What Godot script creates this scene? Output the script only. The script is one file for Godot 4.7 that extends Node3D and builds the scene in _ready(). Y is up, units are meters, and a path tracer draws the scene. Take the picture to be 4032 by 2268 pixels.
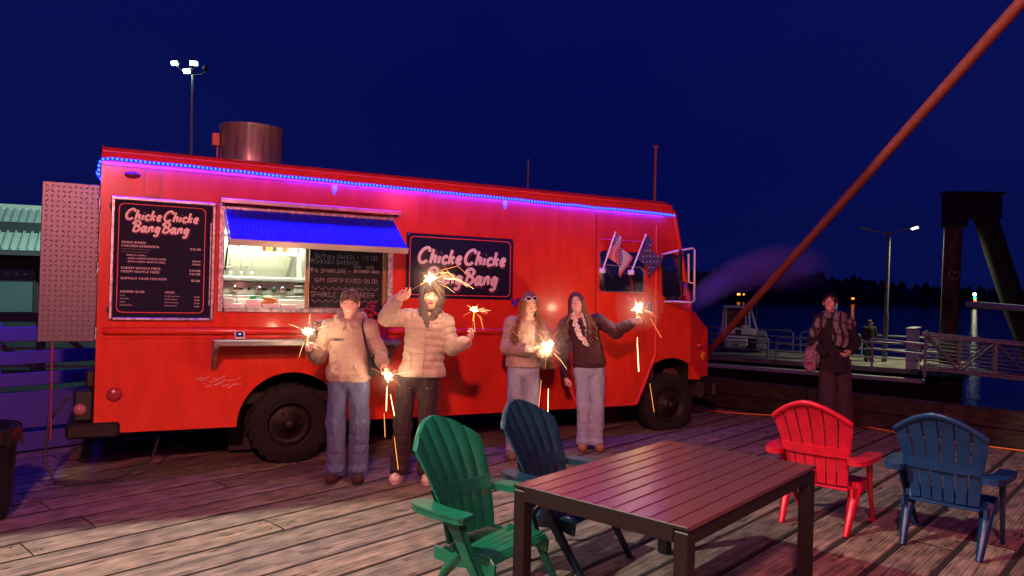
extends Node3D
# Evening on a pier: a red food truck with its hatch open, four people with sparklers, plastic garden chairs and a table on a plank deck.

var rng := RandomNumberGenerator.new()
var M := {}
var taken := {}
var truck_base := Transform3D()
var wall := Transform3D()


func _ready() -> void:
	rng.seed = 7
	setup_camera()
	setup_sky()
	setup_lamps()
	make_materials()
	build_deck()
	build_shore()
	build_fence()
	build_left_building()
	build_pier_right()
	build_truck()
	build_kitchen()
	build_truck_things()
	build_furniture()
	build_people()
	build_sparklers()
	build_smoke()


func setup_camera() -> void:
	var c := Camera3D.new()
	c.name = "camera"
	c.fov = 42.24
	c.near = 0.05
	c.far = 3000.0
	c.transform = Transform3D(Basis(Vector3.RIGHT, deg_to_rad(-0.5)) * Basis(Vector3.BACK, deg_to_rad(1.18)), Vector3(0, 1.78, 0))
	add_child(c)
	c.current = true


func setup_sky() -> void:
	var e := Environment.new()
	var s := ProceduralSkyMaterial.new()
	s.sky_top_color = Color8(2, 9, 80)
	s.sky_horizon_color = Color8(4, 10, 66)
	s.sky_curve = 0.25
	s.ground_bottom_color = Color8(2, 3, 16)
	s.ground_horizon_color = Color8(4, 8, 50)
	s.sky_energy_multiplier = 1.0
	# faint high cloud
	s.sky_cover = noise_tex(FastNoiseLite.TYPE_SIMPLEX, 0.004, 1024, 5, 0.0, 91, grad(Color(0, 0, 0), Color(0.05, 0.06, 0.16)))
	s.sky_cover_modulate = Color(1, 1, 1, 0.55)
	e.sky = Sky.new()
	e.sky.sky_material = s
	e.background_mode = Environment.BG_SKY
	e.tonemap_mode = Environment.TONE_MAPPER_LINEAR
	e.tonemap_exposure = 1.0
	e.background_energy_multiplier = 1.0
	e.sdfgi_enabled = true
	e.ssao_enabled = true
	e.ssil_enabled = true
	e.volumetric_fog_enabled = true
	e.volumetric_fog_density = 0.0
	var w := WorldEnvironment.new()
	w.name = "world_environment"
	w.environment = e
	add_child(w)


# The lamps that stand outside the picture: a white lamp with a flat shade hung over the left of the deck (the shade is added; the spot's own cone ends the bright patch)
# and two rosy lamps of the house behind the camera.
const FLOOD_AT := Vector3(-3.6, 5.2, -3.0)
const EDGE_A := Vector3(-3.5, 0.0, -5.12)
const EDGE_B := Vector3(-1.05, 0.0, -6.15)
const FLOOD_ENERGY := 54.0
const ROSE := [[Vector3(-0.3, 4.7, 1.8), Color(1.0, 0.54, 0.55), 72.0], [Vector3(7.0, 4.6, 0.6), Color(1.0, 0.26, 0.44), 11.0]]


func setup_lamps() -> void:
	var cut := (EDGE_A - FLOOD_AT).cross(EDGE_B - FLOOD_AT).normalized()
	if cut.dot(Vector3(-1, 0, -3) - FLOOD_AT) < 0.0:
		cut = -cut
	var t := thing("added_shade_lamp", "white lamp with an added flat shade hanging over the left of the deck", "lamp", FLOOD_AT)
	var sb := Basis.looking_at(cut, Vector3.UP)
	var b := MB.new()
	b.box(sb.z * 0.1, Vector3(0.5, 0.3, 0.02), sb, 0.005)
	b.tube([sb.z * 0.1, Vector3(0, 0.9, 0.4)], 0.015, 6)
	obj("shade", b, flat(Color(0.1, 0.1, 0.1), 0.5), t)
	b = MB.new()
	b.ball(Vector3.ZERO, Vector3.ONE * 0.08, 12, 8)
	obj("bulb", b, glow(Color(1.0, 0.95, 0.85), 6.0), t)
	var l := SpotLight3D.new()
	l.name = "cone_cut_light"
	l.spot_angle = 89.0
	l.spot_angle_attenuation = 0.02
	l.light_energy = FLOOD_ENERGY
	l.light_color = Color(1.0, 0.95, 0.87)
	l.light_size = 0.07
	l.spot_range = 40.0
	l.spot_attenuation = 2.0
	l.shadow_enabled = true
	l.position = FLOOD_AT
	add_child(l)
	l.basis = sb
	for k in ROSE.size():
		var r: Array = ROSE[k]
		t = thing("wall_lamp", ["rosy lamp hanging from the house behind the tables", "red lamp hanging over the right end of the deck"][k], "lamp", r[0])
		b = MB.new()
		b.box(Vector3(0, 0.27, 0), Vector3(0.36, 0.04, 0.36), Basis(), 0.01)
		b.tube([Vector3(0, 0.28, 0), Vector3(0, 0.8, 0)], 0.02, 8)
		obj("shade", b, flat(Color(0.08, 0.08, 0.08), 0.5), t)
		b = MB.new()
		b.ball(Vector3.ZERO, Vector3.ONE * 0.23, 16, 10)
		obj("bulb", b, glow(r[1], 4.0), t)
		var w := OmniLight3D.new()
		w.name = "wall_light"
		w.light_energy = r[2]
		w.light_color = r[1]
		w.light_size = 0.22
		w.omni_range = 40.0
		w.omni_attenuation = 2.0
		w.shadow_enabled = true
		w.position = r[0]
		add_child(w)


# ---------------------------------------------------------------- nodes

func numbered(called: String) -> String:
	if not taken.has(called):
		taken[called] = 0
		return called
	taken[called] += 1
	return "%s_%03d" % [called, taken[called]]


func tag(o: Node3D, label := "", category := "", group := "", kind := "") -> Node3D:
	if label:
		o.set_meta("label", label)
	if category:
		o.set_meta("category", category)
	if group:
		o.set_meta("group", group)
	if kind:
		o.set_meta("kind", kind)
	return o


func thing(called: String, label: String, category: String, at := Vector3.ZERO, turn := 0.0, group := "") -> Node3D:
	var o := Node3D.new()
	o.name = numbered(called)
	add_child(o)
	o.position = at
	o.rotation.y = turn
	tag(o, label, category, group)
	return o


func struct_root(called: String, at := Vector3.ZERO) -> Node3D:
	var o := Node3D.new()
	o.name = numbered(called)
	o.position = at
	add_child(o)
	o.set_meta("kind", "structure")
	return o


func obj(called: String, what, material: Material, parent: Node = null, xf := Transform3D()) -> MeshInstance3D:
	var o := MeshInstance3D.new()
	o.mesh = what.done() if what is MB else what
	o.material_override = material
	o.transform = xf
	if parent == null:
		o.name = numbered(called)
		add_child(o)
	else:
		var n := 0
		var full := called
		while parent.has_node(full):
			n += 1
			full = "%s_%03d" % [called, n]
		o.name = full
		parent.add_child(o)
	return o


func label_part(o: Node3D, text: String) -> Node3D:
	o.set_meta("label", text)
	return o


# ---------------------------------------------------------------- mesh builder (faces are given anticlockwise and turned for Godot)

class MB:
	var st := SurfaceTool.new()
	var count := 0
	var use_uv := false

	func _init() -> void:
		st.begin(Mesh.PRIMITIVE_TRIANGLES)
		st.set_smooth_group(-1)

	func smooth(on: bool) -> void:
		st.set_smooth_group(1 if on else -1)

	func tri(a: Vector3, b: Vector3, c: Vector3) -> void:
		st.add_vertex(a)
		st.add_vertex(c)
		st.add_vertex(b)
		count += 1

	func quad(a: Vector3, b: Vector3, c: Vector3, d: Vector3) -> void:
		tri(a, b, c)
		tri(a, c, d)

	func uv_tri(a: Vector3, b: Vector3, c: Vector3, ua: Vector2, ub: Vector2, uc: Vector2) -> void:
		st.set_uv(ua)
		st.add_vertex(a)
		st.set_uv(uc)
		st.add_vertex(c)
		st.set_uv(ub)
		st.add_vertex(b)
		count += 1

	func uv_quad(p: Array, u: Array) -> void:
		uv_tri(p[0], p[1], p[2], u[0], u[1], u[2])
		uv_tri(p[0], p[2], p[3], u[0], u[2], u[3])

	func box(c: Vector3, s: Vector3, basis := Basis(), bevel := 0.0) -> void:
		var hs := s * 0.5
		bevel = minf(bevel, minf(hs.x, minf(hs.y, hs.z)) * 0.9)
		if bevel <= 0.0:
			for ax in 3:
				for sg in [-1.0, 1.0]:
					var n := Vector3.ZERO
					n[ax] = sg
					var u := Vector3.ZERO
					u[(ax + 1) % 3] = 1.0
					var v := n.cross(u)
					quad(c + basis * ((n - u - v) * hs), c + basis * ((n + u - v) * hs), c + basis * ((n + u + v) * hs), c + basis * ((n - u + v) * hs))
			return
		var i := hs - Vector3.ONE * bevel
		for ax in 3:
			for sg in [-1.0, 1.0]:
				var n := Vector3.ZERO
				n[ax] = sg
				var u := Vector3.ZERO
				u[(ax + 1) % 3] = 1.0
				var v := n.cross(u)
				var f := n * hs
				quad(c + basis * (f - u * i - v * i), c + basis * (f + u * i - v * i), c + basis * (f + u * i + v * i), c + basis * (f - u * i + v * i))
		for ax in 3:
			var a1 := (ax + 1) % 3
			var a2 := (ax + 2) % 3
			for s1 in [-1.0, 1.0]:
				for s2 in [-1.0, 1.0]:
					var p := Vector3.ZERO
					var q := Vector3.ZERO
					p[a1] = s1 * hs[a1]
					p[a2] = s2 * i[a2]
					q[a1] = s1 * i[a1]
					q[a2] = s2 * hs[a2]
					var e := Vector3.ZERO
					e[ax] = i[ax]
					if s1 * s2 > 0:
						quad(c + basis * (p + e), c + basis * (p - e), c + basis * (q - e), c + basis * (q + e))
					else:
						quad(c + basis * (p - e), c + basis * (p + e), c + basis * (q + e), c + basis * (q - e))
		for sx in [-1.0, 1.0]:
			for sy in [-1.0, 1.0]:
				for sz in [-1.0, 1.0]:
					var g := Vector3(sx, sy, sz)
					var a := Vector3(hs.x, i.y, i.z) * g
					var b := Vector3(i.x, hs.y, i.z) * g
					var d := Vector3(i.x, i.y, hs.z) * g
					if sx * sy * sz > 0:
						tri(c + basis * a, c + basis * b, c + basis * d)
					else:
						tri(c + basis * a, c + basis * d, c + basis * b)

	func tube(pts: Array, r, sides := 8, caps := true, squash := 1.0) -> void:
		var n := pts.size()
		var rings := []
		var up := Vector3.UP
		for k in n:
			var t: Vector3 = (pts[mini(k + 1, n - 1)] - pts[maxi(k - 1, 0)]).normalized()
			if k == 0 and absf(t.dot(up)) > 0.95:
				up = Vector3.RIGHT
			var u := (up - t * up.dot(t)).normalized()
			up = u
			var v := t.cross(u)
			var rr: float = r[k] if r is Array else r
			var ring := []
			for s in sides:
				var an := TAU * s / sides
				ring.append(pts[k] + (u * cos(an) * squash + v * sin(an)) * rr)
			rings.append(ring)
		smooth(true)
		for k in n - 1:
			for s in sides:
				var s2 := (s + 1) % sides
				quad(rings[k][s], rings[k][s2], rings[k + 1][s2], rings[k + 1][s])
		smooth(false)
		if caps:
			for s in range(1, sides - 1):
				tri(rings[0][0], rings[0][s + 1], rings[0][s])
				tri(rings[n - 1][0], rings[n - 1][s], rings[n - 1][s + 1])

	func loop(pts: Array, r: float, sides := 6) -> void:
		var p := pts.duplicate()
		p.append(pts[0])
		p.append(pts[1])
		tube(p, r, sides, false)

	# profile: Vector2(radius, height) from below upwards, turned about the y axis of xf
	func lathe(profile: Array, segs: int, xf := Transform3D(), is_smooth := true) -> void:
		smooth(is_smooth)
		for k in profile.size() - 1:
			for s in segs:
				var a0 := TAU * s / segs
				var a1 := TAU * (s + 1) / segs
				var p: Vector2 = profile[k]
				var q: Vector2 = profile[k + 1]
				var d0 := Vector3(cos(a0), 0, -sin(a0))
				var d1 := Vector3(cos(a1), 0, -sin(a1))
				var a := xf * (d0 * p.x + Vector3.UP * p.y)
				var b := xf * (d1 * p.x + Vector3.UP * p.y)
				var c := xf * (d1 * q.x + Vector3.UP * q.y)
				var d := xf * (d0 * q.x + Vector3.UP * q.y)
				if p.x > 1e-6:
					tri(a, b, c)
				if q.x > 1e-6:
					tri(a, c, d)
		smooth(false)

	func ball(c: Vector3, r: Vector3, segs := 12, rings := 8, basis := Basis()) -> void:
		var prof := []
		for k in rings + 1:
			var a := PI * k / rings - PI / 2
			prof.append(Vector2(maxf(cos(a), 0.0) if k > 0 and k < rings else 0.0, sin(a)))
		lathe(prof, segs, Transform3D(basis * Basis.from_scale(r), c))

	# polygon in the xy plane of xf (anticlockwise), from z0 (back) to z1 (front)
	func prism(poly: PackedVector2Array, z0: float, z1: float, xf := Transform3D(), skip = null) -> void:
		if Geometry2D.is_polygon_clockwise(poly):
			poly = poly.duplicate()
			poly.reverse()
		var t := Geometry2D.triangulate_polygon(poly)
		for k in range(0, t.size(), 3):
			var a := poly[t[k]]
			var b := poly[t[k + 1]]
			var c := poly[t[k + 2]]
			if (b - a).cross(c - a) < 0:
				var x := b
				b = c
				c = x
			tri(xf * Vector3(a.x, a.y, z1), xf * Vector3(b.x, b.y, z1), xf * Vector3(c.x, c.y, z1))
			tri(xf * Vector3(a.x, a.y, z0), xf * Vector3(c.x, c.y, z0), xf * Vector3(b.x, b.y, z0))
		for k in poly.size():
			var p := poly[k]
			var q := poly[(k + 1) % poly.size()]
			if skip != null and skip.call(p, q):
				continue
			quad(xf * Vector3(p.x, p.y, z0), xf * Vector3(q.x, q.y, z0), xf * Vector3(q.x, q.y, z1), xf * Vector3(p.x, p.y, z1))

	func done() -> ArrayMesh:
		st.generate_normals()
		return st.commit()


func rect_poly(x0: float, y0: float, x1: float, y1: float, r := 0.0, n := 4) -> PackedVector2Array:
	var p := PackedVector2Array()
	if r <= 0.0:
		return PackedVector2Array([Vector2(x0, y0), Vector2(x1, y0), Vector2(x1, y1), Vector2(x0, y1)])
	var c := [Vector2(x1 - r, y0 + r), Vector2(x1 - r, y1 - r), Vector2(x0 + r, y1 - r), Vector2(x0 + r, y0 + r)]
	for k in 4:
		for s in n + 1:
			var a := -PI / 2 + PI / 2 * k + PI / 2 * s / n
			p.append(c[k] + Vector2(cos(a), sin(a)) * r)
	return p


func fill_poly(b: MB, outer: PackedVector2Array, holes: Array, z0: float, z1: float, xf := Transform3D()) -> void:
	# an outline with holes, cut in columns through each hole's middle so that every piece is a plain polygon
	var xs := [-1e3]
	for hp in holes:
		var mid := Vector2.ZERO
		for p in hp:
			mid += p
		xs.append(mid.x / hp.size())
	xs.sort()
	xs.append(1e3)
	var cuts := xs.duplicate()
	for k in xs.size() - 1:
		if xs[k + 1] - xs[k] < 1e-4:
			continue
		var pieces: Array = Geometry2D.intersect_polygons(outer, PackedVector2Array([Vector2(xs[k], -1e3), Vector2(xs[k + 1], -1e3), Vector2(xs[k + 1], 1e3), Vector2(xs[k], 1e3)]))
		for hp in holes:
			var next := []
			for pc in pieces:
				next.append_array(Geometry2D.clip_polygons(pc, hp))
			pieces = next
		for pc in pieces:
			b.prism(pc, z0, z1, xf, func(p: Vector2, q: Vector2) -> bool:
				if absf(p.x - q.x) > 1e-4:
					return false
				for c in cuts:
					if absf(p.x - c) < 1e-3:
						return true
				return false)


# ---------------------------------------------------------------- materials

func lin(c: Color) -> Color:
	return c.linear_to_srgb()


func flat(c: Color, rough := 0.7, metal := 0.0) -> StandardMaterial3D:
	var m := StandardMaterial3D.new()
	m.albedo_color = c.linear_to_srgb()
	m.roughness = rough
	m.metallic = metal
	return m


func glow(c: Color, energy: float) -> StandardMaterial3D:
	var m := StandardMaterial3D.new()
	m.albedo_color = Color(0.02, 0.02, 0.02)
	m.emission_enabled = true
	m.emission = c
	m.emission_energy_multiplier = energy
	return m


func noise_tex(kind: int, freq: float, size: int, octaves := 4, bump := 0.0, sd := 1, ramp: Gradient = null) -> NoiseTexture2D:
	var n := FastNoiseLite.new()
	n.noise_type = kind
	n.frequency = freq
	n.fractal_octaves = octaves
	n.seed = sd
	var t := NoiseTexture2D.new()
	t.width = size
	t.height = size
	t.seamless = true
	t.noise = n
	if bump > 0.0:
		t.as_normal_map = true
		t.bump_strength = bump
	if ramp:
		t.color_ramp = ramp
	return t


func grad(a: Color, b: Color) -> Gradient:
	var g := Gradient.new()
	g.set_color(0, a)
	g.set_color(1, b)
	return g


func mottled(m: StandardMaterial3D, tex: Texture2D, scale: Vector3) -> StandardMaterial3D:
	m.albedo_texture = tex
	m.uv1_triplanar = true
	m.uv1_scale = scale
	return m


func wood_images() -> Array:
	# weathered plank: grain runs along u, with grooves, knots and stains
	var w := 1024
	var h := 256
	var a := Image.create(w, h, false, Image.FORMAT_RGB8)
	var b := Image.create(w, h, false, Image.FORMAT_L8)
	var n := FastNoiseLite.new()
	n.noise_type = FastNoiseLite.TYPE_SIMPLEX
	n.fractal_octaves = 3
	n.seed = 5
	var stain := FastNoiseLite.new()
	stain.frequency = 0.008
	stain.fractal_octaves = 4
	stain.seed = 9
	var knots := []
	for k in 9:
		knots.append(Vector3(rng.randf_range(40, w - 40), rng.randf_range(20, h - 20), rng.randf_range(5, 11)))
	for y in h:
		for x in w:
			var bend := 0.0
			var dark := 0.0
			for kn in knots:
				var dx: float = (x - kn.x) / (kn.z * 2.2)
				var dy: float = (y - kn.y) / kn.z
				if absf(dx) < 4.0 and absf(dy) < 4.0:
					var rr := dx * dx + dy * dy
					bend += 9.0 * exp(-rr * 0.5) * signf(dy)
					dark += exp(-rr * 1.6)
			var yy := y + bend
			var g := n.get_noise_2d(x * 0.35, yy * 16.0) * 0.6 + n.get_noise_2d(x * 0.15 + 500.0, yy * 5.0) * 0.5
			var s := stain.get_noise_2d(x, y * 1.5)
			var crack := clampf((n.get_noise_2d(x * 0.25 + 90.0, yy * 9.0 + 300.0) - 0.42) * 6.0, 0.0, 1.0)
			var v := clampf(0.66 + g * 0.2 + s * 0.2 - dark * 0.42 - crack * 0.26, 0.05, 1.0)
			a.set_pixel(x, y, Color(v, v * (0.96 - dark * 0.1), v * (0.91 - dark * 0.14)))
			var hh := clampf(0.6 + g * 0.55 - crack * 0.5 - dark * 0.1, 0.0, 1.0)
			b.set_pixel(x, y, Color(hh, hh, hh))
	return [ImageTexture.create_from_image(a), ImageTexture.create_from_image(b)]


func make_materials() -> void:
	var wi := wood_images()
	for k in 6:
		var m := flat([Color(0.46, 0.39, 0.34), Color(0.55, 0.47, 0.42), Color(0.34, 0.28, 0.25), Color(0.49, 0.4, 0.34), Color(0.4, 0.34, 0.31), Color(0.44, 0.35, 0.3)][k], 0.72)
		m.albedo_texture = wi[0]
		m.heightmap_enabled = true
		m.heightmap_texture = wi[1]
		m.heightmap_scale = 0.4
		M["plank%d" % k] = m
	var wood := flat(Color(0.3, 0.24, 0.18), 0.8)
	wood.albedo_texture = wi[0]
	wood.uv1_triplanar = true
	wood.uv1_scale = Vector3(0.5, 2.0, 0.5)
	M.wood = wood
	# truck paint, slightly uneven like hand-rolled enamel over old panels
	var p := flat(Color(0.64, 0.036, 0.013), 0.34)
	p.clearcoat_enabled = true
	p.metallic_specular = 0.35
	p.clearcoat = 0.3
	p.clearcoat_roughness = 0.12
	p.normal_enabled = true
	p.normal_texture = noise_tex(FastNoiseLite.TYPE_SIMPLEX_SMOOTH, 0.012, 512, 3, 1.2, 3)
	p.normal_scale = 0.2
	p.uv1_triplanar = true
	p.uv1_scale = Vector3(1.2, 0.3, 1.2)
	p.albedo_texture = noise_tex(FastNoiseLite.TYPE_SIMPLEX, 0.01, 512, 5, 0.0, 12, grad(Color(0.9, 0.87, 0.87), Color(1, 1, 1)))
	M.red = p
	M.red_plain = flat(Color(0.62, 0.036, 0.013), 0.4)
	M.steel = mottled(flat(Color(0.62, 0.62, 0.62), 0.34, 1.0), noise_tex(FastNoiseLite.TYPE_SIMPLEX, 0.02, 256, 4, 0.0, 4, grad(Color(0.78, 0.78, 0.78), Color(1, 1, 1))), Vector3(1, 1, 1))
	M.steel_pale = flat(Color(0.7, 0.7, 0.68), 0.45, 0.85)  # paler, less metallic steel for the cook range
	M.alu = mottled(flat(Color(0.6, 0.58, 0.57), 0.42, 0.9), noise_tex(FastNoiseLite.TYPE_SIMPLEX, 0.03, 256, 4, 0.0, 6, grad(Color(0.6, 0.6, 0.6), Color(1, 1, 1))), Vector3(2, 2, 2))
	M.black = flat(Color(0.012, 0.012, 0.012), 0.5)
	M.rubber = mottled(flat(Color(0.011, 0.0095, 0.009), 0.9), noise_tex(FastNoiseLite.TYPE_SIMPLEX, 0.02, 256, 4, 0.0, 8, grad(Color(0.55, 0.55, 0.55), Color(1, 1, 1))), Vector3(1.5, 1.5, 1.5))
	M.rim = mottled(flat(Color(0.022, 0.018, 0.016), 0.6, 0.2), noise_tex(FastNoiseLite.TYPE_SIMPLEX, 0.03, 256, 4, 0.0, 8, grad(Color(0.4, 0.3, 0.25), Color(1, 1, 1))), Vector3(2, 2, 2))
	M.navy = flat(Color(0.011, 0.011, 0.034), 0.6)
	M.navy.metallic_specular = 0.2
	M.cream = flat(Color(0.7, 0.6, 0.57), 0.55)
	M.sign_red = flat(Color(0.62, 0.05, 0.06), 0.5)
	M.print = flat(Color(0.5, 0.42, 0.46), 0.6)
	M.print_dim = flat(Color(0.2, 0.17, 0.18), 0.6)
	M.chalkboard = mottled(flat(Color(0.009, 0.007, 0.009), 0.8), noise_tex(FastNoiseLite.TYPE_SIMPLEX, 0.01, 256, 5, 0.0, 2, grad(Color(0.6, 0.6, 0.6), Color(1, 1, 1))), Vector3(1, 1, 1))
	M.chalk = flat(Color(0.34, 0.31, 0.3), 0.9)
	M.white = flat(Color(0.75, 0.74, 0.7), 0.5)
	M.paper = flat(Color(0.8, 0.78, 0.7), 0.85)
	var gl := StandardMaterial3D.new()
	gl.transparency = BaseMaterial3D.TRANSPARENCY_ALPHA
	gl.albedo_color = Color(0.2, 0.2, 0.25, 0.12)
	gl.roughness = 0.03
	M.glass = gl
	M.pole = mottled(flat(Color(0.18, 0.034, 0.024), 0.5), noise_tex(FastNoiseLite.TYPE_SIMPLEX, 0.02, 256, 3, 0.0, 21, grad(Color(0.85, 0.8, 0.8), Color(1, 1, 1))), Vector3(1, 1, 1))
	M.galv = mottled(flat(Color(0.42, 0.43, 0.42), 0.5, 0.5), noise_tex(FastNoiseLite.TYPE_SIMPLEX, 0.03, 256, 4, 0.0, 31, grad(Color(0.65, 0.65, 0.65), Color(1, 1, 1))), Vector3(1, 1, 1))
	M.rust = mottled(flat(Color(0.16, 0.085, 0.04), 0.8), noise_tex(FastNoiseLite.TYPE_SIMPLEX, 0.015, 256, 5, 0.0, 32, grad(Color(0.3, 0.3, 0.3), Color(1, 1, 1))), Vector3(0.5, 0.25, 0.5))
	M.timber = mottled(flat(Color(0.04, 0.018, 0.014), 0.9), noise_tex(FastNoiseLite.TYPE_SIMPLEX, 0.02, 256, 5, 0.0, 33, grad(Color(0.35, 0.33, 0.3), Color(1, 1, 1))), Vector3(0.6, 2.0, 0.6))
	M.concrete = mottled(flat(Color(0.33, 0.31, 0.25), 0.85), noise_tex(FastNoiseLite.TYPE_SIMPLEX, 0.01, 256, 5, 0.0, 34, grad(Color(0.6, 0.6, 0.6), Color(1, 1, 1))), Vector3(0.4, 0.4, 0.4))
	M.knit_n = noise_tex(FastNoiseLite.TYPE_SIMPLEX, 0.08, 256, 3, 2.0, 41)
	M.fence_lamp_blue = flat(Color(0.05, 0.05, 0.24), 0.8)  # blue of the lamps put into the wood colour
	M.cloth_a = noise_tex(FastNoiseLite.TYPE_SIMPLEX, 0.02, 256, 5, 0.0, 42, grad(Color(0.9, 0.9, 0.9), Color(1, 1, 1)))


func cloth(c: Color, bump := 0.35, rough := 0.9) -> StandardMaterial3D:
	var m := flat(c, rough)
	m.albedo_texture = M.cloth_a
	m.normal_enabled = true
	m.normal_texture = M.knit_n
	m.normal_scale = bump * 0.35
	m.uv1_triplanar = true
	m.uv1_scale = Vector3(9, 9, 9)
	m.rim_enabled = true
	m.rim = 0.25
	m.rim_tint = 0.6
	return m


# ---------------------------------------------------------------- setting

const ALONG := Vector3(0.682, 0, -0.731)   # the way the planks run
const ACROSS := Vector3(0.731, 0, 0.682)
const DECK_END := 10.05


func build_deck() -> void:
	var deck := struct_root("deck")
	var b := MB.new()
	# bearers below, and a dark sheet far down between the planks
	for k in 8:
		var s := -1.2 + k * 1.6
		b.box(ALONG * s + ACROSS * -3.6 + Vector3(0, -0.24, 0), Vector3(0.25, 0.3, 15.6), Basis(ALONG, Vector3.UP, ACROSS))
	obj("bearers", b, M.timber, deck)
	var t := -11.4
	var row := 0
	var gap_shade := MB.new()
	var nails := MB.new()
	var r2 := RandomNumberGenerator.new()
	r2.seed = 21
	while t < 3.4:
		var pitch := 0.318
		var gap := 0.034 if t > -2.4 else 0.024
		var wdt := pitch - gap
		var s := -1.6 - r2.randf_range(0.0, 1.6)
		while s < DECK_END - 0.2:
			var e := minf(s + r2.randf_range(3.4, 5.2), DECK_END)
			if DECK_END - e < 1.2:
				e = DECK_END
			var len := e - s - 0.008
			obj("plank", plank(len, wdt, r2), M["plank%d" % r2.randi_range(0, 5)], deck, Transform3D(Basis(ALONG, Vector3.UP, ACROSS).rotated(ALONG, r2.randf_range(-0.006, 0.006)), ALONG * (s + len * 0.5) + ACROSS * (t + pitch * 0.5) + Vector3(0, r2.randf_range(-0.004, 0.0), 0)))
			for end in [s + 0.06, e - 0.07]:
				for side in [0.25, 0.75]:
					if t > -7.5:
						nails.lathe([Vector2(0.009, 0.0), Vector2(0.008, 0.0015), Vector2(0.0, 0.002)], 6, Transform3D(Basis(), ALONG * end + ACROSS * (t + pitch * side) + Vector3(0, 0.0005, 0)))
			s = e
		gap_shade.box(ALONG * 4.2 + ACROSS * (t + pitch) + Vector3(0, -0.016, 0), Vector3(11.6, 0.02, gap + 0.002), Basis(ALONG, Vector3.UP, ACROSS))
		t += pitch
		row += 1
	# dark strips put into the joints as painted shade, and the nail heads at the plank ends
	tag(obj("gap_shade_strips", gap_shade, flat(Color(0.008, 0.006, 0.005), 1.0), deck), "", "", "", "stuff")
	tag(obj("nail_heads", nails, flat(Color(0.02, 0.014, 0.012), 0.8), deck), "", "", "", "stuff")


func plank(len: float, wdt: float, r2: RandomNumberGenerator) -> ArrayMesh:
	var b := MB.new()
	var u0 := r2.randf()
	var v0 := r2.randf()
	var flip := -1.0 if r2.randf() < 0.5 else 1.0
	var hl := len * 0.5
	var hw := wdt * 0.5
	var c := 0.011
	var th := 0.075
	var prof := [Vector2(-hw, -th), Vector2(-hw, -c), Vector2(-hw + c, -0.001), Vector2(-hw * 0.33, 0.001), Vector2(hw * 0.33, 0.0), Vector2(hw - c, -0.002), Vector2(hw, -c), Vector2(hw, -th)]
	var vv := 0.0
	for k in prof.size() - 1:
		var p: Vector2 = prof[k]
		var q: Vector2 = prof[k + 1]
		var v1 := vv + p.distance_to(q) / 0.42
		b.uv_quad([Vector3(-hl, p.y, p.x), Vector3(-hl, q.y, q.x), Vector3(hl, q.y, q.x), Vector3(hl, p.y, p.x)],
			[Vector2(u0, v0 + vv), Vector2(u0, v0 + v1), Vector2(u0 + flip * len / 2.2, v0 + v1), Vector2(u0 + flip * len / 2.2, v0 + vv)])
		vv = v1
	for sg in [-1.0, 1.0]:
		var pts := [Vector3(hl * sg, -th, -hw), Vector3(hl * sg, -c, -hw), Vector3(hl * sg, -c, hw), Vector3(hl * sg, -th, hw)]
		if sg > 0:
			pts.reverse()
		b.uv_quad(pts, [Vector2(0, 0), Vector2(0.05, 0), Vector2(0.05, 0.05), Vector2(0, 0.05)])
	return b.done()


const SEA := -3.2


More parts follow.
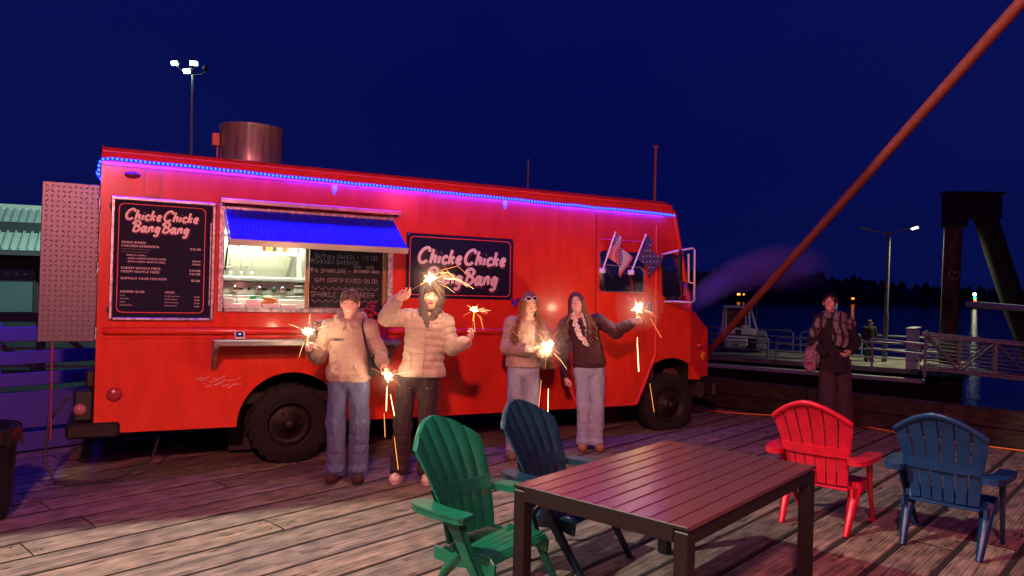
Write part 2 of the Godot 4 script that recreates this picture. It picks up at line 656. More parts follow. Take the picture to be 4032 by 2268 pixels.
func build_shore() -> void:
	var wm := flat(Color(0.004, 0.006, 0.02), 0.08)
	wm.normal_enabled = true
	wm.normal_texture = noise_tex(FastNoiseLite.TYPE_SIMPLEX_SMOOTH, 0.03, 512, 4, 4.0, 51)
	wm.normal_scale = 0.28
	wm.uv1_triplanar = true
	wm.uv1_world_triplanar = true
	wm.uv1_scale = Vector3(0.12, 0.12, 0.3)
	var b := MB.new()
	b.quad(Vector3(-1500, SEA, 200), Vector3(1500, SEA, 200), Vector3(1500, SEA, -1500), Vector3(-1500, SEA, -1500))
	tag(obj("water", b, wm), "", "", "", "structure")
	# wooded hills across the water: a ridge that rises from the shore, with a ragged line of tree tops
	var hm := flat(Color(0.012, 0.014, 0.012), 0.95)
	b = MB.new()
	var n := FastNoiseLite.new()
	n.seed = 3
	n.frequency = 0.006
	n.fractal_octaves = 4
	var cols := []
	for k in 121:
		var x := -420.0 + k * 8.0
		var ang := x / 270.0
		var top := 2.5 + 2.5 * n.get_noise_2d(x, 0.0) + 5.0 * exp(-pow((x - 112.0) / 40.0, 2.0)) + 3.0 * exp(-pow((x - 30.0) / 60.0, 2.0))
		var base := Vector3(x, SEA - 0.2, -255.0 + absf(x) * 0.06)
		cols.append([base, base + Vector3(0, 2.5 + n.get_noise_2d(x * 2.0, 9.0), -8.0), base + Vector3(0, top * 0.75 + 2.0, -40.0), base + Vector3(0, top + 3.0, -85.0), base + Vector3(0, 0, -160.0)])
	b.smooth(true)
	for k in 120:
		for j in 4:
			b.quad(cols[k][j], cols[k + 1][j], cols[k + 1][j + 1], cols[k][j + 1])
	tag(obj("hills", b, hm), "", "", "", "structure")
	# the conifers on them read as one dark mass
	var cone := MB.new()
	cone.lathe([Vector2(0.0, 0.0), Vector2(1.1, 0.05), Vector2(0.75, 1.2), Vector2(0.85, 1.3), Vector2(0.5, 2.5), Vector2(0.58, 2.6), Vector2(0.0, 4.4)], 6, Transform3D(), false)
	var mm := MultiMesh.new()
	mm.transform_format = MultiMesh.TRANSFORM_3D
	mm.mesh = cone.done()
	mm.instance_count = 2600
	var r2 := RandomNumberGenerator.new()
	r2.seed = 4
	for k in 2600:
		var q := r2.randf_range(0.0, 119.0)
		var j := r2.randi_range(0, 2)
		var f := r2.randf()
		var a: Vector3 = cols[int(q)][j].lerp(cols[int(q) + 1][j], q - int(q))
		var c: Vector3 = cols[int(q)][j + 1].lerp(cols[int(q) + 1][j + 1], q - int(q))
		var s := r2.randf_range(0.35, 0.75) * (1.0 + 0.5 * float(r2.randf() < 0.12))
		mm.set_instance_transform(k, Transform3D(Basis.from_scale(Vector3(s * 2.0, s, s * 2.0)), a.lerp(c, f) - Vector3(0, 0.4, 0)))
	var mi := MultiMeshInstance3D.new()
	mi.name = "conifer_forest"
	mi.multimesh = mm
	mi.material_override = flat(Color(0.01, 0.013, 0.01), 0.95)
	add_child(mi)
	tag(mi, "dark conifer forest covering the hills across the water", "forest", "", "stuff")
	# lit houses on the far shore
	var L := [[Vector3(76.0, -0.6, -247.0), Color(1.0, 0.62, 0.25), 5.0, "warm lit shore house across the water, left of the slanting red pole"], [Vector3(112.5, -1.2, -244.0), Color(1.0, 0.5, 0.15), 3.5, "orange lit shore house across the water, above the man in the scarf"],
		[Vector3(107.5, -2.4, -245.0), Color(0.7, 0.75, 1.0), 1.0, "dim white shore light just left of the orange lit house"], [Vector3(46.0, -0.7, -249.0), Color(1.0, 0.55, 0.3), 1.6, "faint warm shore house just right of the truck's nose"], [Vector3(166.0, -2.3, -241.0), Color(0.5, 0.7, 1.0), 0.8, "small bluish shore light at the right, beyond the pile"]]
	for k in L.size():
		var a: Array = L[k]
		var t := thing("shore_house", a[3], "house", a[0], 0.0, "lit houses on the far shore")
		b = MB.new()
		b.box(Vector3(0, -0.6, -1.5), Vector3(5.0, 2.2, 3.0), Basis(), 0.05)
		b.prism(PackedVector2Array([Vector2(-2.7, 0.5), Vector2(2.7, 0.5), Vector2(0, 1.7)]), -3.1, 0.1)
		obj("wall", b, flat(Color(0.02, 0.02, 0.02), 0.9), t)
		for j in (2 if a[2] > 4.5 else 1):
			b = MB.new()
			b.box(Vector3(-0.9 + j * 1.7, -0.3, 0.03), Vector3(0.95 if j == 0 else 0.5, 0.55, 0.06))
			obj("lit_window", b, glow(a[1], a[2] * (1.0 if j == 0 else 0.5)), t)
	var mk := thing("channel_marker", "green, white and orange lights of a marker far out on the water", "marker light", Vector3(134.0, SEA, -216.0))
	b = MB.new()
	b.tube([Vector3(0, 0, 0), Vector3(0, 3.9, 0)], 0.14, 6)
	b.box(Vector3(0, 0.3, 0), Vector3(1.2, 0.6, 1.2))
	obj("post", b, flat(Color(0.05, 0.05, 0.05), 0.8), mk)
	for j in 3:
		b = MB.new()
		b.ball(Vector3(0.1 * (j - 1), [4.0, 3.0, 2.2][j], 0.2), Vector3.ONE * [0.5, 0.42, 0.42][j], 8, 6)
		label_part(obj("lamp", b, glow([Color(0.85, 1.0, 0.9), Color(0.1, 0.9, 0.6), Color(1.0, 0.35, 0.05)][j], 5.0), mk), ["white light", "green light", "orange light"][j])


func build_fence() -> void:
	# boards behind the truck's tail, lit by the strip of lamps, whose blue is also put into their colour
	var at := Vector3(-4.72, 0, -7.35)
	var t := thing("board_fence", "low fence of wide horizontal boards behind the truck's open rear door, coloured as lit blue", "fence", at)
	var bs := Basis(ALONG, Vector3.UP, ACROSS)
	var rows := [[0.02, 0.2], [0.24, 0.6], [0.66, 0.79], [0.87, 1.0], [1.1, 1.24]]
	for k in rows.size():
		for j in 3:
			var b := MB.new()
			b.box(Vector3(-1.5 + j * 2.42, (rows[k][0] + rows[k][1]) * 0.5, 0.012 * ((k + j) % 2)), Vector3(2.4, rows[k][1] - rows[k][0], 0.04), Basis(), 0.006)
			obj("board", b, M.fence_lamp_blue, t, Transform3D(bs, Vector3.ZERO))
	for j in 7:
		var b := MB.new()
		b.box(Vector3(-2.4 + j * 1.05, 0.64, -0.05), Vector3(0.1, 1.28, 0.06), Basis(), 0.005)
		obj("post", b, M.fence_lamp_blue, t, Transform3D(bs, Vector3.ZERO))


func build_left_building() -> void:
	# shed with a ribbed metal roof and a ramp of girders before it, beyond the fence
	var t := thing("harbour_shed", "shed with a pale ribbed metal roof and a band of windows behind the truck's tail", "building", Vector3(-21.0, 0, -31.5), deg_to_rad(27))
	t.scale = Vector3.ONE * 1.42
	t.position.y = -0.72
	var pale := flat(Color(0.42, 0.5, 0.46), 0.5, 0.0)
	var b := MB.new()
	var y0 := 2.35
	var y1 := 3.72
	for k in 54:   # ribbed roof, falling towards the pier
		var x := -6.5 + k * 0.2
		b.quad(Vector3(x, y0, 1.6), Vector3(x + 0.15, y0, 1.6), Vector3(x + 0.15, y1, -1.2), Vector3(x, y1, -1.2))
		b.box(Vector3(x + 0.175, (y0 + y1) * 0.5 + 0.03, 0.2), Vector3(0.05, 0.06, 3.12), Basis(Vector3.RIGHT, atan2(y1 - y0, 2.8)))
	b.box(Vector3(-1.2, y1 + 0.03, -1.25), Vector3(11.2, 0.16, 0.3))
	obj("roof", b, pale, t)
	b = MB.new()
	b.box(Vector3(-1.2, 2.27, 1.62), Vector3(11.2, 0.12, 0.1))
	obj("gutter", b, flat(Color(0.05, 0.05, 0.06), 0.5), t)
	b = MB.new()
	b.box(Vector3(-1.2, 0.0, 0.4), Vector3(11.0, 6.4, 0.2))
	obj("wall", b, flat(Color(0.025, 0.03, 0.04), 0.8), t)
	for k in 8:
		b = MB.new()
		b.box(Vector3(-6.0 + k * 1.2, 1.2, 0.52), Vector3(1.08, 1.25, 0.03))
		var w := obj("window", b, flat(Color(0.1, 0.15, 0.18), 0.12), t)
		b = MB.new()
		b.box(Vector3(-6.0 + k * 1.2 + 0.55, 1.2, 0.55), Vector3(0.06, 1.32, 0.06))
		obj("frame", b, flat(Color(0.02, 0.02, 0.025), 0.6), w)
	var g := thing("girder_ramp", "dark steel girder ramp running in front of the shed's windows", "ramp", Vector3(-13.0, 0, -16.5), deg_to_rad(8))
	b = MB.new()
	for y in [0.75, -0.55]:
		b.box(Vector3(0, y, 0), Vector3(9.0, 0.2, 0.2), Basis(), 0.01)
	obj("chord", b, flat(Color(0.04, 0.04, 0.07), 0.6), g)
	for k in 6:
		b = MB.new()
		b.box(Vector3(-4.0 + k * 1.6, 0.1, 0), Vector3(0.14, 1.3, 0.14))
		obj("post", b, flat(Color(0.04, 0.04, 0.07), 0.6), g)
		b = MB.new()
		b.tube([Vector3(-4.0 + k * 1.6, 0.7, 0), Vector3(-2.4 + k * 1.6, -0.5, 0)], 0.06, 6)
		obj("brace", b, flat(Color(0.04, 0.04, 0.07), 0.6), g)
	for k in 5:
		b = MB.new()
		b.box(Vector3(0, 0.45 - k * 0.2, 0.02), Vector3(9.0, 0.05, 0.05))
		obj("rail", b, flat(Color(0.12, 0.13, 0.17), 0.5), g)


func flood_mast() -> void:
	var t := thing("light_mast", "tall white lamp post with four floodlights, three of them lit, beyond the truck", "lamp post", Vector3(-10.4, -3.2, -24.0))
	var b := MB.new()
	b.tube([Vector3(0, 0, 0), Vector3(0, 6, 0), Vector3(0, 11.4, 0)], [0.06, 0.05, 0.035], 10)
	obj("pole", b, flat(Color(0.5, 0.55, 0.55), 0.5), t)
	b = MB.new()
	b.tube([Vector3(-0.5, 11.68, 0.1), Vector3(-0.3, 11.5, 0.05), Vector3(0, 11.4, 0), Vector3(0.3, 11.42, 0), Vector3(0.42, 11.52, 0)], 0.022, 6)
	b.tube([Vector3(0, 11.4, 0), Vector3(0.1, 11.66, 0.1)], 0.022, 6)
	obj("bracket", b, flat(Color(0.1, 0.11, 0.11), 0.5), t)
	var heads := [Vector3(-0.52, 11.72, 0.15), Vector3(0.1, 11.73, 0.15), Vector3(-0.1, 11.46, 0.2), Vector3(0.46, 11.58, -0.05)]
	for k in 4:
		var bs := Basis(Vector3.UP, [-0.3, 0.25, -0.2, 1.9][k]) * Basis(Vector3.RIGHT, 0.5)
		b = MB.new()
		b.box(heads[k] - bs.z * 0.08, Vector3(0.28, 0.18, 0.13), bs, 0.04)
		var h := obj("floodlight", b, flat(Color(0.05, 0.055, 0.05), 0.5), t)
		if k == 3:
			label_part(h, "unlit floodlight")
			continue
		b = MB.new()
		b.box(heads[k], Vector3(0.23, 0.13, 0.03), bs, 0.01)
		obj("lamp_glass", b, glow(Color(0.86, 1.0, 0.9), 25.0), h)
	var l := SpotLight3D.new()
	l.name = "mast_light"
	l.spot_angle = 62.0
	l.spot_angle_attenuation = 0.25
	l.light_energy = 150.0
	l.light_color = Color(0.8, 1.0, 0.92)
	l.light_size = 0.25
	l.spot_range = 70.0
	l.spot_attenuation = 2.0
	l.shadow_enabled = true
	l.position = Vector3(-10.9, -3.2 + 11.25, -24.4)
	add_child(l)
	l.look_at(Vector3(-18.0, 2.0, -29.5))


func pipe(b: MB, pts: Array, r := 0.03) -> void:
	b.tube(pts, r, 6)


func build_pier_right() -> void:
	flood_mast()
	# heavy timber stop along the deck's end
	var bs := Basis(ACROSS, Vector3.UP, -ALONG)
	var t := thing("timber_kerb", "low reddish timber barrier along the far end of the deck", "barrier", ALONG * 10.2 + ACROSS * -3.0)
	for k in 9:
		for j in 2:
			var b := MB.new()
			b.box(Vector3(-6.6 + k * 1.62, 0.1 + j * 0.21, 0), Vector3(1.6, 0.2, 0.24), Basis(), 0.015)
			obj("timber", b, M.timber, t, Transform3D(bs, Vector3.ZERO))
	t = thing("bull_rail", "pale square timber rail on blocks at the right end of the deck", "rail", ALONG * 10.6 + ACROSS * 1.1)
	var b := MB.new()
	b.box(Vector3(1.75, 0.62, 0), Vector3(4.6, 0.12, 0.3), Basis(), 0.02)
	obj("rail", b, M.concrete, t, Transform3D(bs, Vector3.ZERO))
	for k in 4:
		b = MB.new()
		b.box(Vector3(-0.2 + k * 1.3, 0.23, 0), Vector3(0.3, 0.66, 0.26), Basis(), 0.01)
		obj("block", b, M.timber, t, Transform3D(bs, Vector3.ZERO))
	# fixed walkway beyond the water, in the direction of W
	var W := Vector3(6.3, 0, 3.9).normalized()
	var wb := Basis(W, Vector3.UP, Vector3(-W.z, 0, W.x))
	var o := Vector3(8.7, 0, -31.9)
	t = thing("walkway", "long low walkway with a pale deck across the water", "jetty", o)
	b = MB.new()
	b.box(Vector3(1.0, -1.3, -2.6), Vector3(16.6, 0.2, 5.2), Basis(), 0.02)
	obj("walking_deck", b, M.concrete, t, Transform3D(wb, Vector3.ZERO))
	for k in 5:
		b = MB.new()
		b.box(Vector3(-6.0 + k * 3.1 , -1.6, 0.25), Vector3(3.06, 0.16, 0.3), Basis(), 0.02)
		obj("edge_beam", b, flat(Color(0.5, 0.5, 0.45), 0.7), t, Transform3D(wb, Vector3.ZERO))
	b = MB.new()
	b.box(Vector3(1.0, -2.6, -1.8), Vector3(16.2, 1.7, 3.4))
	obj("shade_block", b, flat(Color(0.008, 0.008, 0.008), 0.9), t, Transform3D(wb, Vector3.ZERO))  # black box put in for the shade under the walkway
	# two-bar pipe railings
	for side in 2:
		for k in 5:
			var x0 := -6.3 + k * 2.95
			if side == 0 and k == 4:
				x0 -= 0.35
			var z := -0.08 if side == 0 else -5.1
			t = thing("pipe_railing", "", "railing", o, 0.0, "grey pipe railings on the walkway")
			tag(t, ["%s grey pipe railing panel on the near edge of the walkway, counted from the left" % ["first", "second", "third", "fourth", "last"][k], "%s grey pipe railing panel on the far edge of the walkway, counted from the left" % ["first", "second", "third", "fourth", "last"][k]][side])
			b = MB.new()
			pipe(b, [Vector3(x0, -1.2, z), Vector3(x0, -0.4, z), Vector3(x0 + 0.12, -0.28, z), Vector3(x0 + 2.5, -0.28, z), Vector3(x0 + 2.62, -0.4, z), Vector3(x0 + 2.62, -1.2, z)], 0.04)
			obj("frame", b, M.galv, t, Transform3D(wb, Vector3.ZERO))
			for y in [-0.56, -0.86]:
				b = MB.new()
				pipe(b, [Vector3(x0, y, z), Vector3(x0 + 2.62, y, z)], 0.028)
				obj("bar", b, M.galv, t, Transform3D(wb, Vector3.ZERO))
	# lamp post on the walkway
	t = thing("walkway_lamp", "thin grey lamp post with one lit and one dark head on the walkway", "lamp post", Vector3(15.35, -1.2, -30.6))
	b = MB.new()
	b.tube([Vector3(0, 0, 0), Vector3(0.02, 2.0, 0)], 0.11, 8)
	b.tube([Vector3(0.02, 2.0, 0), Vector3(0.06, 5.3, 0)], [0.085, 0.07], 8)
	obj("pole", b, flat(Color(0.12, 0.13, 0.14), 0.6), t)
	b = MB.new()
	b.tube([Vector3(-0.75, 5.42, 0), Vector3(0.06, 5.25, 0), Vector3(0.72, 5.48, 0.1)], 0.03, 6)
	obj("arm", b, M.galv, t)
	for k in 2:
		b = MB.new()
		var p := [Vector3(0.95, 5.55, 0.15), Vector3(-0.95, 5.45, 0)][k] as Vector3
		b.box(p, Vector3(0.42, 0.07, 0.22), Basis(Vector3.BACK, [0.35, -0.25][k]), 0.03)
		var h := obj("lamp_head", b, M.galv, t)
		if k == 0:
			b = MB.new()
			b.box(p + Vector3(0.06, -0.06, 0.04), Vector3(0.26, 0.05, 0.13), Basis(Vector3.BACK, 0.35) * Basis(Vector3.RIGHT, 0.3), 0.01)
			obj("lamp_glass", b, glow(Color(0.92, 1.0, 0.93), 5.0), h)
	var l := SpotLight3D.new()
	l.name = "walkway_light"
	l.light_energy = 32.0
	l.light_color = Color(1.0, 0.98, 0.78)
	l.light_size = 0.1
	l.spot_angle = 78.0
	l.spot_range = 40.0
	l.spot_attenuation = 2.0
	l.shadow_enabled = true
	l.position = Vector3(16.35, 4.2, -30.4)
	l.rotation = Vector3(deg_to_rad(-104), 0, 0)
	add_child(l)
	# white pedestal
	t = thing("power_pedestal", "white upright pedestal at the head of the gangway", "pedestal", Vector3(15.15, -1.2, -28.1))
	b = MB.new()
	b.box(Vector3(0, 0.75, 0), Vector3(0.42, 1.5, 0.3), Basis(Vector3.UP, 0.5), 0.03)
	obj("cabinet", b, M.white, t)
	b = MB.new()
	b.box(Vector3(0.02, 1.53, 0), Vector3(0.48, 0.06, 0.36), Basis(Vector3.UP, 0.5) * Basis(Vector3.BACK, 0.12), 0.02)
	obj("cap", b, flat(Color(0.3, 0.3, 0.32), 0.5), t)
	# gangway
	var g0 := Vector3(13.9, 0, -25.0)
	var gd := Vector3(2.6, 0, 1.5).normalized()
	var gb := Basis(gd, Vector3.UP, Vector3(-gd.z, 0, gd.x))
	t = thing("gangway", "grey metal truss gangway with many thin side rails, at the right", "gangway", g0)
	var xf := Transform3D(gb, Vector3.ZERO)
	var ya := 0.25
	var yb := -0.85
	var drop := -0.055
	for side in 2:
		var z := 0.0 if side == 0 else -1.3
		for y in [ya, yb]:
			b = MB.new()
			b.box(Vector3(3.0, y + drop * 3.0, z), Vector3(6.3, 0.1, 0.1), Basis(Vector3.BACK, drop), 0.02)
			obj("chord", b, M.galv, t, xf)
		for k in 7:
			var x := k * 1.0
			b = MB.new()
			b.box(Vector3(x, (ya + yb) * 0.5 + drop * x - (0.1 if k == 0 else 0.0), z), Vector3(0.08, ya - yb + (0.4 if k == 0 else 0.0), 0.08))
			obj("post", b, M.galv, t, xf)
		for k in 6:
			var x := k * 1.0
			b = MB.new()
			if k % 2 == 0:
				pipe(b, [Vector3(x, ya + drop * x, z), Vector3(x + 1.0, yb + drop * (x + 1.0), z)], 0.035)
			else:
				pipe(b, [Vector3(x, yb + drop * x, z), Vector3(x + 1.0, ya + drop * (x + 1.0), z)], 0.035)
			obj("brace", b, M.galv, t, xf)
		for k in 7:
			var y := ya - 0.16 - k * 0.13
			b = MB.new()
			pipe(b, [Vector3(0, y, z - 0.06), Vector3(6.2, y + drop * 6.2, z - 0.06)], 0.018)
			obj("rail", b, M.galv, t, xf)
	b = MB.new()
	b.box(Vector3(3.0, yb + 0.08 + drop * 3.0, -0.65), Vector3(6.3, 0.05, 1.2), Basis(Vector3.BACK, drop))
	obj("tread", b, M.galv, t, xf)
	b = MB.new()
	pipe(b, [Vector3(0, -0.05, 0), Vector3(-1.6, 0.05, 0), Vector3(-1.8, -0.1, 0), Vector3(-1.75, -0.3, 0), Vector3(0, -0.38, 0)], 0.04)
	pipe(b, [Vector3(-1.6, 0.0, 0), Vector3(-1.6, -0.95, 0)], 0.035)
	obj("hand_rail", b, flat(Color(0.6, 0.6, 0.52), 0.5), t, xf)
	# steel piles
	t = thing("steel_pile", "tall rusty steel pile with a cap beam and a slanting brace pile", "pile", Vector3(16.45, SEA, -28.0))
	b = MB.new()
	b.tube([Vector3(0, -1, 0), Vector3(0.0, 3.5, 0), Vector3(0.06, 7.4, 0)], 0.31, 16)
	obj("pile", b, M.rust, t)
	b = MB.new()
	b.box(Vector3(0.1, 8.0, 0), Vector3(0.66, 1.3, 0.66), Basis(), 0.03)
	b.box(Vector3(1.05, 8.15, 0), Vector3(1.3, 0.95, 0.6), Basis(), 0.03)
	b.box(Vector3(0.75, 8.64, 0), Vector3(2.1, 0.06, 0.75))
	obj("cap_beam", b, flat(Color(0.012, 0.011, 0.012), 0.85), t)
	b = MB.new()
	b.tube([Vector3(1.3, 7.8, -0.1), Vector3(2.7, 4.6, -0.5), Vector3(6.0, -2.0, -1.4)], 0.4, 14)
	obj("brace_pile", b, flat(Color(0.012, 0.011, 0.012), 0.85), t)
	b = MB.new()   # painted heart-shaped ring
	var heart := []
	for k in 25:
		var a := TAU * k / 24.0
		heart.append(Vector3(0.022 * 16 * pow(sin(a), 3) * 0.55, 0.012 * (13 * cos(a) - 5 * cos(2 * a) - 2 * cos(3 * a) - cos(4 * a)), 0))
	for k in heart.size():
		var a2: float = heart[k].x / 0.31
		heart[k] = Vector3(sin(a2 - 0.1) * 0.315, heart[k].y + 5.55, cos(a2 - 0.1) * 0.315)
	b.tube(heart, 0.022, 5, false)
	obj("painted_heart", b, flat(Color(0.3, 0.3, 0.32), 0.8), t)
	t = thing("mooring_pile", "shorter orange-brown pile joined to the tall pile by a pale pipe", "pile", Vector3(19.3, SEA, -27.2))
	b = MB.new()
	b.tube([Vector3(0, -1, 0), Vector3(0.03, 4.35, 0)], 0.3, 14)
	obj("pile", b, M.rust, t)
	b = MB.new()
	b.tube([Vector3(-2.75, 4.5, 0.1), Vector3(0.15, 4.33, 0.1)], 0.12, 10)
	obj("cross_pipe", b, flat(Color(0.35, 0.42, 0.42), 0.5), t)
	b = MB.new()
	b.box(Vector3(0.3, 4.35, 0.0), Vector3(1.2, 0.16, 0.5), Basis(), 0.03)
	obj("cap", b, flat(Color(0.05, 0.045, 0.04), 0.8), t)
	build_cart()
	# two thin masts behind the truck's roof
	t = thing("mast_pole", "thin reddish pole with a small cap behind the truck's cab roof", "pole", Vector3(2.62, SEA, -14.0))
	b = MB.new()
	b.tube([Vector3(0, 0, 0), Vector3(0.02, 7.55, 0)], 0.028, 6)
	b.box(Vector3(0.02, 7.56, 0), Vector3(0.1, 0.04, 0.06))
	obj("pole", b, flat(Color(0.35, 0.12, 0.12), 0.6), t)
	t = thing("mast_pole", "thin grey pole behind the middle of the truck's roof", "pole", Vector3(0.36, SEA, -19.6))
	b = MB.new()
	b.tube([Vector3(0, 0, 0), Vector3(0.0, 8.2, 0)], 0.03, 6)
	obj("pole", b, flat(Color(0.3, 0.32, 0.36), 0.6), t)
	# slanting red boom
	t = thing("red_boom", "long slanting red steel pole rising from behind the truck's nose to the upper right", "pole", Vector3(2.45, 0.2, -11.1))
	b = MB.new()
	var e0 := Vector3(2.70, 1.1, -9.6) - t.position
	var e1 := Vector3(3.40, 3.72, -5.1) - t.position
	var dir := (e1 - e0).normalized()
	b.tube([e0 - dir * 1.75, e0 + dir * 3.0, e0 + dir * 7.0], 0.043, 14)
	obj("tube", b, M.pole, t)
	b = MB.new()
	b.box(e0 - dir * 1.8, Vector3(0.3, 0.25, 0.3), Basis(), 0.02)
	obj("foot", b, M.rust, t)


func build_cart() -> void:
	var t := thing("utility_cart", "small white utility cart with an open cab standing on the walkway past the truck's nose", "cart", Vector3(10.35, -1.2, -34.4), deg_to_rad(-10))
	var wm := flat(Color(0.6, 0.66, 0.62), 0.45)
	var b := MB.new()
	b.box(Vector3(-0.1, 0.46, 0.9), Vector3(1.06, 0.42, 0.5), Basis(), 0.1)
	b.box(Vector3(0.0, 0.86, 0.3), Vector3(1.55, 0.42, 1.5), Basis(), 0.07)
	b.box(Vector3(-0.1, 0.72, 1.0), Vector3(1.0, 0.14, 0.3), Basis(Vector3.RIGHT, 0.4), 0.04)
	obj("body", b, wm, t)
	b = MB.new()
	b.box(Vector3(-0.1, 0.44, 1.155), Vector3(0.98, 0.02, 0.01))
	obj("seam", b, M.black, t)
	b = MB.new()
	b.box(Vector3(-0.1, 0.36, 1.155), Vector3(0.24, 0.09, 0.012), Basis(), 0.003)
	obj("number_plate", b, flat(Color(0.12, 0.13, 0.14), 0.5), t)
	b = MB.new()
	b.box(Vector3(0.0, 0.92, 1.055), Vector3(0.26, 0.22, 0.02), Basis(), 0.01)
	obj("grille", b, M.black, t)
	b = MB.new()
	b.box(Vector3(0.35, 1.13, 0.6), Vector3(0.3, 0.18, 0.25), Basis(), 0.04)
	obj("dashboard", b, wm, t)
	for x in [-0.55, 0.5]:
		for z in [0.95, -0.3]:
			b = MB.new()
			b.tube([Vector3(x, 1.05, z), Vector3(x * 0.95, 2.0, z * 0.8)], 0.045, 8)
			obj("cab_post", b, wm, t)
	b = MB.new()
	b.tube([Vector3(0.62, 2.0, 0.2), Vector3(0.95, 0.9, 0.1)], 0.05, 8)
	obj("brace", b, wm, t)
	b = MB.new()
	b.box(Vector3(0.0, 2.04, 0.25), Vector3(1.3, 0.1, 1.4), Basis(), 0.04)
	obj("cab_roof", b, wm, t)
	b = MB.new()
	b.box(Vector3(0.0, 1.5, -0.35), Vector3(1.0, 0.9, 0.04), Basis(), 0.01)
	obj("rear_screen", b, flat(Color(0.02, 0.022, 0.026), 0.3), t)
	b = MB.new()
	b.tube([Vector3(-0.35, 2.1, -0.2), Vector3(-0.35, 2.75, -0.2), Vector3(0.95, 2.78, -0.2), Vector3(0.95, 1.0, -0.2)], 0.025, 6)
	obj("load_frame", b, flat(Color(0.06, 0.065, 0.08), 0.5), t)
	b = MB.new()
	b.box(Vector3(1.05, 0.55, 0.2), Vector3(0.5, 0.85, 1.0), Basis(), 0.06)
	obj("side_tank", b, flat(Color(0.22, 0.26, 0.3), 0.6), t)
	for x in [-0.55, 0.6]:
		for z in [0.75, -0.35]:
			b = MB.new()
			b.lathe([Vector2(0.1, -0.1), Vector2(0.26, -0.1), Vector2(0.29, -0.06), Vector2(0.29, 0.06), Vector2(0.26, 0.1), Vector2(0.0, 0.1)], 18, Transform3D(Basis(Vector3.BACK, PI / 2), Vector3(x, 0.29, z)))
			obj("wheel", b, M.rubber, t)


# ---------------------------------------------------------------- the truck. Its axes: x along it to the nose, y up, z out of its serving side; wall() leans like that side does.

var truck: Node3D


func wallp(u: float, v: float, n := 0.0) -> Vector3:
	return wall * Vector3(u, v, n)


func on_wall(u: float, v: float, n := 0.0) -> Transform3D:
	return Transform3D(wall.basis, wall * Vector3(u, v, n))


func arc_pts(cx: float, cy: float, r: float, a0: float, a1: float, n: int) -> Array:
	var p := []
	for k in n + 1:
		var a := deg_to_rad(lerpf(a0, a1, float(k) / n))
		p.append(Vector2(cx + cos(a) * r, cy + sin(a) * r))
	return p


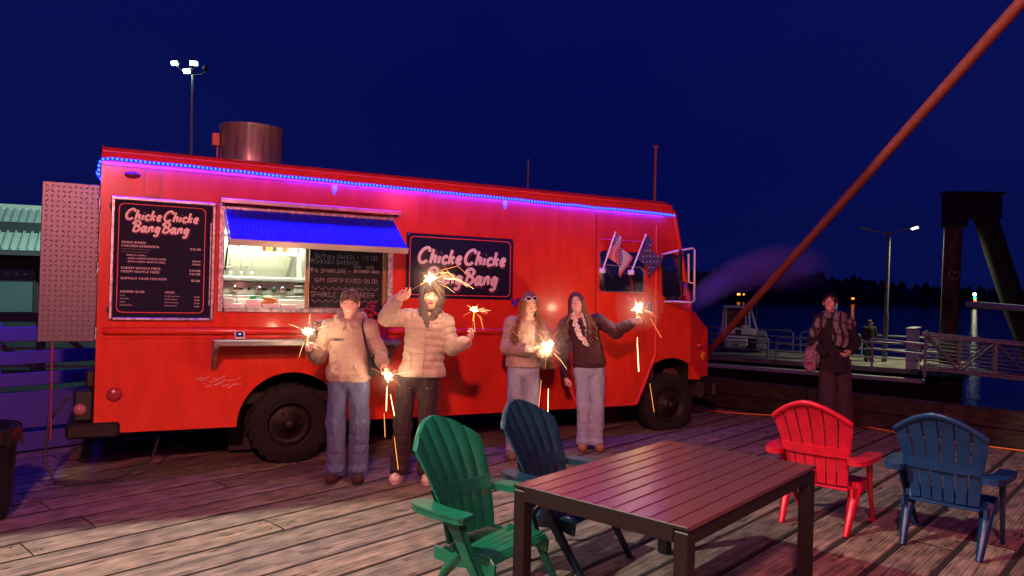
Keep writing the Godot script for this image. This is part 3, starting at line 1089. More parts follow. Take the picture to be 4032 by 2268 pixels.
func build_truck() -> void:
	var yaw := deg_to_rad(26.8)
	var nd := deg_to_rad(0.7)
	var X := Vector3(cos(yaw) * cos(nd), -sin(nd), -sin(yaw) * cos(nd))
	var N := Vector3(sin(yaw), 0, cos(yaw))
	truck_base = Transform3D(Basis(X, N.cross(X), N), Vector3(-2.043, 0, -7.066))
	wall = Transform3D(Basis(Vector3.RIGHT, deg_to_rad(-2.0)), Vector3.ZERO)
	truck = thing("food_truck", "red food truck with an open serving hatch and a blue light rope along its roof", "food truck")
	truck.transform = truck_base
	# serving side
	var out := PackedVector2Array([Vector2(-1.67, 2.7), Vector2(-1.67, 0.39)])
	out.append_array(PackedVector2Array(arc_pts(-0.03, 0.385, 0.49, 180, 0, 20)))
	out.append_array(PackedVector2Array([Vector2(3.46, 0.385), Vector2(3.96, 0.38)]))
	out.append_array(PackedVector2Array(arc_pts(4.5, 0.42, 0.52, 172, 28, 16)))
	out.append_array(PackedVector2Array([Vector2(4.8, 0.67), Vector2(4.8, 1.56), Vector2(4.765, 1.6), Vector2(4.5, 2.7)]))
	var b := MB.new()
	fill_poly(b, out, [rect_poly(-0.68, 1.475, 0.9, 2.4), rect_poly(3.43, 1.72, 4.1, 2.21, 0.07), PackedVector2Array([Vector2(4.34, 2.13), Vector2(4.36, 1.72), Vector2(4.43, 1.65), Vector2(4.62, 1.65), Vector2(4.68, 1.72), Vector2(4.58, 2.13), Vector2(4.52, 2.2), Vector2(4.4, 2.2)])], -0.04, 0.0)
	obj("side_panel", b, M.red, truck, wall)
	b = MB.new()
	b.prism(rect_poly(-1.67, 0.39, 4.8, 2.7), -2.34, -2.3)
	obj("side_panel", b, M.red, truck)
	# roof with round edges
	var prof := []
	for a in [180.0, 165.0, 150.0, 135.0, 120.0, 105.0, 92.0]:
		prof.append(Vector2(0.14 * cos(deg_to_rad(a)) + 0.14, 2.735 + 0.145 * sin(deg_to_rad(a))))
	prof.append(Vector2(0.5, 2.91))
	prof.append(Vector2(1.15, 2.94))
	for k in range(prof.size() - 2, -1, -1):
		prof.append(Vector2(2.24 - prof[k].x if k > 7 else 2.24 - prof[k].x, prof[k].y))
	prof.push_front(Vector2(0.0, 2.69))
	prof.append(Vector2(2.24, 2.69))
	b = MB.new()
	b.smooth(true)
	var ends := [[-1.67, 0.0], [-1.655, 0.012], [4.42, 0.012], [4.5, 0.03], [4.56, 0.09]]
	for e in ends.size() - 1:
		for k in prof.size() - 1:
			var q := []
			for c in [[e, k], [e, k + 1], [e + 1, k + 1], [e + 1, k]]:
				var p: Vector2 = prof[c[1]]
				q.append(Vector3(ends[c[0]][0], p.y - (ends[c[0]][1] if p.y > 2.7 else 0.0), -0.085 - p.x))
			b.quad(q[0], q[3], q[2], q[1])
	b.smooth(false)
	obj("roof", b, M.red, truck)
	b = MB.new()   # gutter strip above the lamps
	b.tube([wallp(-1.66, 2.815, -0.012), wallp(1.5, 2.815, -0.012), wallp(4.5, 2.81, -0.012)], 0.012, 6)
	obj("gutter", b, M.red_plain, truck)
	# rear wall and the diamond plate door swung out along the side
	b = MB.new()
	fill_poly(b, PackedVector2Array([Vector2(-2.3, 0.5), Vector2(-0.03, 0.5), Vector2(-0.1, 2.74), Vector2(-2.3, 2.74)]), [rect_poly(-1.6, 0.9, -0.5, 2.5)], -1.67, -1.64, Transform3D(Basis(Vector3(0, 0, 1), Vector3(0, 1, 0), Vector3(1, 0, 0)), Vector3.ZERO))
	obj("rear_wall", b, M.red_plain, truck)
	b = MB.new()
	b.box(Vector3(-1.885, 1.845, -0.02), Vector3(0.425, 1.345, 0.035), Basis(), 0.006)
	var plate := flat(Color(0.11, 0.105, 0.12), 0.42, 0.5)
	plate.heightmap_enabled = true
	plate.heightmap_texture = diamond_tex()
	plate.heightmap_scale = 0.25
	plate.uv1_triplanar = true
	plate.uv1_scale = Vector3(12, 12, 12)
	var rd := obj("rear_door", b, plate, truck, wall)
	label_part(rd, "diamond plate rear door swung open")
	b = MB.new()
	for v in [1.25, 1.8, 2.35]:
		b.tube([Vector3(-1.675, v - 0.05, 0.0), Vector3(-1.675, v + 0.05, 0.0)], 0.012, 8)
	obj("hinge", b, M.alu, rd)
	# belt rib, access door, seams
	b = MB.new()
	var rib := [wallp(-1.61, 1.266, 0.0), wallp(-1.58, 1.266, 0.02), wallp(3.3, 1.266, 0.02), wallp(3.34, 1.266, 0.0)]
	b.tube(rib, 0.034, 10)
	obj("belt_rib", b, M.red, truck)
	b = MB.new()
	b.tube([wallp(-1.6, 1.2, 0.0), wallp(3.34, 1.2, 0.0)], 0.006, 5)
	obj("seam_bead", b, M.red, truck)
	b = MB.new()
	b.prism(rect_poly(-1.33, 2.46, -1.215, 2.67, 0.015), 0.001, 0.008)
	obj("access_door", b, M.red, truck, wall)
	b = MB.new()
	b.prism(rect_poly(-1.345, 2.445, -1.2, 2.685, 0.02), 0.0005, 0.004)
	obj("access_frame", b, flat(Color(0.3, 0.006, 0.006), 0.4), truck, wall)
	for u in [3.385]:
		b = MB.new()
		b.box(Vector3(u, 1.52, 0.0), Vector3(0.012, 2.26, 0.006))
		obj("door_seam", b, flat(Color(0.12, 0.004, 0.004), 0.5), truck, wall)
	# cab door: a slightly proud skin with a round moulding along its front edge
	b = MB.new()
	fill_poly(b, PackedVector2Array([Vector2(3.4, 0.41), Vector2(3.95, 0.41), Vector2(4.24, 0.98), Vector2(4.235, 2.6), Vector2(3.4, 2.62)]), [rect_poly(3.43, 1.72, 4.1, 2.21, 0.07)], 0.0005, 0.01)
	var door := obj("cab_door", b, M.red, truck, wall)
	b = MB.new()
	b.tube([Vector3(4.245, 2.55, 0.012), Vector3(4.25, 1.0, 0.012), Vector3(4.24, 0.96, 0.012), Vector3(3.98, 0.415, 0.012), Vector3(3.94, 0.4, 0.012), Vector3(3.42, 0.4, 0.012)], 0.02, 8)
	obj("moulding", b, M.red, door)
	b = MB.new()
	b.box(Vector3(3.75, 2.335, 0.02), Vector3(0.66, 0.014, 0.03), Basis(), 0.004)
	obj("drip_rail", b, M.red_plain, door)
	b = MB.new()
	b.box(Vector3(4.155, 1.545, 0.014), Vector3(0.07, 0.152, 0.012), Basis(), 0.004)
	b.tube([Vector3(4.135, 1.49, 0.02), Vector3(4.135, 1.5, 0.045), Vector3(4.14, 1.6, 0.045), Vector3(4.14, 1.61, 0.02)], 0.011, 6)
	b.ball(Vector3(4.17, 1.49, 0.025), Vector3.ONE * 0.016, 8, 6)
	obj("handle", b, flat(Color(0.7, 0.7, 0.7), 0.15, 1.0), door)
	b = MB.new()
	b.prism(rect_poly(3.432, 1.722, 4.098, 2.208, 0.068), -0.028, -0.022)
	var pane := obj("door_window", b, M.glass, door)
	b = MB.new()
	b.loop([Vector3(3.44, 1.73, -0.016), Vector3(3.44, 2.0, -0.016), Vector3(3.49, 2.045, -0.016), Vector3(4.03, 2.035, -0.016), Vector3(4.09, 1.98, -0.016), Vector3(4.09, 1.73, -0.016)], 0.008, 5)
	obj("sliding_frame", b, flat(Color(0.35, 0.28, 0.22), 0.4, 0.6), pane)
	b = MB.new()
	b.prism(PackedVector2Array([Vector2(4.342, 2.128), Vector2(4.362, 1.722), Vector2(4.432, 1.652), Vector2(4.618, 1.652), Vector2(4.678, 1.722), Vector2(4.578, 2.128), Vector2(4.518, 2.198), Vector2(4.402, 2.198)]), -0.026, -0.02)
	obj("quarter_window", b, M.glass, truck, wall)
	b = MB.new()
	b.loop([Vector3(4.335, 2.13, 0.002), Vector3(4.355, 1.72, 0.002), Vector3(4.43, 1.643, 0.002), Vector3(4.625, 1.643, 0.002), Vector3(4.688, 1.72, 0.002), Vector3(4.586, 2.13, 0.002), Vector3(4.522, 2.207, 0.002), Vector3(4.4, 2.207, 0.002)], 0.014, 6)
	obj("window_gasket", b, M.black, truck, wall)
	b = MB.new()
	b.box(Vector3(4.62, 1.6, 0.004), Vector3(0.152, 0.012, 0.006))
	obj("nameplate", b, M.steel, truck, wall)
	# nose: cheeks, hood, front, windscreen
	b = MB.new()
	b.smooth(false)
	for sg in [0, 1]:
		var z0 := 0.0 if sg == 0 else -2.3
		var z1 := -0.14 if sg == 0 else -2.16
		var c := [Vector3(4.8, 0.67, z0 - 0.023), Vector3(5.2, 0.69, z1 - 0.024), Vector3(5.2, 1.27, z1 - 0.045), Vector3(5.17, 1.31, z1 - 0.046), Vector3(4.8, 1.56, z0 - 0.055)]
		for k in range(1, 4):
			if sg == 0:
				b.tri(c[0], c[k], c[k + 1])
			else:
				b.tri(c[0], c[k + 1], c[k])
	b.quad(Vector3(4.8, 1.56, -0.055), Vector3(5.17, 1.31, -0.186), Vector3(5.17, 1.31, -2.206), Vector3(4.8, 1.56, -2.355))
	b.quad(Vector3(5.17, 1.31, -0.186), Vector3(5.2, 1.27, -0.185), Vector3(5.2, 1.27, -2.205), Vector3(5.17, 1.31, -2.206))
	b.quad(Vector3(5.2, 1.27, -0.185), Vector3(5.2, 0.69, -0.164), Vector3(5.2, 0.69, -2.184), Vector3(5.2, 1.27, -2.205))
	obj("nose", b, M.red, truck)
	b = MB.new()
	b.quad(Vector3(4.77, 1.6, -0.06), Vector3(4.77, 1.6, -2.3), Vector3(4.5, 2.72, -2.3), Vector3(4.5, 2.72, -0.1))
	obj("windscreen", b, M.glass, truck)
	b = MB.new()
	b.tube([Vector3(4.79, 1.56, -0.06), Vector3(4.52, 2.72, -0.1)], 0.03, 8)
	b.tube([Vector3(4.79, 1.57, -0.06), Vector3(4.79, 1.57, -2.3)], 0.03, 8)
	b.tube([Vector3(4.64, 2.14, -1.2), Vector3(4.78, 1.57, -1.2)], 0.025, 6)
	obj("windscreen_frame", b, M.red, truck)
	b = MB.new()
	b.box(Vector3(4.3, 1.1, -1.2), Vector3(0.05, 1.0, 2.1))
	b.box(Vector3(3.3, 1.8, -1.2), Vector3(0.03, 2.0, 2.1))
	b.box(Vector3(4.45, 1.66, -1.2), Vector3(0.5, 0.06, 2.0))
	obj("cab_lining", b, flat(Color(0.05, 0.045, 0.05), 0.7), truck)
	b = MB.new()
	b.tube([Vector3(4.2, 1.9, -0.9), Vector3(3.95, 2.15, -0.85), Vector3(3.75, 2.3, -0.8)], 0.02, 6)
	b.tube([Vector3(4.0, 1.5, -0.75), Vector3(3.8, 2.35, -0.75)], 0.025, 6)
	b.tube([Vector3(4.07, 1.5, -0.8), Vector3(3.87, 2.35, -0.8)], 0.012, 6)
	obj("grab_rail", b, flat(Color(0.45, 0.45, 0.42), 0.4, 0.8), truck)
	# scrapes in the paint before the rear wheel, rust freckles, row of rivets under the roof
	var r2 := RandomNumberGenerator.new()
	r2.seed = 17
	b = MB.new()
	for k in 16:
		var p := Vector3(-0.66 + r2.randf_range(-0.2, 0.2), 0.8 + r2.randf_range(-0.05, 0.05), 0.0008)
		b.box(p, Vector3(r2.randf_range(0.01, 0.1), r2.randf_range(0.003, 0.008), 0.0016), Basis(Vector3.BACK, 0.25 + r2.randf_range(-0.3, 0.3)))
	tag(obj("scrapes", b, flat(Color(0.5, 0.36, 0.4), 0.6), truck, wall), "", "", "", "stuff")
	b = MB.new()
	for k in 70:
		b.ball(Vector3(r2.randf_range(-1.6, 3.3), r2.randf_range(0.45, 2.6), 0.0), Vector3.ONE * r2.randf_range(0.003, 0.007) * Vector3(1, 1, 0.3), 6, 4)
	for k in 58:
		b.ball(Vector3(-1.6 + k * 0.085, 1.235 - 0.075, 0.0), Vector3(0.006, 0.006, 0.003), 6, 4)
		b.ball(Vector3(-1.6 + k * 0.105, 2.775, -0.002), Vector3(0.006, 0.006, 0.003), 6, 4)
	tag(obj("rivets", b, flat(Color(0.34, 0.05, 0.03), 0.5), truck, wall), "", "", "", "stuff")
	# lamps and reflectors
	b = MB.new()
	b.lathe([Vector2(0.06, 0), Vector2(0.06, 0.012), Vector2(0.045, 0.022), Vector2(0.0, 0.026)], 20, Transform3D(wall.basis * Basis(Vector3.RIGHT, PI / 2), wallp(-1.52, 0.72, 0.0)))
	obj("reflector", b, flat(Color(0.28, 0.03, 0.04), 0.25), truck)
	b = MB.new()
	b.ball(wallp(-1.43, 2.625, 0.012), Vector3(0.065, 0.03, 0.025), 12, 6)
	obj("marker_lamp", b, flat(Color(0.12, 0.005, 0.008), 0.2), truck)
	b = MB.new()
	b.ball(Vector3(5.06, 0.95, -0.1), Vector3(0.05, 0.06, 0.02), 14, 8, Basis(Vector3.UP, 0.3))
	obj("turn_signal", b, flat(Color(0.6, 0.22, 0.05), 0.25), truck)
	b = MB.new()
	b.ball(Vector3(4.97, 1.085, -0.075), Vector3(0.045, 0.03, 0.03), 12, 6)
	obj("marker_lamp", b, flat(Color(0.5, 0.04, 0.02), 0.25), truck)
	for u in [0.33, 2.19]:
		b = MB.new()
		b.box(Vector3(u, 2.655, 0.012), Vector3(0.05, 0.07, 0.024), Basis(), 0.006)
		b.box(Vector3(u, 2.61, 0.01), Vector3(0.025, 0.03, 0.02), Basis(), 0.004)
		obj("roof_clip", b, flat(Color(0.4, 0.4, 0.45), 0.4), truck, wall)
	b = MB.new()
	b.tube([Vector3(2.31, 1.585, 0.0), Vector3(2.31, 1.585, 0.06), Vector3(2.3, 1.54, 0.075)], 0.018, 8)
	b.tube([Vector3(2.33, 1.61, 0.05), Vector3(2.37, 1.62, 0.05)], 0.014, 6)
	obj("spigot", b, flat(Color(0.05, 0.05, 0.16), 0.4, 0.3), truck, wall)
	# mirror on its white bracket
	b = MB.new()
	var mz := 0.2
	b.tube([wallp(4.33, 2.2, 0.02), wallp(4.4, 2.235, mz), wallp(4.55, 2.27, mz + 0.12), wallp(4.56, 2.25, mz + 0.14), wallp(4.56, 1.64, mz + 0.14), wallp(4.54, 1.62, mz + 0.12), wallp(4.42, 1.63, mz - 0.05), wallp(4.38, 1.625, 0.01)], 0.013, 8)
	b.tube([wallp(4.5, 2.2, mz + 0.1), wallp(4.51, 1.86, mz + 0.1), wallp(4.56, 1.85, mz + 0.14)], 0.013, 8)
	var arm := obj("mirror_arm", b, flat(Color(0.62, 0.55, 0.52), 0.4), truck)
	b = MB.new()
	b.ball(wallp(4.42, 2.06, mz + 0.04), Vector3(0.085, 0.2, 0.03), 20, 12, Basis(Vector3.UP, 0.75))
	obj("mirror_shell", b, M.black, arm)
	b = MB.new()
	b.lathe([Vector2(0.0, -0.01), Vector2(0.085, 0.0), Vector2(0.085, 0.012), Vector2(0.0, 0.03)], 20, Transform3D(Basis(Vector3.UP, 1.15) * Basis(Vector3.RIGHT, PI / 2), wallp(4.465, 1.78, mz + 0.06)))
	obj("round_mirror", b, flat(Color(0.8, 0.8, 0.8), 0.05, 1.0), arm)
	build_wheels()
	build_underside()
	build_boards()
	build_hatch()
	# kitchen extract hood on the roof
	b = MB.new()
	b.lathe([Vector2(0.25, -0.05), Vector2(0.31, 0.02), Vector2(0.315, 0.05), Vector2(0.315, 0.4), Vector2(0.325, 0.41), Vector2(0.325, 0.425), Vector2(0.3, 0.425), Vector2(0.29, 0.3), Vector2(0.0, 0.3)], 40, Transform3D(Basis(), Vector3(-0.335, 2.9, -1.0)))
	var drum := flat(Color(0.62, 0.58, 0.58), 0.3, 0.7)
	drum.albedo_texture = noise_tex(FastNoiseLite.TYPE_SIMPLEX, 0.02, 256, 4, 0.0, 61, grad(Color(0.6, 0.6, 0.6), Color(1, 1, 1)))
	drum.uv1_triplanar = true
	drum.uv1_scale = Vector3(4, 0.25, 4)
	var hood := obj("extract_hood", b, drum, truck)
	b = MB.new()
	b.box(Vector3(-0.69, 3.16, -0.98), Vector3(0.07, 0.13, 0.1), Basis(), 0.006)
	b.tube([Vector3(-0.67, 3.09, -0.98), Vector3(-0.67, 2.9, -0.98)], 0.01, 6)
	obj("switch_box", b, flat(Color(0.42, 0.12, 0.08), 0.5), hood)
	# serving shelf
	b = MB.new()
	b.box(Vector3(0.08, 1.195, 0.165), Vector3(1.68, 0.012, 0.33))
	b.box(Vector3(0.08, 1.18, 0.33), Vector3(1.68, 0.042, 0.012), Basis(), 0.003)
	var shelf := obj("serving_shelf", b, M.steel, truck)
	for u in [-0.74, 0.88]:
		b = MB.new()
		b.prism(PackedVector2Array([Vector2(0.0, 1.18), Vector2(0.0, 0.93), Vector2(0.04, 0.93), Vector2(0.3, 1.14), Vector2(0.3, 1.18)]), u - 0.018, u + 0.018, Transform3D(Basis(Vector3(0, 0, 1), Vector3(0, 1, 0), Vector3(-1, 0, 0)), Vector3(2 * u, 0, 0)) if false else Transform3D(Basis(Vector3(0, 0, 1), Vector3(0, 1, 0), Vector3(1, 0, 0)), Vector3.ZERO))
		obj("bracket", b, M.alu, shelf)


func diamond_tex() -> Texture2D:
	var im := Image.create(64, 64, false, Image.FORMAT_L8)
	for y in 64:
		for x in 64:
			var v := 0.0
			for c in [[16, 16, 1.0], [48, 48, 1.0], [48, 16, -1.0], [16, 48, -1.0]]:
				var dx: float = x - c[0]
				var dy: float = y - c[1]
				var a: float = (dx + dy * c[2]) * 0.7071
				var e: float = (dx - dy * c[2]) * 0.7071
				v = maxf(v, clampf(1.6 - sqrt(pow(a / 11.0, 2) + pow(e / 4.0, 2)) * 1.6, 0.0, 1.0))
			im.set_pixel(x, y, Color(v, v, v))
	return ImageTexture.create_from_image(im)


func build_wheels() -> void:
	for w in [[-0.03, 0.37, 0.37, true], [4.52, 0.36, 0.365, false]]:
		for side in 2:
			for inner in (2 if w[3] else 1):
				var z := -0.05 - inner * 0.27 if side == 0 else -2.2 + inner * 0.27
				var sg := 1.0 if side == 0 else -1.0
				var r: float = w[2]
				var xf := Transform3D(Basis(Vector3.RIGHT, PI / 2 * sg), Vector3(w[0], w[1], z))
				var b := MB.new()
				b.lathe([Vector2(0.22, -0.21), Vector2(0.3, -0.22), Vector2(r - 0.02, -0.2), Vector2(r, -0.17), Vector2(r, -0.03), Vector2(r - 0.015, -0.01), Vector2(r - 0.05, 0.0), Vector2(0.27, 0.005), Vector2(0.225, -0.005), Vector2(0.21, -0.03)], 40, xf)
				for k in 48:
					var a := TAU * k / 48.0
					var p := xf * Vector3(cos(a) * (r - 0.006), -0.03 if k % 2 == 0 else -0.16, sin(a) * (r - 0.006))
					b.box(p, Vector3(0.03, 0.03, 0.05), xf.basis * Basis(Vector3.UP, -a), 0.004)
				var tyre := obj("wheel", b, M.rubber, truck)
				b = MB.new()
				var dish := -0.09 if w[3] else -0.03
				b.lathe([Vector2(0.0, dish + 0.03), Vector2(0.06, dish + 0.03), Vector2(0.075, dish), Vector2(0.15, dish - 0.012), Vector2(0.18, dish - 0.03), Vector2(0.2, -0.05), Vector2(0.208, -0.012), Vector2(0.222, -0.004), Vector2(0.226, -0.012)], 36, xf)
				for k in 6:
					var a := TAU * k / 6.0
					b.ball(xf * Vector3(cos(a) * 0.11, dish + 0.004, sin(a) * 0.11), Vector3.ONE * 0.016, 6, 4)
				obj("rim", b, M.rim, tyre)
				b = MB.new()
				b.lathe([Vector2(0.05, dish + 0.02), Vector2(0.05, dish + 0.07), Vector2(0.03, dish + 0.085), Vector2(0.0, dish + 0.088)], 18, xf)
				obj("hub", b, M.rim, tyre)


func build_underside() -> void:
	var dark := flat(Color(0.012, 0.01, 0.01), 0.8)
	var b := MB.new()
	b.box(Vector3(1.7, 0.62, -1.2), Vector3(6.2, 0.1, 2.1))
	b.box(Vector3(1.7, 0.5, -0.85), Vector3(6.4, 0.16, 0.08))
	b.box(Vector3(1.7, 0.5, -1.5), Vector3(6.4, 0.16, 0.08))
	b.box(Vector3(2.3, 0.42, -1.2), Vector3(0.9, 0.3, 0.5))
	obj("chassis", b, dark, truck)
	b = MB.new()
	b.tube([Vector3(-0.03, 0.37, -0.3), Vector3(-0.03, 0.37, -2.0)], 0.06, 10)
	b.tube([Vector3(4.52, 0.36, -0.2), Vector3(4.52, 0.36, -2.1)], 0.045, 10)
	b.ball(Vector3(-0.03, 0.37, -1.15), Vector3(0.16, 0.16, 0.2))
	obj("axle", b, dark, truck)
	for a in [[-0.03, 0.385, 0.49], [4.5, 0.42, 0.52]]:
		b = MB.new()
		var p := arc_pts(a[0], a[1], a[2] + 0.01, 180, 0, 16)
		for k in 16:
			b.quad(Vector3(p[k].x, p[k].y, -0.045), Vector3(p[k + 1].x, p[k + 1].y, -0.045), Vector3(p[k + 1].x, p[k + 1].y, -0.62), Vector3(p[k].x, p[k].y, -0.62))
		b.box(Vector3(a[0], a[1] + 0.1, -0.64), Vector3(a[2] * 2.0, 0.9, 0.03))
		obj("wheel_arch", b, flat(Color(0.03, 0.022, 0.02), 0.8), truck)
	# rear bumper with its round lamp, and the boxes above it
	b = MB.new()
	b.box(Vector3(-1.67, 0.42, -0.13), Vector3(0.4, 0.13, 0.3), Basis(), 0.02)
	b.box(Vector3(-1.8, 0.42, -1.15), Vector3(0.16, 0.14, 2.2), Basis(), 0.02)
	var bump := obj("rear_bumper", b, M.rim, truck)
	b = MB.new()
	b.box(Vector3(-1.75, 0.63, -0.18), Vector3(0.15, 0.27, 0.3), Basis(), 0.02)
	b.box(Vector3(-1.71, 0.84, -0.28), Vector3(0.08, 0.16, 0.2), Basis(), 0.02)
	obj("lamp_box", b, M.black, bump)
	b = MB.new()
	b.lathe([Vector2(0.05, 0), Vector2(0.05, 0.02), Vector2(0.03, 0.035), Vector2(0.0, 0.04)], 18, Transform3D(Basis(Vector3.RIGHT, PI / 2), Vector3(-1.775, 0.6, -0.03)))
	obj("tail_lamp", b, flat(Color(0.3, 0.12, 0.12), 0.3), bump)
	b = MB.new()
	b.box(Vector3(5.3, 0.52, -1.15), Vector3(0.1, 0.2, 2.1), Basis(), 0.03)
	b.box(Vector3(5.2, 0.52, -0.2), Vector3(0.2, 0.2, 0.1), Basis(), 0.03)
	obj("front_bumper", b, M.rim, truck)
	b = MB.new()
	b.box(Vector3(5.2, 0.64, -0.55), Vector3(0.12, 0.25, 0.5), Basis(), 0.03)
	b.prism(PackedVector2Array([Vector2(4.72, 0.62), Vector2(5.0, 0.6), Vector2(4.95, 0.78), Vector2(4.75, 0.8)]), -0.5, -0.46)
	obj("apron", b, flat(Color(0.1, 0.06, 0.04), 0.7), truck)


const GLYPHS := {
	"C": [1.3, [[1.22, 1.3, 1.22, 1.62, 0.88, 1.75, 0.4, 1.42, 0.13, 0.8, 0.27, 0.2, 0.72, 0.05, 1.12, 0.32]]],
	"h": [0.84, [[0.22, 1.62, 0.05, 0.0], [0.1, 0.4, 0.38, 0.85, 0.64, 0.76, 0.58, 0.35, 0.66, 0.05]]],
	"i": [0.42, [[0.18, 0.85, 0.1, 0.3, 0.18, 0.04], [0.24, 1.24, 0.26, 1.25]]],
	"c": [0.7, [[0.6, 0.66, 0.45, 0.88, 0.2, 0.74, 0.08, 0.4, 0.2, 0.08, 0.46, 0.05, 0.62, 0.2]]],
	"k": [0.8, [[0.26, 1.62, 0.05, 0.0], [0.66, 0.86, 0.2, 0.45], [0.3, 0.5, 0.62, 0.02]]],
	"e": [0.74, [[0.14, 0.42, 0.42, 0.48, 0.58, 0.7, 0.4, 0.9, 0.16, 0.66, 0.12, 0.25, 0.34, 0.03, 0.64, 0.2]]],
	"B": [1.12, [[0.36, 1.45, 0.12, 0.0], [-0.08, 1.15, 0.1, 1.58, 0.6, 1.74, 0.96, 1.45, 0.78, 1.05, 0.42, 0.92], [0.42, 0.92, 0.86, 0.8, 0.96, 0.4, 0.66, 0.06, 0.14, 0.03]]],
	"a": [0.9, [[0.6, 0.72, 0.36, 0.9, 0.06, 0.52, 0.14, 0.04, 0.42, 0.14, 0.6, 0.72], [0.72, 0.95, 0.62, 0.3, 0.76, 0.0, 0.94, 0.12]]],
	"n": [0.84, [[0.16, 0.88, 0.05, 0.0], [0.1, 0.45, 0.38, 0.88, 0.62, 0.78, 0.58, 0.35, 0.68, 0.04]]],
	"g": [0.84, [[0.6, 0.7, 0.38, 0.88, 0.12, 0.52, 0.2, 0.08, 0.44, 0.18, 0.6, 0.7], [0.7, 0.88, 0.6, 0.0, 0.48, -0.46, 0.2, -0.58, 0.0, -0.4]]],
	" ": [0.16, []]}


func curve_through(p: Array) -> PackedVector2Array:
	var pts := []
	for k in range(0, p.size(), 2):
		pts.append(Vector2(p[k] + p[k + 1] * 0.16, p[k + 1]))
	var out := PackedVector2Array()
	if pts.size() == 2:
		return PackedVector2Array(pts)
	for k in pts.size() - 1:
		for s in 5:
			out.append(pts[k].cubic_interpolate(pts[k + 1], pts[maxi(k - 1, 0)], pts[mini(k + 2, pts.size() - 1)], s / 5.0))
	out.append(pts[pts.size() - 1])
	return out


func brush_text(text: String, scale: float, half: float, grow: float) -> MB:
	var b := MB.new()
	var x := 0.0
	var lift := 0
	for ch in text:
		var g: Array = GLYPHS[ch]
		for s in g[1]:
			var line := curve_through(s)
			for k in line.size():
				line[k] = (line[k] * Vector2(0.88, 0.88) + Vector2(x + 0.07, 0.04)) * scale
			var outs := []
			var holes := []
			for pg in Geometry2D.offset_polyline(line, (half + grow) * scale, Geometry2D.JOIN_ROUND, Geometry2D.END_ROUND):
				if Geometry2D.is_polygon_clockwise(pg):
					holes.append(pg)
				else:
					outs.append(pg)
			for o in outs:
				fill_poly(b, o, holes, 0.0, 0.0012 + 0.00025 * (lift % 7))
			lift += 1
		x += g[0]
	return b


func brush_sign(text: String, u: float, v: float, scale: float, n: float, parent: Node) -> void:
	var s := scale * 0.1
	obj("letter_outline", brush_text(text, scale, 0.152, 0.075), M.sign_red, parent, Transform3D(Basis(), Vector3(u + s, v - s, n)))
	obj("letter_shadow", brush_text(text, scale, 0.152, 0.045), M.navy, parent, Transform3D(Basis(), Vector3(u + s, v - s, n + 0.0025)))
	obj("letter_shadow", brush_text(text, scale, 0.152, 0.05), M.navy, parent, Transform3D(Basis(), Vector3(u, v, n + 0.005)))
	obj("lettering", brush_text(text, scale, 0.152, 0.0), M.cream, parent, Transform3D(Basis(), Vector3(u, v, n + 0.0075)))


func print_text(text: String, cap: float, u: float, v: float, n: float, material: Material, parent: Node, align := HORIZONTAL_ALIGNMENT_LEFT, stretch := 1.12, bold := true) -> MeshInstance3D:
	var f := SystemFont.new()
	f.font_names = PackedStringArray(["Droid Sans"])
	f.font_weight = 700 if bold else 400
	var tm := TextMesh.new()
	tm.font = f
	tm.text = text
	tm.font_size = 32
	tm.pixel_size = cap / 23.0
	tm.depth = 0.001
	tm.curve_step = 2.0
	tm.horizontal_alignment = align
	tm.vertical_alignment = VERTICAL_ALIGNMENT_CENTER
	return obj("lettering", tm, material, parent, Transform3D(Basis.from_scale(Vector3(stretch, 1, 1)), Vector3(u, v, n)))


func line_frame(x0: float, y0: float, x1: float, y1: float, r: float, w: float, z: float) -> MB:
	var b := MB.new()
	fill_poly(b, rect_poly(x0, y0, x1, y1, r), [rect_poly(x0 + w, y0 + w, x1 - w, y1 - w, r - w * 0.6)], 0.0, 0.0015, Transform3D(Basis(), Vector3(0, 0, z)))
	return b


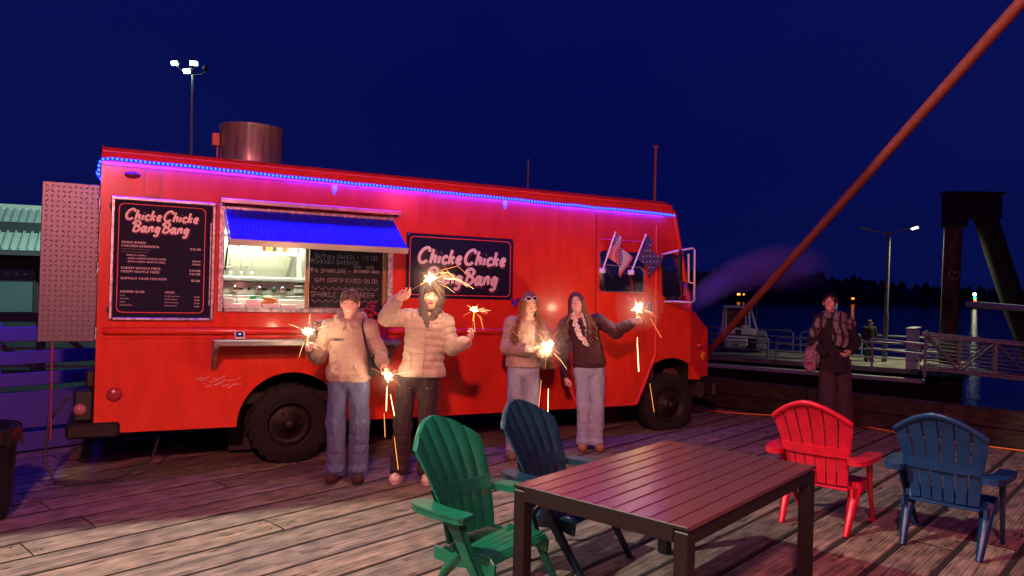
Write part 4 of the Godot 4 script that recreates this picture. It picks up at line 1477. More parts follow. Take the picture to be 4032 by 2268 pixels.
func build_boards() -> void:
	# sign in the middle of the side
	var b := MB.new()
	b.prism(rect_poly(1.08, 1.607, 2.3, 2.272), 0.001, 0.014)
	var s := obj("name_sign", b, M.navy, truck, wall)
	obj("border", line_frame(1.112, 1.637, 2.27, 2.243, 0.05, 0.009, 0.0145), M.sign_red, s)
	brush_sign("Chicke Chicke", 1.185, 1.965, 0.104, 0.0145, s)
	brush_sign("Bang Bang", 1.3, 1.757, 0.107, 0.0145, s)
	b = MB.new()
	for u in [1.1, 2.283]:
		for v in [1.622, 2.257]:
			b.ball(Vector3(u, v, 0.015), Vector3(0.007, 0.007, 0.004), 8, 4)
	tag(obj("screw", b, M.alu, s), "", "", "", "stuff")
	# menu board in its metal frame
	b = MB.new()
	b.prism(rect_poly(-1.56, 1.385, -0.775, 2.4), 0.004, 0.03)
	var m := obj("menu_board", b, M.navy, truck, wall)
	b = MB.new()
	b.box(Vector3(-1.57, 1.89, 0.022), Vector3(0.028, 1.05, 0.044), Basis(), 0.006)
	b.box(Vector3(-0.76, 1.89, 0.022), Vector3(0.03, 1.05, 0.044), Basis(), 0.006)
	b.box(Vector3(-1.165, 1.372, 0.022), Vector3(0.78, 0.026, 0.044), Basis(), 0.006)
	b.box(Vector3(-1.165, 2.412, 0.026), Vector3(0.84, 0.03, 0.055), Basis(), 0.006)
	b.box(Vector3(-0.785, 1.87, 0.045), Vector3(0.012, 0.75, 0.01), Basis(), 0.003)
	obj("frame", b, M.alu, m)
	b = MB.new()
	for v in [1.45, 2.345]:
		b = MB.new()
		b.box(Vector3(-1.588, v, 0.03), Vector3(0.022, 0.04, 0.03), Basis(), 0.004)
		obj("latch", b, M.black, m)
	obj("border", line_frame(-1.527, 1.425, -0.83, 2.372, 0.045, 0.006, 0.0305), M.sign_red, m)
	brush_sign("Chicke Chicke", -1.485, 2.23, 0.0605, 0.0305, m)
	brush_sign("Bang Bang", -1.425, 2.128, 0.0605, 0.0305, m)
	var z := 0.031
	var rows := [[1.43 - 2.93, 2.035, 0.019, "BANG! BANG!", ""], [-1.5, 2.004, 0.019, "CHICKEN SANDWICH", "$12.00"], [-1.46, 1.924, 0.0125, "MAKE IT A MEAL:", ""],
		[-1.46, 1.896, 0.0145, "· WITH CHEESY WAFFLE FRIES", "$20.00"], [-1.46, 1.868, 0.0145, "· WITH CRISPY WAFFLE FRIES", "$18.00"], [-1.5, 1.812, 0.019, "CHEESY WAFFLE FRIES", "$14.00"],
		[-1.5, 1.781, 0.019, "CRISPY WAFFLE FRIES", "$12.00"], [-1.5, 1.722, 0.019, "BUFFALO YOUR CHICKEN!", "$2.00"], [-1.5, 1.607, 0.019, "DRINKS $2.00", ""], [-1.15, 1.607, 0.019, "SIDES", ""]]
	for r in rows:
		print_text(r[3], r[2], r[0], r[1], z, M.print, m)
		if r[4]:
			print_text(r[4], r[2], -0.865, r[1] - 0.006, z, M.print, m, HORIZONTAL_ALIGNMENT_RIGHT)
	for k in 2:
		print_text(["Crispy Fried Chicken, Bang Bang Sauce,", "Pickles and Lettuce on a Toasted Bun"][k], 0.0095, -1.5, 1.976 - k * 0.024, z, M.print_dim, m, HORIZONTAL_ALIGNMENT_LEFT, 1.0, false)
	for k in 4:
		print_text(["Coke", "Diet Coke", "Sprite", "Bottled Water"][k], 0.0115, -1.5, 1.574 - k * 0.028, z, M.print, m, HORIZONTAL_ALIGNMENT_LEFT, 1.0, false)
		print_text(["Bang Bang Sauce", "Nacho Cheese", "Ranch Dressing", "Buffalo Sauce"][k], 0.0115, -1.15, 1.574 - k * 0.028, z, M.print, m, HORIZONTAL_ALIGNMENT_LEFT, 1.0, false)
		print_text(["$2.00", "$3.00", "$2.00", "$2.00"][k], 0.0115, -0.865, 1.57 - k * 0.028, z, M.print, m, HORIZONTAL_ALIGNMENT_RIGHT, 1.1)


func build_hatch() -> void:
	# frame round the serving opening
	var b := MB.new()
	b.box(Vector3(-0.69, 1.94, 0.006), Vector3(0.05, 1.0, 0.03), Basis(), 0.006)
	b.box(Vector3(0.91, 1.94, 0.006), Vector3(0.06, 1.0, 0.03), Basis(), 0.006)
	b.box(Vector3(0.11, 1.462, 0.008), Vector3(1.54, 0.045, 0.034), Basis(), 0.006)
	b.box(Vector3(0.11, 2.4, 0.006), Vector3(1.54, 0.04, 0.03), Basis(), 0.006)
	b.box(Vector3(0.11, 1.478, -0.12), Vector3(1.56, 0.012, 0.22))
	b.box(Vector3(-0.672, 1.93, -0.09), Vector3(0.012, 0.9, 0.16))
	var f := obj("window_frame", b, M.alu, truck, wall)
	b = MB.new()
	for k in 9:
		b.ball(Vector3(-0.6 + k * 0.18, 1.462, 0.026), Vector3(0.006, 0.006, 0.003), 6, 4)
		b.ball(Vector3(-0.69, 1.5 + k * 0.11, 0.022), Vector3(0.006, 0.006, 0.003), 6, 4)
	tag(obj("rivet", b, M.black, f), "", "", "", "stuff")
	b = MB.new()
	b.box(Vector3(0.13, 2.465, 0.06), Vector3(1.69, 0.008, 0.12), Basis(Vector3.RIGHT, 0.12))
	b.box(Vector3(0.13, 2.45, 0.12), Vector3(1.69, 0.04, 0.008), Basis(), 0.002)
	b.box(Vector3(0.96, 2.44, 0.06), Vector3(0.01, 0.045, 0.11), Basis(), 0.002)
	obj("drip_cap", b, M.steel, truck, wall)
	# the hatch: a ribbed sheet, blue lamplight put into its colour, in a metal frame, sloping outwards
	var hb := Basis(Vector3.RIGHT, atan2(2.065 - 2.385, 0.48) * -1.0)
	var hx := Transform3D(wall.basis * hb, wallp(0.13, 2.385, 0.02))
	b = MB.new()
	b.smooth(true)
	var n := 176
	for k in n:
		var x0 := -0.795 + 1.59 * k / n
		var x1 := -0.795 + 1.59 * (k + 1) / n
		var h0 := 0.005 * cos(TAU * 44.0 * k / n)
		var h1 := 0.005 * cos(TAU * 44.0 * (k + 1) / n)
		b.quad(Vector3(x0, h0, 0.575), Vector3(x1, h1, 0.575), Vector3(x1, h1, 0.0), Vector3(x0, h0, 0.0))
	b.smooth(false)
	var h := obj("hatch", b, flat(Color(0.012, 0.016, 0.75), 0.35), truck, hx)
	label_part(h, "open hatch of ribbed sheet coloured as lit blue")
	b = MB.new()
	b.box(Vector3(0, -0.02, 0.58), Vector3(1.61, 0.06, 0.012), Basis(), 0.003)
	b.box(Vector3(-0.8, -0.025, 0.29), Vector3(0.012, 0.04, 0.58), Basis(), 0.003)
	b.box(Vector3(0.8, -0.025, 0.29), Vector3(0.012, 0.04, 0.58), Basis(), 0.003)
	obj("frame", b, flat(Color(0.55, 0.47, 0.42), 0.45, 0.4), h)
	b = MB.new()
	b.tube([wallp(-0.65, 1.83, -0.04), wallp(-0.645, 2.02, 0.08)], 0.009, 6)
	b.tube([wallp(-0.645, 2.0, 0.07), wallp(-0.63, 2.2, 0.2)], 0.006, 6)
	obj("gas_strut", b, M.black, truck)


func build_kitchen() -> void:
	var lining := flat(Color(0.62, 0.62, 0.58), 0.5, 0.2)
	var b := MB.new()
	b.box(Vector3(0.3, 1.7, -2.2), Vector3(3.9, 2.0, 0.03))
	b.box(Vector3(0.3, 0.78, -1.46), Vector3(3.9, 0.03, 1.5))
	b.box(Vector3(0.3, 2.6, -1.15), Vector3(3.9, 0.03, 2.0))
	b.box(Vector3(-1.58, 1.7, -1.15), Vector3(0.03, 1.86, 2.0))
	b.box(Vector3(2.2, 1.7, -1.15), Vector3(0.03, 1.86, 2.0))
	obj("kitchen_lining", b, lining, truck)
	# cook line facing the window
	b = MB.new()
	b.box(Vector3(0.2, 1.18, -1.6), Vector3(2.6, 0.78, 0.78), Basis(), 0.004)
	b.box(Vector3(0.2, 1.75, -1.22), Vector3(2.6, 0.045, 0.12), Basis(), 0.012)
	b.box(Vector3(0.2, 1.665, -1.62), Vector3(2.6, 0.18, 0.74))
	var range_ := obj("cook_range", b, M.steel_pale, truck)
	label_part(range_, "stainless steel cook range")
	b = MB.new()
	b.box(Vector3(0.2, 1.65, -1.232), Vector3(2.6, 0.14, 0.03), Basis(), 0.004)
	obj("control_panel", b, flat(Color(0.6, 0.57, 0.5), 0.4, 0.7), range_)
	for k in 3:
		b = MB.new()
		b.lathe([Vector2(0.036, 0.0), Vector2(0.036, 0.018), Vector2(0.026, 0.03), Vector2(0.0, 0.034)], 20, Transform3D(Basis(Vector3.RIGHT, PI / 2), Vector3([-0.438, -0.19, 0.058][k], 1.642, -1.214)))
		b.box(Vector3([-0.438, -0.19, 0.058][k], 1.644, -1.176), Vector3(0.012, 0.06, 0.02), Basis(Vector3.BACK, [0.5, 0.6, 0.7][k]), 0.003)
		obj("knob", b, flat(Color(0.75, 0.75, 0.75), 0.15, 1.0), range_)
	b = MB.new()
	for u in [-0.377, -0.129, 0.124]:
		b.prism(rect_poly(u - 0.026, 1.626, u + 0.026, 1.65, 0.008), -1.216, -1.2145)
	b.lathe([Vector2(0.014, 0.0), Vector2(0.014, 0.002), Vector2(0.0, 0.002)], 14, Transform3D(Basis(Vector3.RIGHT, PI / 2), Vector3(-0.288, 1.637, -1.216)))
	for k in 8:
		b.box(Vector3(-0.52 + k * 0.108, 1.712, -1.215), Vector3(0.052, 0.005, 0.003))
	tag(obj("vent_slot", b, M.black, range_), "", "", "", "stuff")
	b = MB.new()
	b.lathe([Vector2(0.03, 0.0), Vector2(0.03, 0.015), Vector2(0.018, 0.03), Vector2(0.0, 0.032)], 18, Transform3D(Basis(Vector3.RIGHT, PI / 2), Vector3(-0.03, 1.642, -1.216)))
	obj("dial", b, flat(Color(0.05, 0.07, 0.06), 0.3), range_)
	b = MB.new()
	b.box(Vector3(0.235, 1.645, -1.21), Vector3(0.1, 0.08, 0.02), Basis(), 0.005)
	b.box(Vector3(0.235, 1.68, -1.2), Vector3(0.1, 0.012, 0.03), Basis(), 0.004)
	obj("drawer", b, flat(Color(0.62, 0.6, 0.52), 0.4, 0.5), range_)
	for k in 4:
		b = MB.new()
		b.box(Vector3(-0.63 + k * 0.42, 1.3, -1.2), Vector3(0.405, 0.46, 0.02), Basis(), 0.006)
		obj("door", b, flat(Color(0.66, 0.66, 0.6), 0.42, 0.5), range_)
	b = MB.new()
	b.box(Vector3(0.2, 2.0, -1.97), Vector3(2.6, 0.55, 0.02))
	obj("splash_back", b, flat(Color(0.3, 0.27, 0.22), 0.35, 0.6), truck)
	b = MB.new()
	b.box(Vector3(-0.2, 2.045, -1.42), Vector3(0.9, 0.008, 0.44))
	b.box(Vector3(-0.2, 2.03, -1.2), Vector3(0.9, 0.045, 0.01), Basis(), 0.003)
	obj("upper_shelf", b, flat(Color(0.75, 0.75, 0.72), 0.4, 0.3), truck)
	b = MB.new()
	b.box(Vector3(0.5, 1.9, -1.6), Vector3(0.36, 0.6, 0.5), Basis(), 0.02)
	obj("steel_column", b, flat(Color(0.6, 0.6, 0.56), 0.4, 0.6), truck)
	# lamps: a tube under the ceiling and one over the range
	for k in 2:
		var at := Vector3([-0.2, -0.2][k], [2.56, 2.28][k], [-0.75, -1.75][k])
		b = MB.new()
		b.box(at + Vector3(0, 0.02, 0), Vector3([1.3, 0.9][k], 0.03, 0.12), Basis(), 0.008)
		var fit := obj("tube_light", b, M.white, truck)
		b = MB.new()
		b.tube([at + Vector3(-[0.6, 0.4][k], -0.015, 0), at + Vector3([0.6, 0.4][k], -0.015, 0)], 0.02, 10)
		obj("lamp_tube", b, glow(Color(0.9, 1.0, 0.88), 5.0), fit)
		var l := AreaLight3D.new()
		l.name = "kitchen_light"
		l.area_size = Vector2([1.2, 0.8][k], 0.05)
		l.light_energy = [4.4, 2.4][k]
		l.light_color = Color(0.94, 1.0, 0.88)
		l.area_range = 8.0
		l.shadow_enabled = true
		l.transform = truck_base * Transform3D(Basis(Vector3.RIGHT, -PI / 2), at + Vector3(0, -0.045, 0))
		add_child(l)
	# top row of the range: food pans on the shelf
	var T := func(p: Vector3) -> Vector3: return truck_base * p
	var t := thing("steam_pan", "white lidded pan on the upper shelf inside the truck", "pan", T.call(Vector3(-0.3, 2.052, -1.3)), deg_to_rad(26.8))
	b = MB.new()
	b.box(Vector3(0, 0.035, 0), Vector3(0.2, 0.07, 0.14), Basis(), 0.015)
	obj("tray", b, M.white, t)
	b = MB.new()
	b.box(Vector3(0, 0.08, 0), Vector3(0.23, 0.018, 0.16), Basis(), 0.006)
	obj("lid", b, M.white, t)
	t = thing("paper_roll", "roll of paper standing at the right end of the upper shelf inside the truck", "paper roll", T.call(Vector3(0.19, 2.05, -1.3)))
	b = MB.new()
	b.lathe([Vector2(0.0, 0.0), Vector2(0.05, 0.0), Vector2(0.05, 0.13), Vector2(0.02, 0.13), Vector2(0.02, 0.05), Vector2(0.0, 0.05)], 20)
	obj("roll", b, M.paper, t)
	t = thing("cutting_board", "pale board leaning at the right behind the cook range", "board", T.call(Vector3(0.2, 1.78, -1.5)), deg_to_rad(26.8))
	b = MB.new()
	b.box(Vector3(0, 0.14, 0), Vector3(0.05, 0.3, 0.02), Basis(Vector3.BACK, -0.3), 0.005)
	obj("board", b, M.white, t)
	for k in 5:
		t = thing("squeeze_bottle", ["red", "yellow", "brown", "white", "orange"][k] + " sauce bottle on the upper shelf inside the truck", "bottle", T.call(Vector3(-0.12 + k * 0.055, 2.05, -1.38)), 0.0, "sauce bottles on the upper shelf")
		b = MB.new()
		b.lathe([Vector2(0.0, 0.0), Vector2(0.022, 0.0), Vector2(0.022, 0.085), Vector2(0.012, 0.1), Vector2(0.005, 0.125), Vector2(0.0, 0.125)], 12)
		obj("bottle", b, flat([Color(0.4, 0.03, 0.02), Color(0.5, 0.36, 0.04), Color(0.12, 0.05, 0.02), Color(0.6, 0.6, 0.56), Color(0.5, 0.18, 0.03)][k], 0.4), t)
	for k in 3:
		t = thing("ladle", ["first", "second", "third"][k] + " steel ladle from the left hanging before the splash back", "ladle", T.call(Vector3(-0.42 + k * 0.12, 1.98, -1.9)), deg_to_rad(26.8), "steel ladles above the cook range")
		b = MB.new()
		b.tube([Vector3(0, 0.0, 0), Vector3(0.004, -0.15, 0)], 0.005, 6)
		b.ball(Vector3(0.004, -0.17, 0.01), Vector3(0.03, 0.022, 0.03), 12, 6)
		obj("bowl", b, M.steel, t)
	t = thing("plastic_tub", "white round tub on the steel ledge inside the truck", "tub", T.call(Vector3(-0.53, 1.775, -1.25)), 0.0)
	b = MB.new()
	b.lathe([Vector2(0.0, 0.0), Vector2(0.04, 0.0), Vector2(0.048, 0.08), Vector2(0.056, 0.082), Vector2(0.056, 0.1), Vector2(0.0, 0.1)], 20)
	obj("tub", b, flat(Color(0.7, 0.68, 0.62), 0.5), t)


func build_truck_things() -> void:
	var S := func(u: float, v: float, n: float) -> Vector3: return truck_base * wallp(u, v, n)
	var turn := deg_to_rad(26.8)
	# chalkboard in a wooden frame
	var t := thing("chalkboard", "chalkboard with handwritten specials filling the right half of the serving window", "chalkboard")
	t.transform = truck_base * wall
	var b := MB.new()
	b.box(Vector3(0.49, 1.86, -0.07), Vector3(0.73, 0.78, 0.015))
	obj("board", b, M.chalkboard, t)
	b = MB.new()
	b.box(Vector3(0.1, 1.87, -0.065), Vector3(0.03, 0.8, 0.03), Basis(), 0.004)
	b.box(Vector3(0.875, 1.87, -0.065), Vector3(0.03, 0.8, 0.03), Basis(), 0.004)
	b.box(Vector3(0.49, 1.482, -0.06), Vector3(0.8, 0.02, 0.03), Basis(), 0.004)
	var fw := flat(Color(0.4, 0.2, 0.07), 0.6)
	obj("frame", b, fw, t)
	var lines := [[0.27, 2.075, 0.03, "& FRIES - 18 00"], [0.14, 2.085, 0.018, "4 Pieces"], [0.17, 2.06, 0.018, "upon request"], [0.18, 1.975, 0.042, "Buffalo RANCH - 12 00"], [0.17, 1.925, 0.036, "CHICKEN SANDWICH"], [0.56, 1.89, 0.026, "MEAL  18.00"],
		[0.18, 1.838, 0.036, "6 SPARKLERS -"], [0.56, 1.85, 0.024, "$8 CHEESY 20.00"], [0.18, 1.745, 0.037, "Gift CERTIFICATES-20 00"], [0.14, 1.6, 0.046, "SPARKLE      BURGER"]]
	for l in lines:
		obj("chalk_writing", chalk(l[3], l[2], l[0], l[1]), M.chalk, t)
	b = MB.new()
	for v in [1.94, 1.855]:   # stars in front of two lines
		for k in 3:
			var a := PI * k / 3.0 + 0.3
			b.tube([Vector3(0.145 - cos(a) * 0.026, v + 0.012 - sin(a) * 0.026, -0.061), Vector3(0.145 + cos(a) * 0.026, v + 0.012 + sin(a) * 0.026, -0.061)], 0.003, 4)
	for v in [1.68, 1.555]:
		var zig := []
		for k in 21:
			zig.append(Vector3(0.15 + k * 0.033, v + (0.016 if k % 2 == 0 else -0.012), -0.061))
		b.tube(zig, 0.0028, 4)
	obj("chalk_scrolls", b, M.chalk, t)
	# food on the sill
	var foods := [["foam_box", -0.39, "white foam box with its lid up on the window sill, left of the burger", 0.14], ["foam_box", -0.545, "low open foam tray on the window sill, beside the clear tub", 0.13], ["foam_box", -0.057, "open foam tray on the window sill, right of the burger", 0.15]]
	for k in 3:
		var f: Array = foods[k]
		t = thing(f[0], f[2], "food box", S.call(f[1], 1.485, -0.13), turn, "foam boxes on the window sill")
		b = MB.new()
		var w: float = f[3]
		var p := [Vector2(-w * 0.42, 0), Vector2(w * 0.42, 0), Vector2(w * 0.5, 0.032), Vector2(-w * 0.5, 0.032)]
		b.prism(PackedVector2Array(p), -0.055, 0.055)
		obj("tray", b, M.paper, t)
		if k == 0:
			b = MB.new()
			b.prism(PackedVector2Array([Vector2(-w * 0.5, 0.034), Vector2(w * 0.5, 0.034), Vector2(w * 0.36, 0.075), Vector2(-w * 0.36, 0.075)]), -0.058, 0.05)
			obj("lid", b, M.paper, t)
	t = thing("chicken_burger", "chicken burger in a paper tray on the window sill", "burger", S.call(-0.235, 1.485, -0.12), turn)
	b = MB.new()
	b.prism(PackedVector2Array([Vector2(-0.06, 0), Vector2(0.06, 0), Vector2(0.085, 0.038), Vector2(-0.085, 0.038)]), -0.06, 0.06)
	obj("paper_tray", b, M.paper, t)
	b = MB.new()
	b.ball(Vector3(-0.015, 0.055, 0.0), Vector3(0.07, 0.026, 0.055), 16, 8, Basis(Vector3.BACK, 0.2))
	b.ball(Vector3(0.01, 0.082, -0.005), Vector3(0.066, 0.022, 0.055), 16, 8, Basis(Vector3.BACK, -0.2))
	obj("bun", b, mottled(flat(Color(0.6, 0.29, 0.08), 0.6), M.cloth_a, Vector3(10, 10, 10)), t)
	b = MB.new()
	for k in 9:
		b.box(Vector3(-0.03 + k * 0.011, 0.045 + 0.006 * (k % 3), 0.035 + 0.008 * (k % 2)), Vector3(0.05, 0.009, 0.009), Basis(Vector3.UP, k * 1.3) * Basis(Vector3.BACK, 0.4 * sin(k * 2.0)), 0.002)
	obj("waffle_fries", b, flat(Color(0.65, 0.3, 0.05), 0.6), t)
	for k in 2:
		t = thing("sauce_bottle", ["green capped bottle behind the lidded foam box", "green capped bottle behind the burger"][k], "bottle", S.call([-0.37, -0.255][k], 1.485, -0.22), turn, "green capped bottles on the window sill")
		b = MB.new()
		b.lathe([Vector2(0.0, 0.0), Vector2(0.024, 0.0), Vector2(0.024, 0.075), Vector2(0.0, 0.08)], 14)
		obj("bottle", b, M.white, t)
		b = MB.new()
		b.lathe([Vector2(0.031, 0.078), Vector2(0.031, 0.108), Vector2(0.026, 0.112), Vector2(0.0, 0.112)], 16)
		obj("cap", b, flat(Color(0.01, 0.32, 0.09), 0.4), t)
	t = thing("clear_tub", "clear plastic tub at the left end of the window sill", "tub", S.call(-0.615, 1.485, -0.13), turn)
	b = MB.new()
	b.prism(PackedVector2Array([Vector2(-0.045, 0), Vector2(0.04, 0), Vector2(0.05, 0.075), Vector2(-0.05, 0.075)]), -0.05, 0.05)
	obj("tub", b, flat(Color(0.6, 0.7, 0.66), 0.2), t)
	b = MB.new()
	b.box(Vector3(0, 0.08, 0), Vector3(0.11, 0.012, 0.11), Basis(), 0.004)
	obj("lid", b, M.white, t)
	# card reader on the shelf
	t = thing("card_reader", "small square white card reader at the left end of the serving shelf", "card reader", S.call(-0.535, 1.202, 0.2), turn)
	b = MB.new()
	b.box(Vector3(0, 0.035, 0), Vector3(0.088, 0.018, 0.088), Basis(Vector3.RIGHT, 0.75), 0.008)
	b.box(Vector3(0, 0.012, 0), Vector3(0.07, 0.024, 0.06), Basis(), 0.005)
	obj("body", b, flat(Color(0.6, 0.55, 0.55), 0.3), t)
	b = MB.new()
	b.box(Vector3(0, 0.0425, 0.0075), Vector3(0.066, 0.002, 0.066), Basis(Vector3.RIGHT, 0.75), 0.0005)
	obj("screen", b, flat(Color(0.03, 0.03, 0.06), 0.15), t)
	b = MB.new()
	b.box(Vector3(0, 0.0443, 0.0088), Vector3(0.018, 0.001, 0.014), Basis(Vector3.RIGHT, 0.75), 0.0003)
	obj("screen_icon", b, glow(Color(0.8, 0.8, 1.0), 1.5), t)
	# stack of trays
	t = thing("tray_rack", "stack of shiny steel trays on the serving shelf behind the boy in the hoodie", "tray rack", S.call(0.28, 1.202, 0.16), turn)
	for k in 3:
		b = MB.new()
		b.box(Vector3([-0.05, 0.08, 0.02][k], 0.1 + k * 0.035, 0), Vector3(0.3, 0.012, 0.22), Basis(), 0.004)
		obj("tray", b, flat(Color(0.8, 0.8, 0.8), 0.25, 0.8), t)
	b = MB.new()
	for x in [-0.16, 0.2]:
		b.box(Vector3(x, 0.08, -0.09), Vector3(0.015, 0.16, 0.015))
		b.box(Vector3(x, 0.08, 0.09), Vector3(0.015, 0.16, 0.015))
	b.box(Vector3(0.05, 0.03, 0), Vector3(0.3, 0.06, 0.2), Basis(), 0.01)
	obj("stand", b, M.steel, t)
	# potted red flowers
	t = thing("flower_pot", "red potted chrysanthemum wrapped in red foil on the serving shelf", "potted plant", S.call(0.76, 1.202, 0.16), turn)
	b = MB.new()
	b.lathe([Vector2(0.0, 0.0), Vector2(0.075, 0.0), Vector2(0.1, 0.13), Vector2(0.135, 0.19), Vector2(0.12, 0.195), Vector2(0.09, 0.14), Vector2(0.0, 0.13)], 22)
	var foil := flat(Color(0.36, 0.012, 0.03), 0.25, 0.3)
	obj("foil_wrap", b, foil, t)
	b = MB.new()
	var r2 := RandomNumberGenerator.new()
	r2.seed = 8
	for k in 170:
		var d := Vector3(r2.randfn(), absf(r2.randfn()) * 0.9 - 0.1, r2.randfn()).normalized()
		var p := Vector3(0, 0.21, 0) + d * Vector3(0.15, 0.12, 0.14) * r2.randf_range(0.6, 1.0)
		b.box(p, Vector3(0.035, 0.003, 0.018), Basis(Vector3(r2.randf(), r2.randf(), r2.randf()).normalized(), r2.randf() * 6.0))
	tag(obj("leaves", b, flat(Color(0.02, 0.035, 0.015), 0.7), t), "", "", "", "stuff")
	b = MB.new()
	for k in 60:
		var d := Vector3(r2.randfn(), absf(r2.randfn()) * 0.8, r2.randfn() + 0.3).normalized()
		var p := Vector3(0, 0.215, 0) + d * Vector3(0.17, 0.14, 0.15) * r2.randf_range(0.9, 1.05)
		b.ball(p, Vector3(0.02, 0.012, 0.02), 7, 4, Basis(Vector3.UP.cross(d).normalized(), acos(clampf(d.y, -1, 1))))
	tag(obj("blossoms", b, flat(Color(0.3, 0.01, 0.03), 0.7), t), "", "", "", "stuff")
	# flags clipped on the cab window
	for k in 2:
		var o: Array = [[Vector3(3.462, 1.99, 0.0), Vector3(3.50, 2.40, 0.22)], [Vector3(3.87, 1.985, 0.0), Vector3(3.93, 2.40, 0.22)]][k]
		var lbl: String = ["striped flag with stars on a white stick clipped to the cab window", "dark blue starry flag on a white stick clipped at the cab window's front"][k]
		t = thing("car_flag", lbl, "flag", S.call(o[0].x, o[0].y, 0.0), 0.0, "small flags clipped to the cab window")
		t.basis = truck_base.basis * wall.basis
		var tip: Vector3 = o[1] - o[0]
		b = MB.new()
		b.tube([Vector3(0, -0.03, 0.035), Vector3(0.0, 0.0, 0.035), tip], 0.01, 8)
		b.ball(tip, Vector3.ONE * 0.014, 8, 6)
		obj("stick", b, M.white, t)
		b = MB.new()
		b.box(Vector3(0.0, -0.02, 0.02), Vector3(0.075, 0.055, 0.04), Basis(), 0.008)
		obj("clip", b, M.white, t)
		flag_cloth(t, tip, k)
	# rope of blue lamps along the roof edge and round the tail
	t = thing("led_rope", "rope of blue lamps along the truck's roof edge and round its tail", "light rope")
	t.transform = truck_base
	var pts := [Vector3(-1.69, 2.63, -2.25), Vector3(-1.69, 2.655, -1.2), Vector3(-1.695, 2.63, -0.16), Vector3(-1.69, 2.59, -0.08), wallp(-1.688, 2.6, 0.012), wallp(-1.688, 2.69, 0.016), wallp(-1.67, 2.735, 0.018), wallp(-1.585, 2.75, 0.018)]
	var sag := FastNoiseLite.new()
	sag.seed = 11
	sag.frequency = 1.6
	for k in 64:
		var u := -1.5 + k * 6.0 / 63.0
		pts.append(wallp(u, lerpf(2.744, 2.69, (u + 1.5) / 6.0) + sag.get_noise_1d(u) * 0.012, 0.018))
	b = MB.new()
	b.tube(pts, 0.013, 6)
	obj("rope_light", b, glow(lin(Color(0.0008, 0.003, 1.0)), 12.0), t)
	var bead := MB.new()
	bead.ball(Vector3.ZERO, Vector3.ONE * 0.011, 6, 4)
	var mesh := bead.done()
	var all := []
	var run := 0.0
	for k in pts.size() - 1:
		var a: Vector3 = pts[k]
		var c: Vector3 = pts[k + 1]
		var len := a.distance_to(c)
		while run < len:
			all.append(a.lerp(c, run / len))
			run += 0.036
		run -= len
	var mm := MultiMesh.new()
	mm.transform_format = MultiMesh.TRANSFORM_3D
	mm.mesh = mesh
	mm.instance_count = all.size()
	for k in all.size():
		mm.set_instance_transform(k, Transform3D(Basis(), all[k] + Vector3(-0.006 if all[k].z < -0.1 else 0.0, 0, 0.0 if all[k].z < -0.1 else 0.01)))
	var mi := MultiMeshInstance3D.new()
	mi.name = "led_bulbs"
	mi.multimesh = mm
	mi.material_override = glow(lin(Color(0.006, 0.022, 1.0)), 26.0)
	t.add_child(mi)
	mi.set_meta("kind", "stuff")
	for k in 5:
		var l := AreaLight3D.new()
		l.name = "led_light"
		l.light_color = lin(Color(0.012, 0.01, 1.0))
		l.shadow_enabled = true
		l.area_range = 12.0
		if k < 4:
			l.area_size = Vector2(1.5, 0.02)
			l.light_energy = 2.2
			l.transform = truck_base * Transform3D(wall.basis * Basis(Vector3.RIGHT, deg_to_rad(-55)), wallp(-0.9 + k * 1.52, 2.72 - k * 0.012, 0.06))
		else:
			l.area_size = Vector2(2.0, 0.02)
			l.light_energy = 10.0
			l.transform = truck_base * Transform3D(Basis(Vector3.UP, PI / 2) * Basis(Vector3.RIGHT, deg_to_rad(-8)), Vector3(-1.74, 2.62, -1.2))
		add_child(l)
	# cable hanging at the tail
	t = thing("power_cable", "black cable looping from the truck's tail down to the deck", "cable", truck_base * Vector3(-1.8, 0.0, 0.0))
	b = MB.new()
	b.tube([Vector3(0.1, 0.72, -0.3), Vector3(-0.14, 0.68, -0.1), Vector3(-0.22, 0.5, 0.0), Vector3(-0.2, 0.2, 0.08), Vector3(-0.1, 0.04, 0.12), Vector3(0.1, 0.02, 0.1), Vector3(0.35, 0.025, -0.05), Vector3(0.5, 0.12, -0.3), Vector3(0.48, 0.3, -0.5)], 0.011, 8)
	obj("cord", b, M.black, t)
	t = thing("strap_line", "thin red strap hanging below the open rear door", "strap", truck_base * Vector3(-1.98, 0.3, -0.06))
	b = MB.new()
	b.tube([Vector3(0, 0.9, 0), Vector3(0.01, 0.5, 0.02), Vector3(0.0, 0.05, 0.0)], 0.008, 6)
	obj("strap", b, flat(Color(0.3, 0.02, 0.04), 0.7), t)
	t = thing("extension_cord", "orange extension cord lying on the deck behind the chairs", "cord")
	b = MB.new()
	b.tube([Vector3(1.5, 0.012, -10.6), Vector3(2.73, 0.012, -10.6), Vector3(3.16, 0.012, -10.35), Vector3(3.97, 0.012, -10.2), Vector3(4.6, 0.012, -9.5), Vector3(5.0, 0.012, -8.9), Vector3(5.45, 0.012, -8.5), Vector3(5.84, 0.012, -8.2), Vector3(6.6, 0.012, -8.0)], 0.011, 6)
	obj("cord", b, flat(Color(0.6, 0.16, 0.02), 0.5), t)


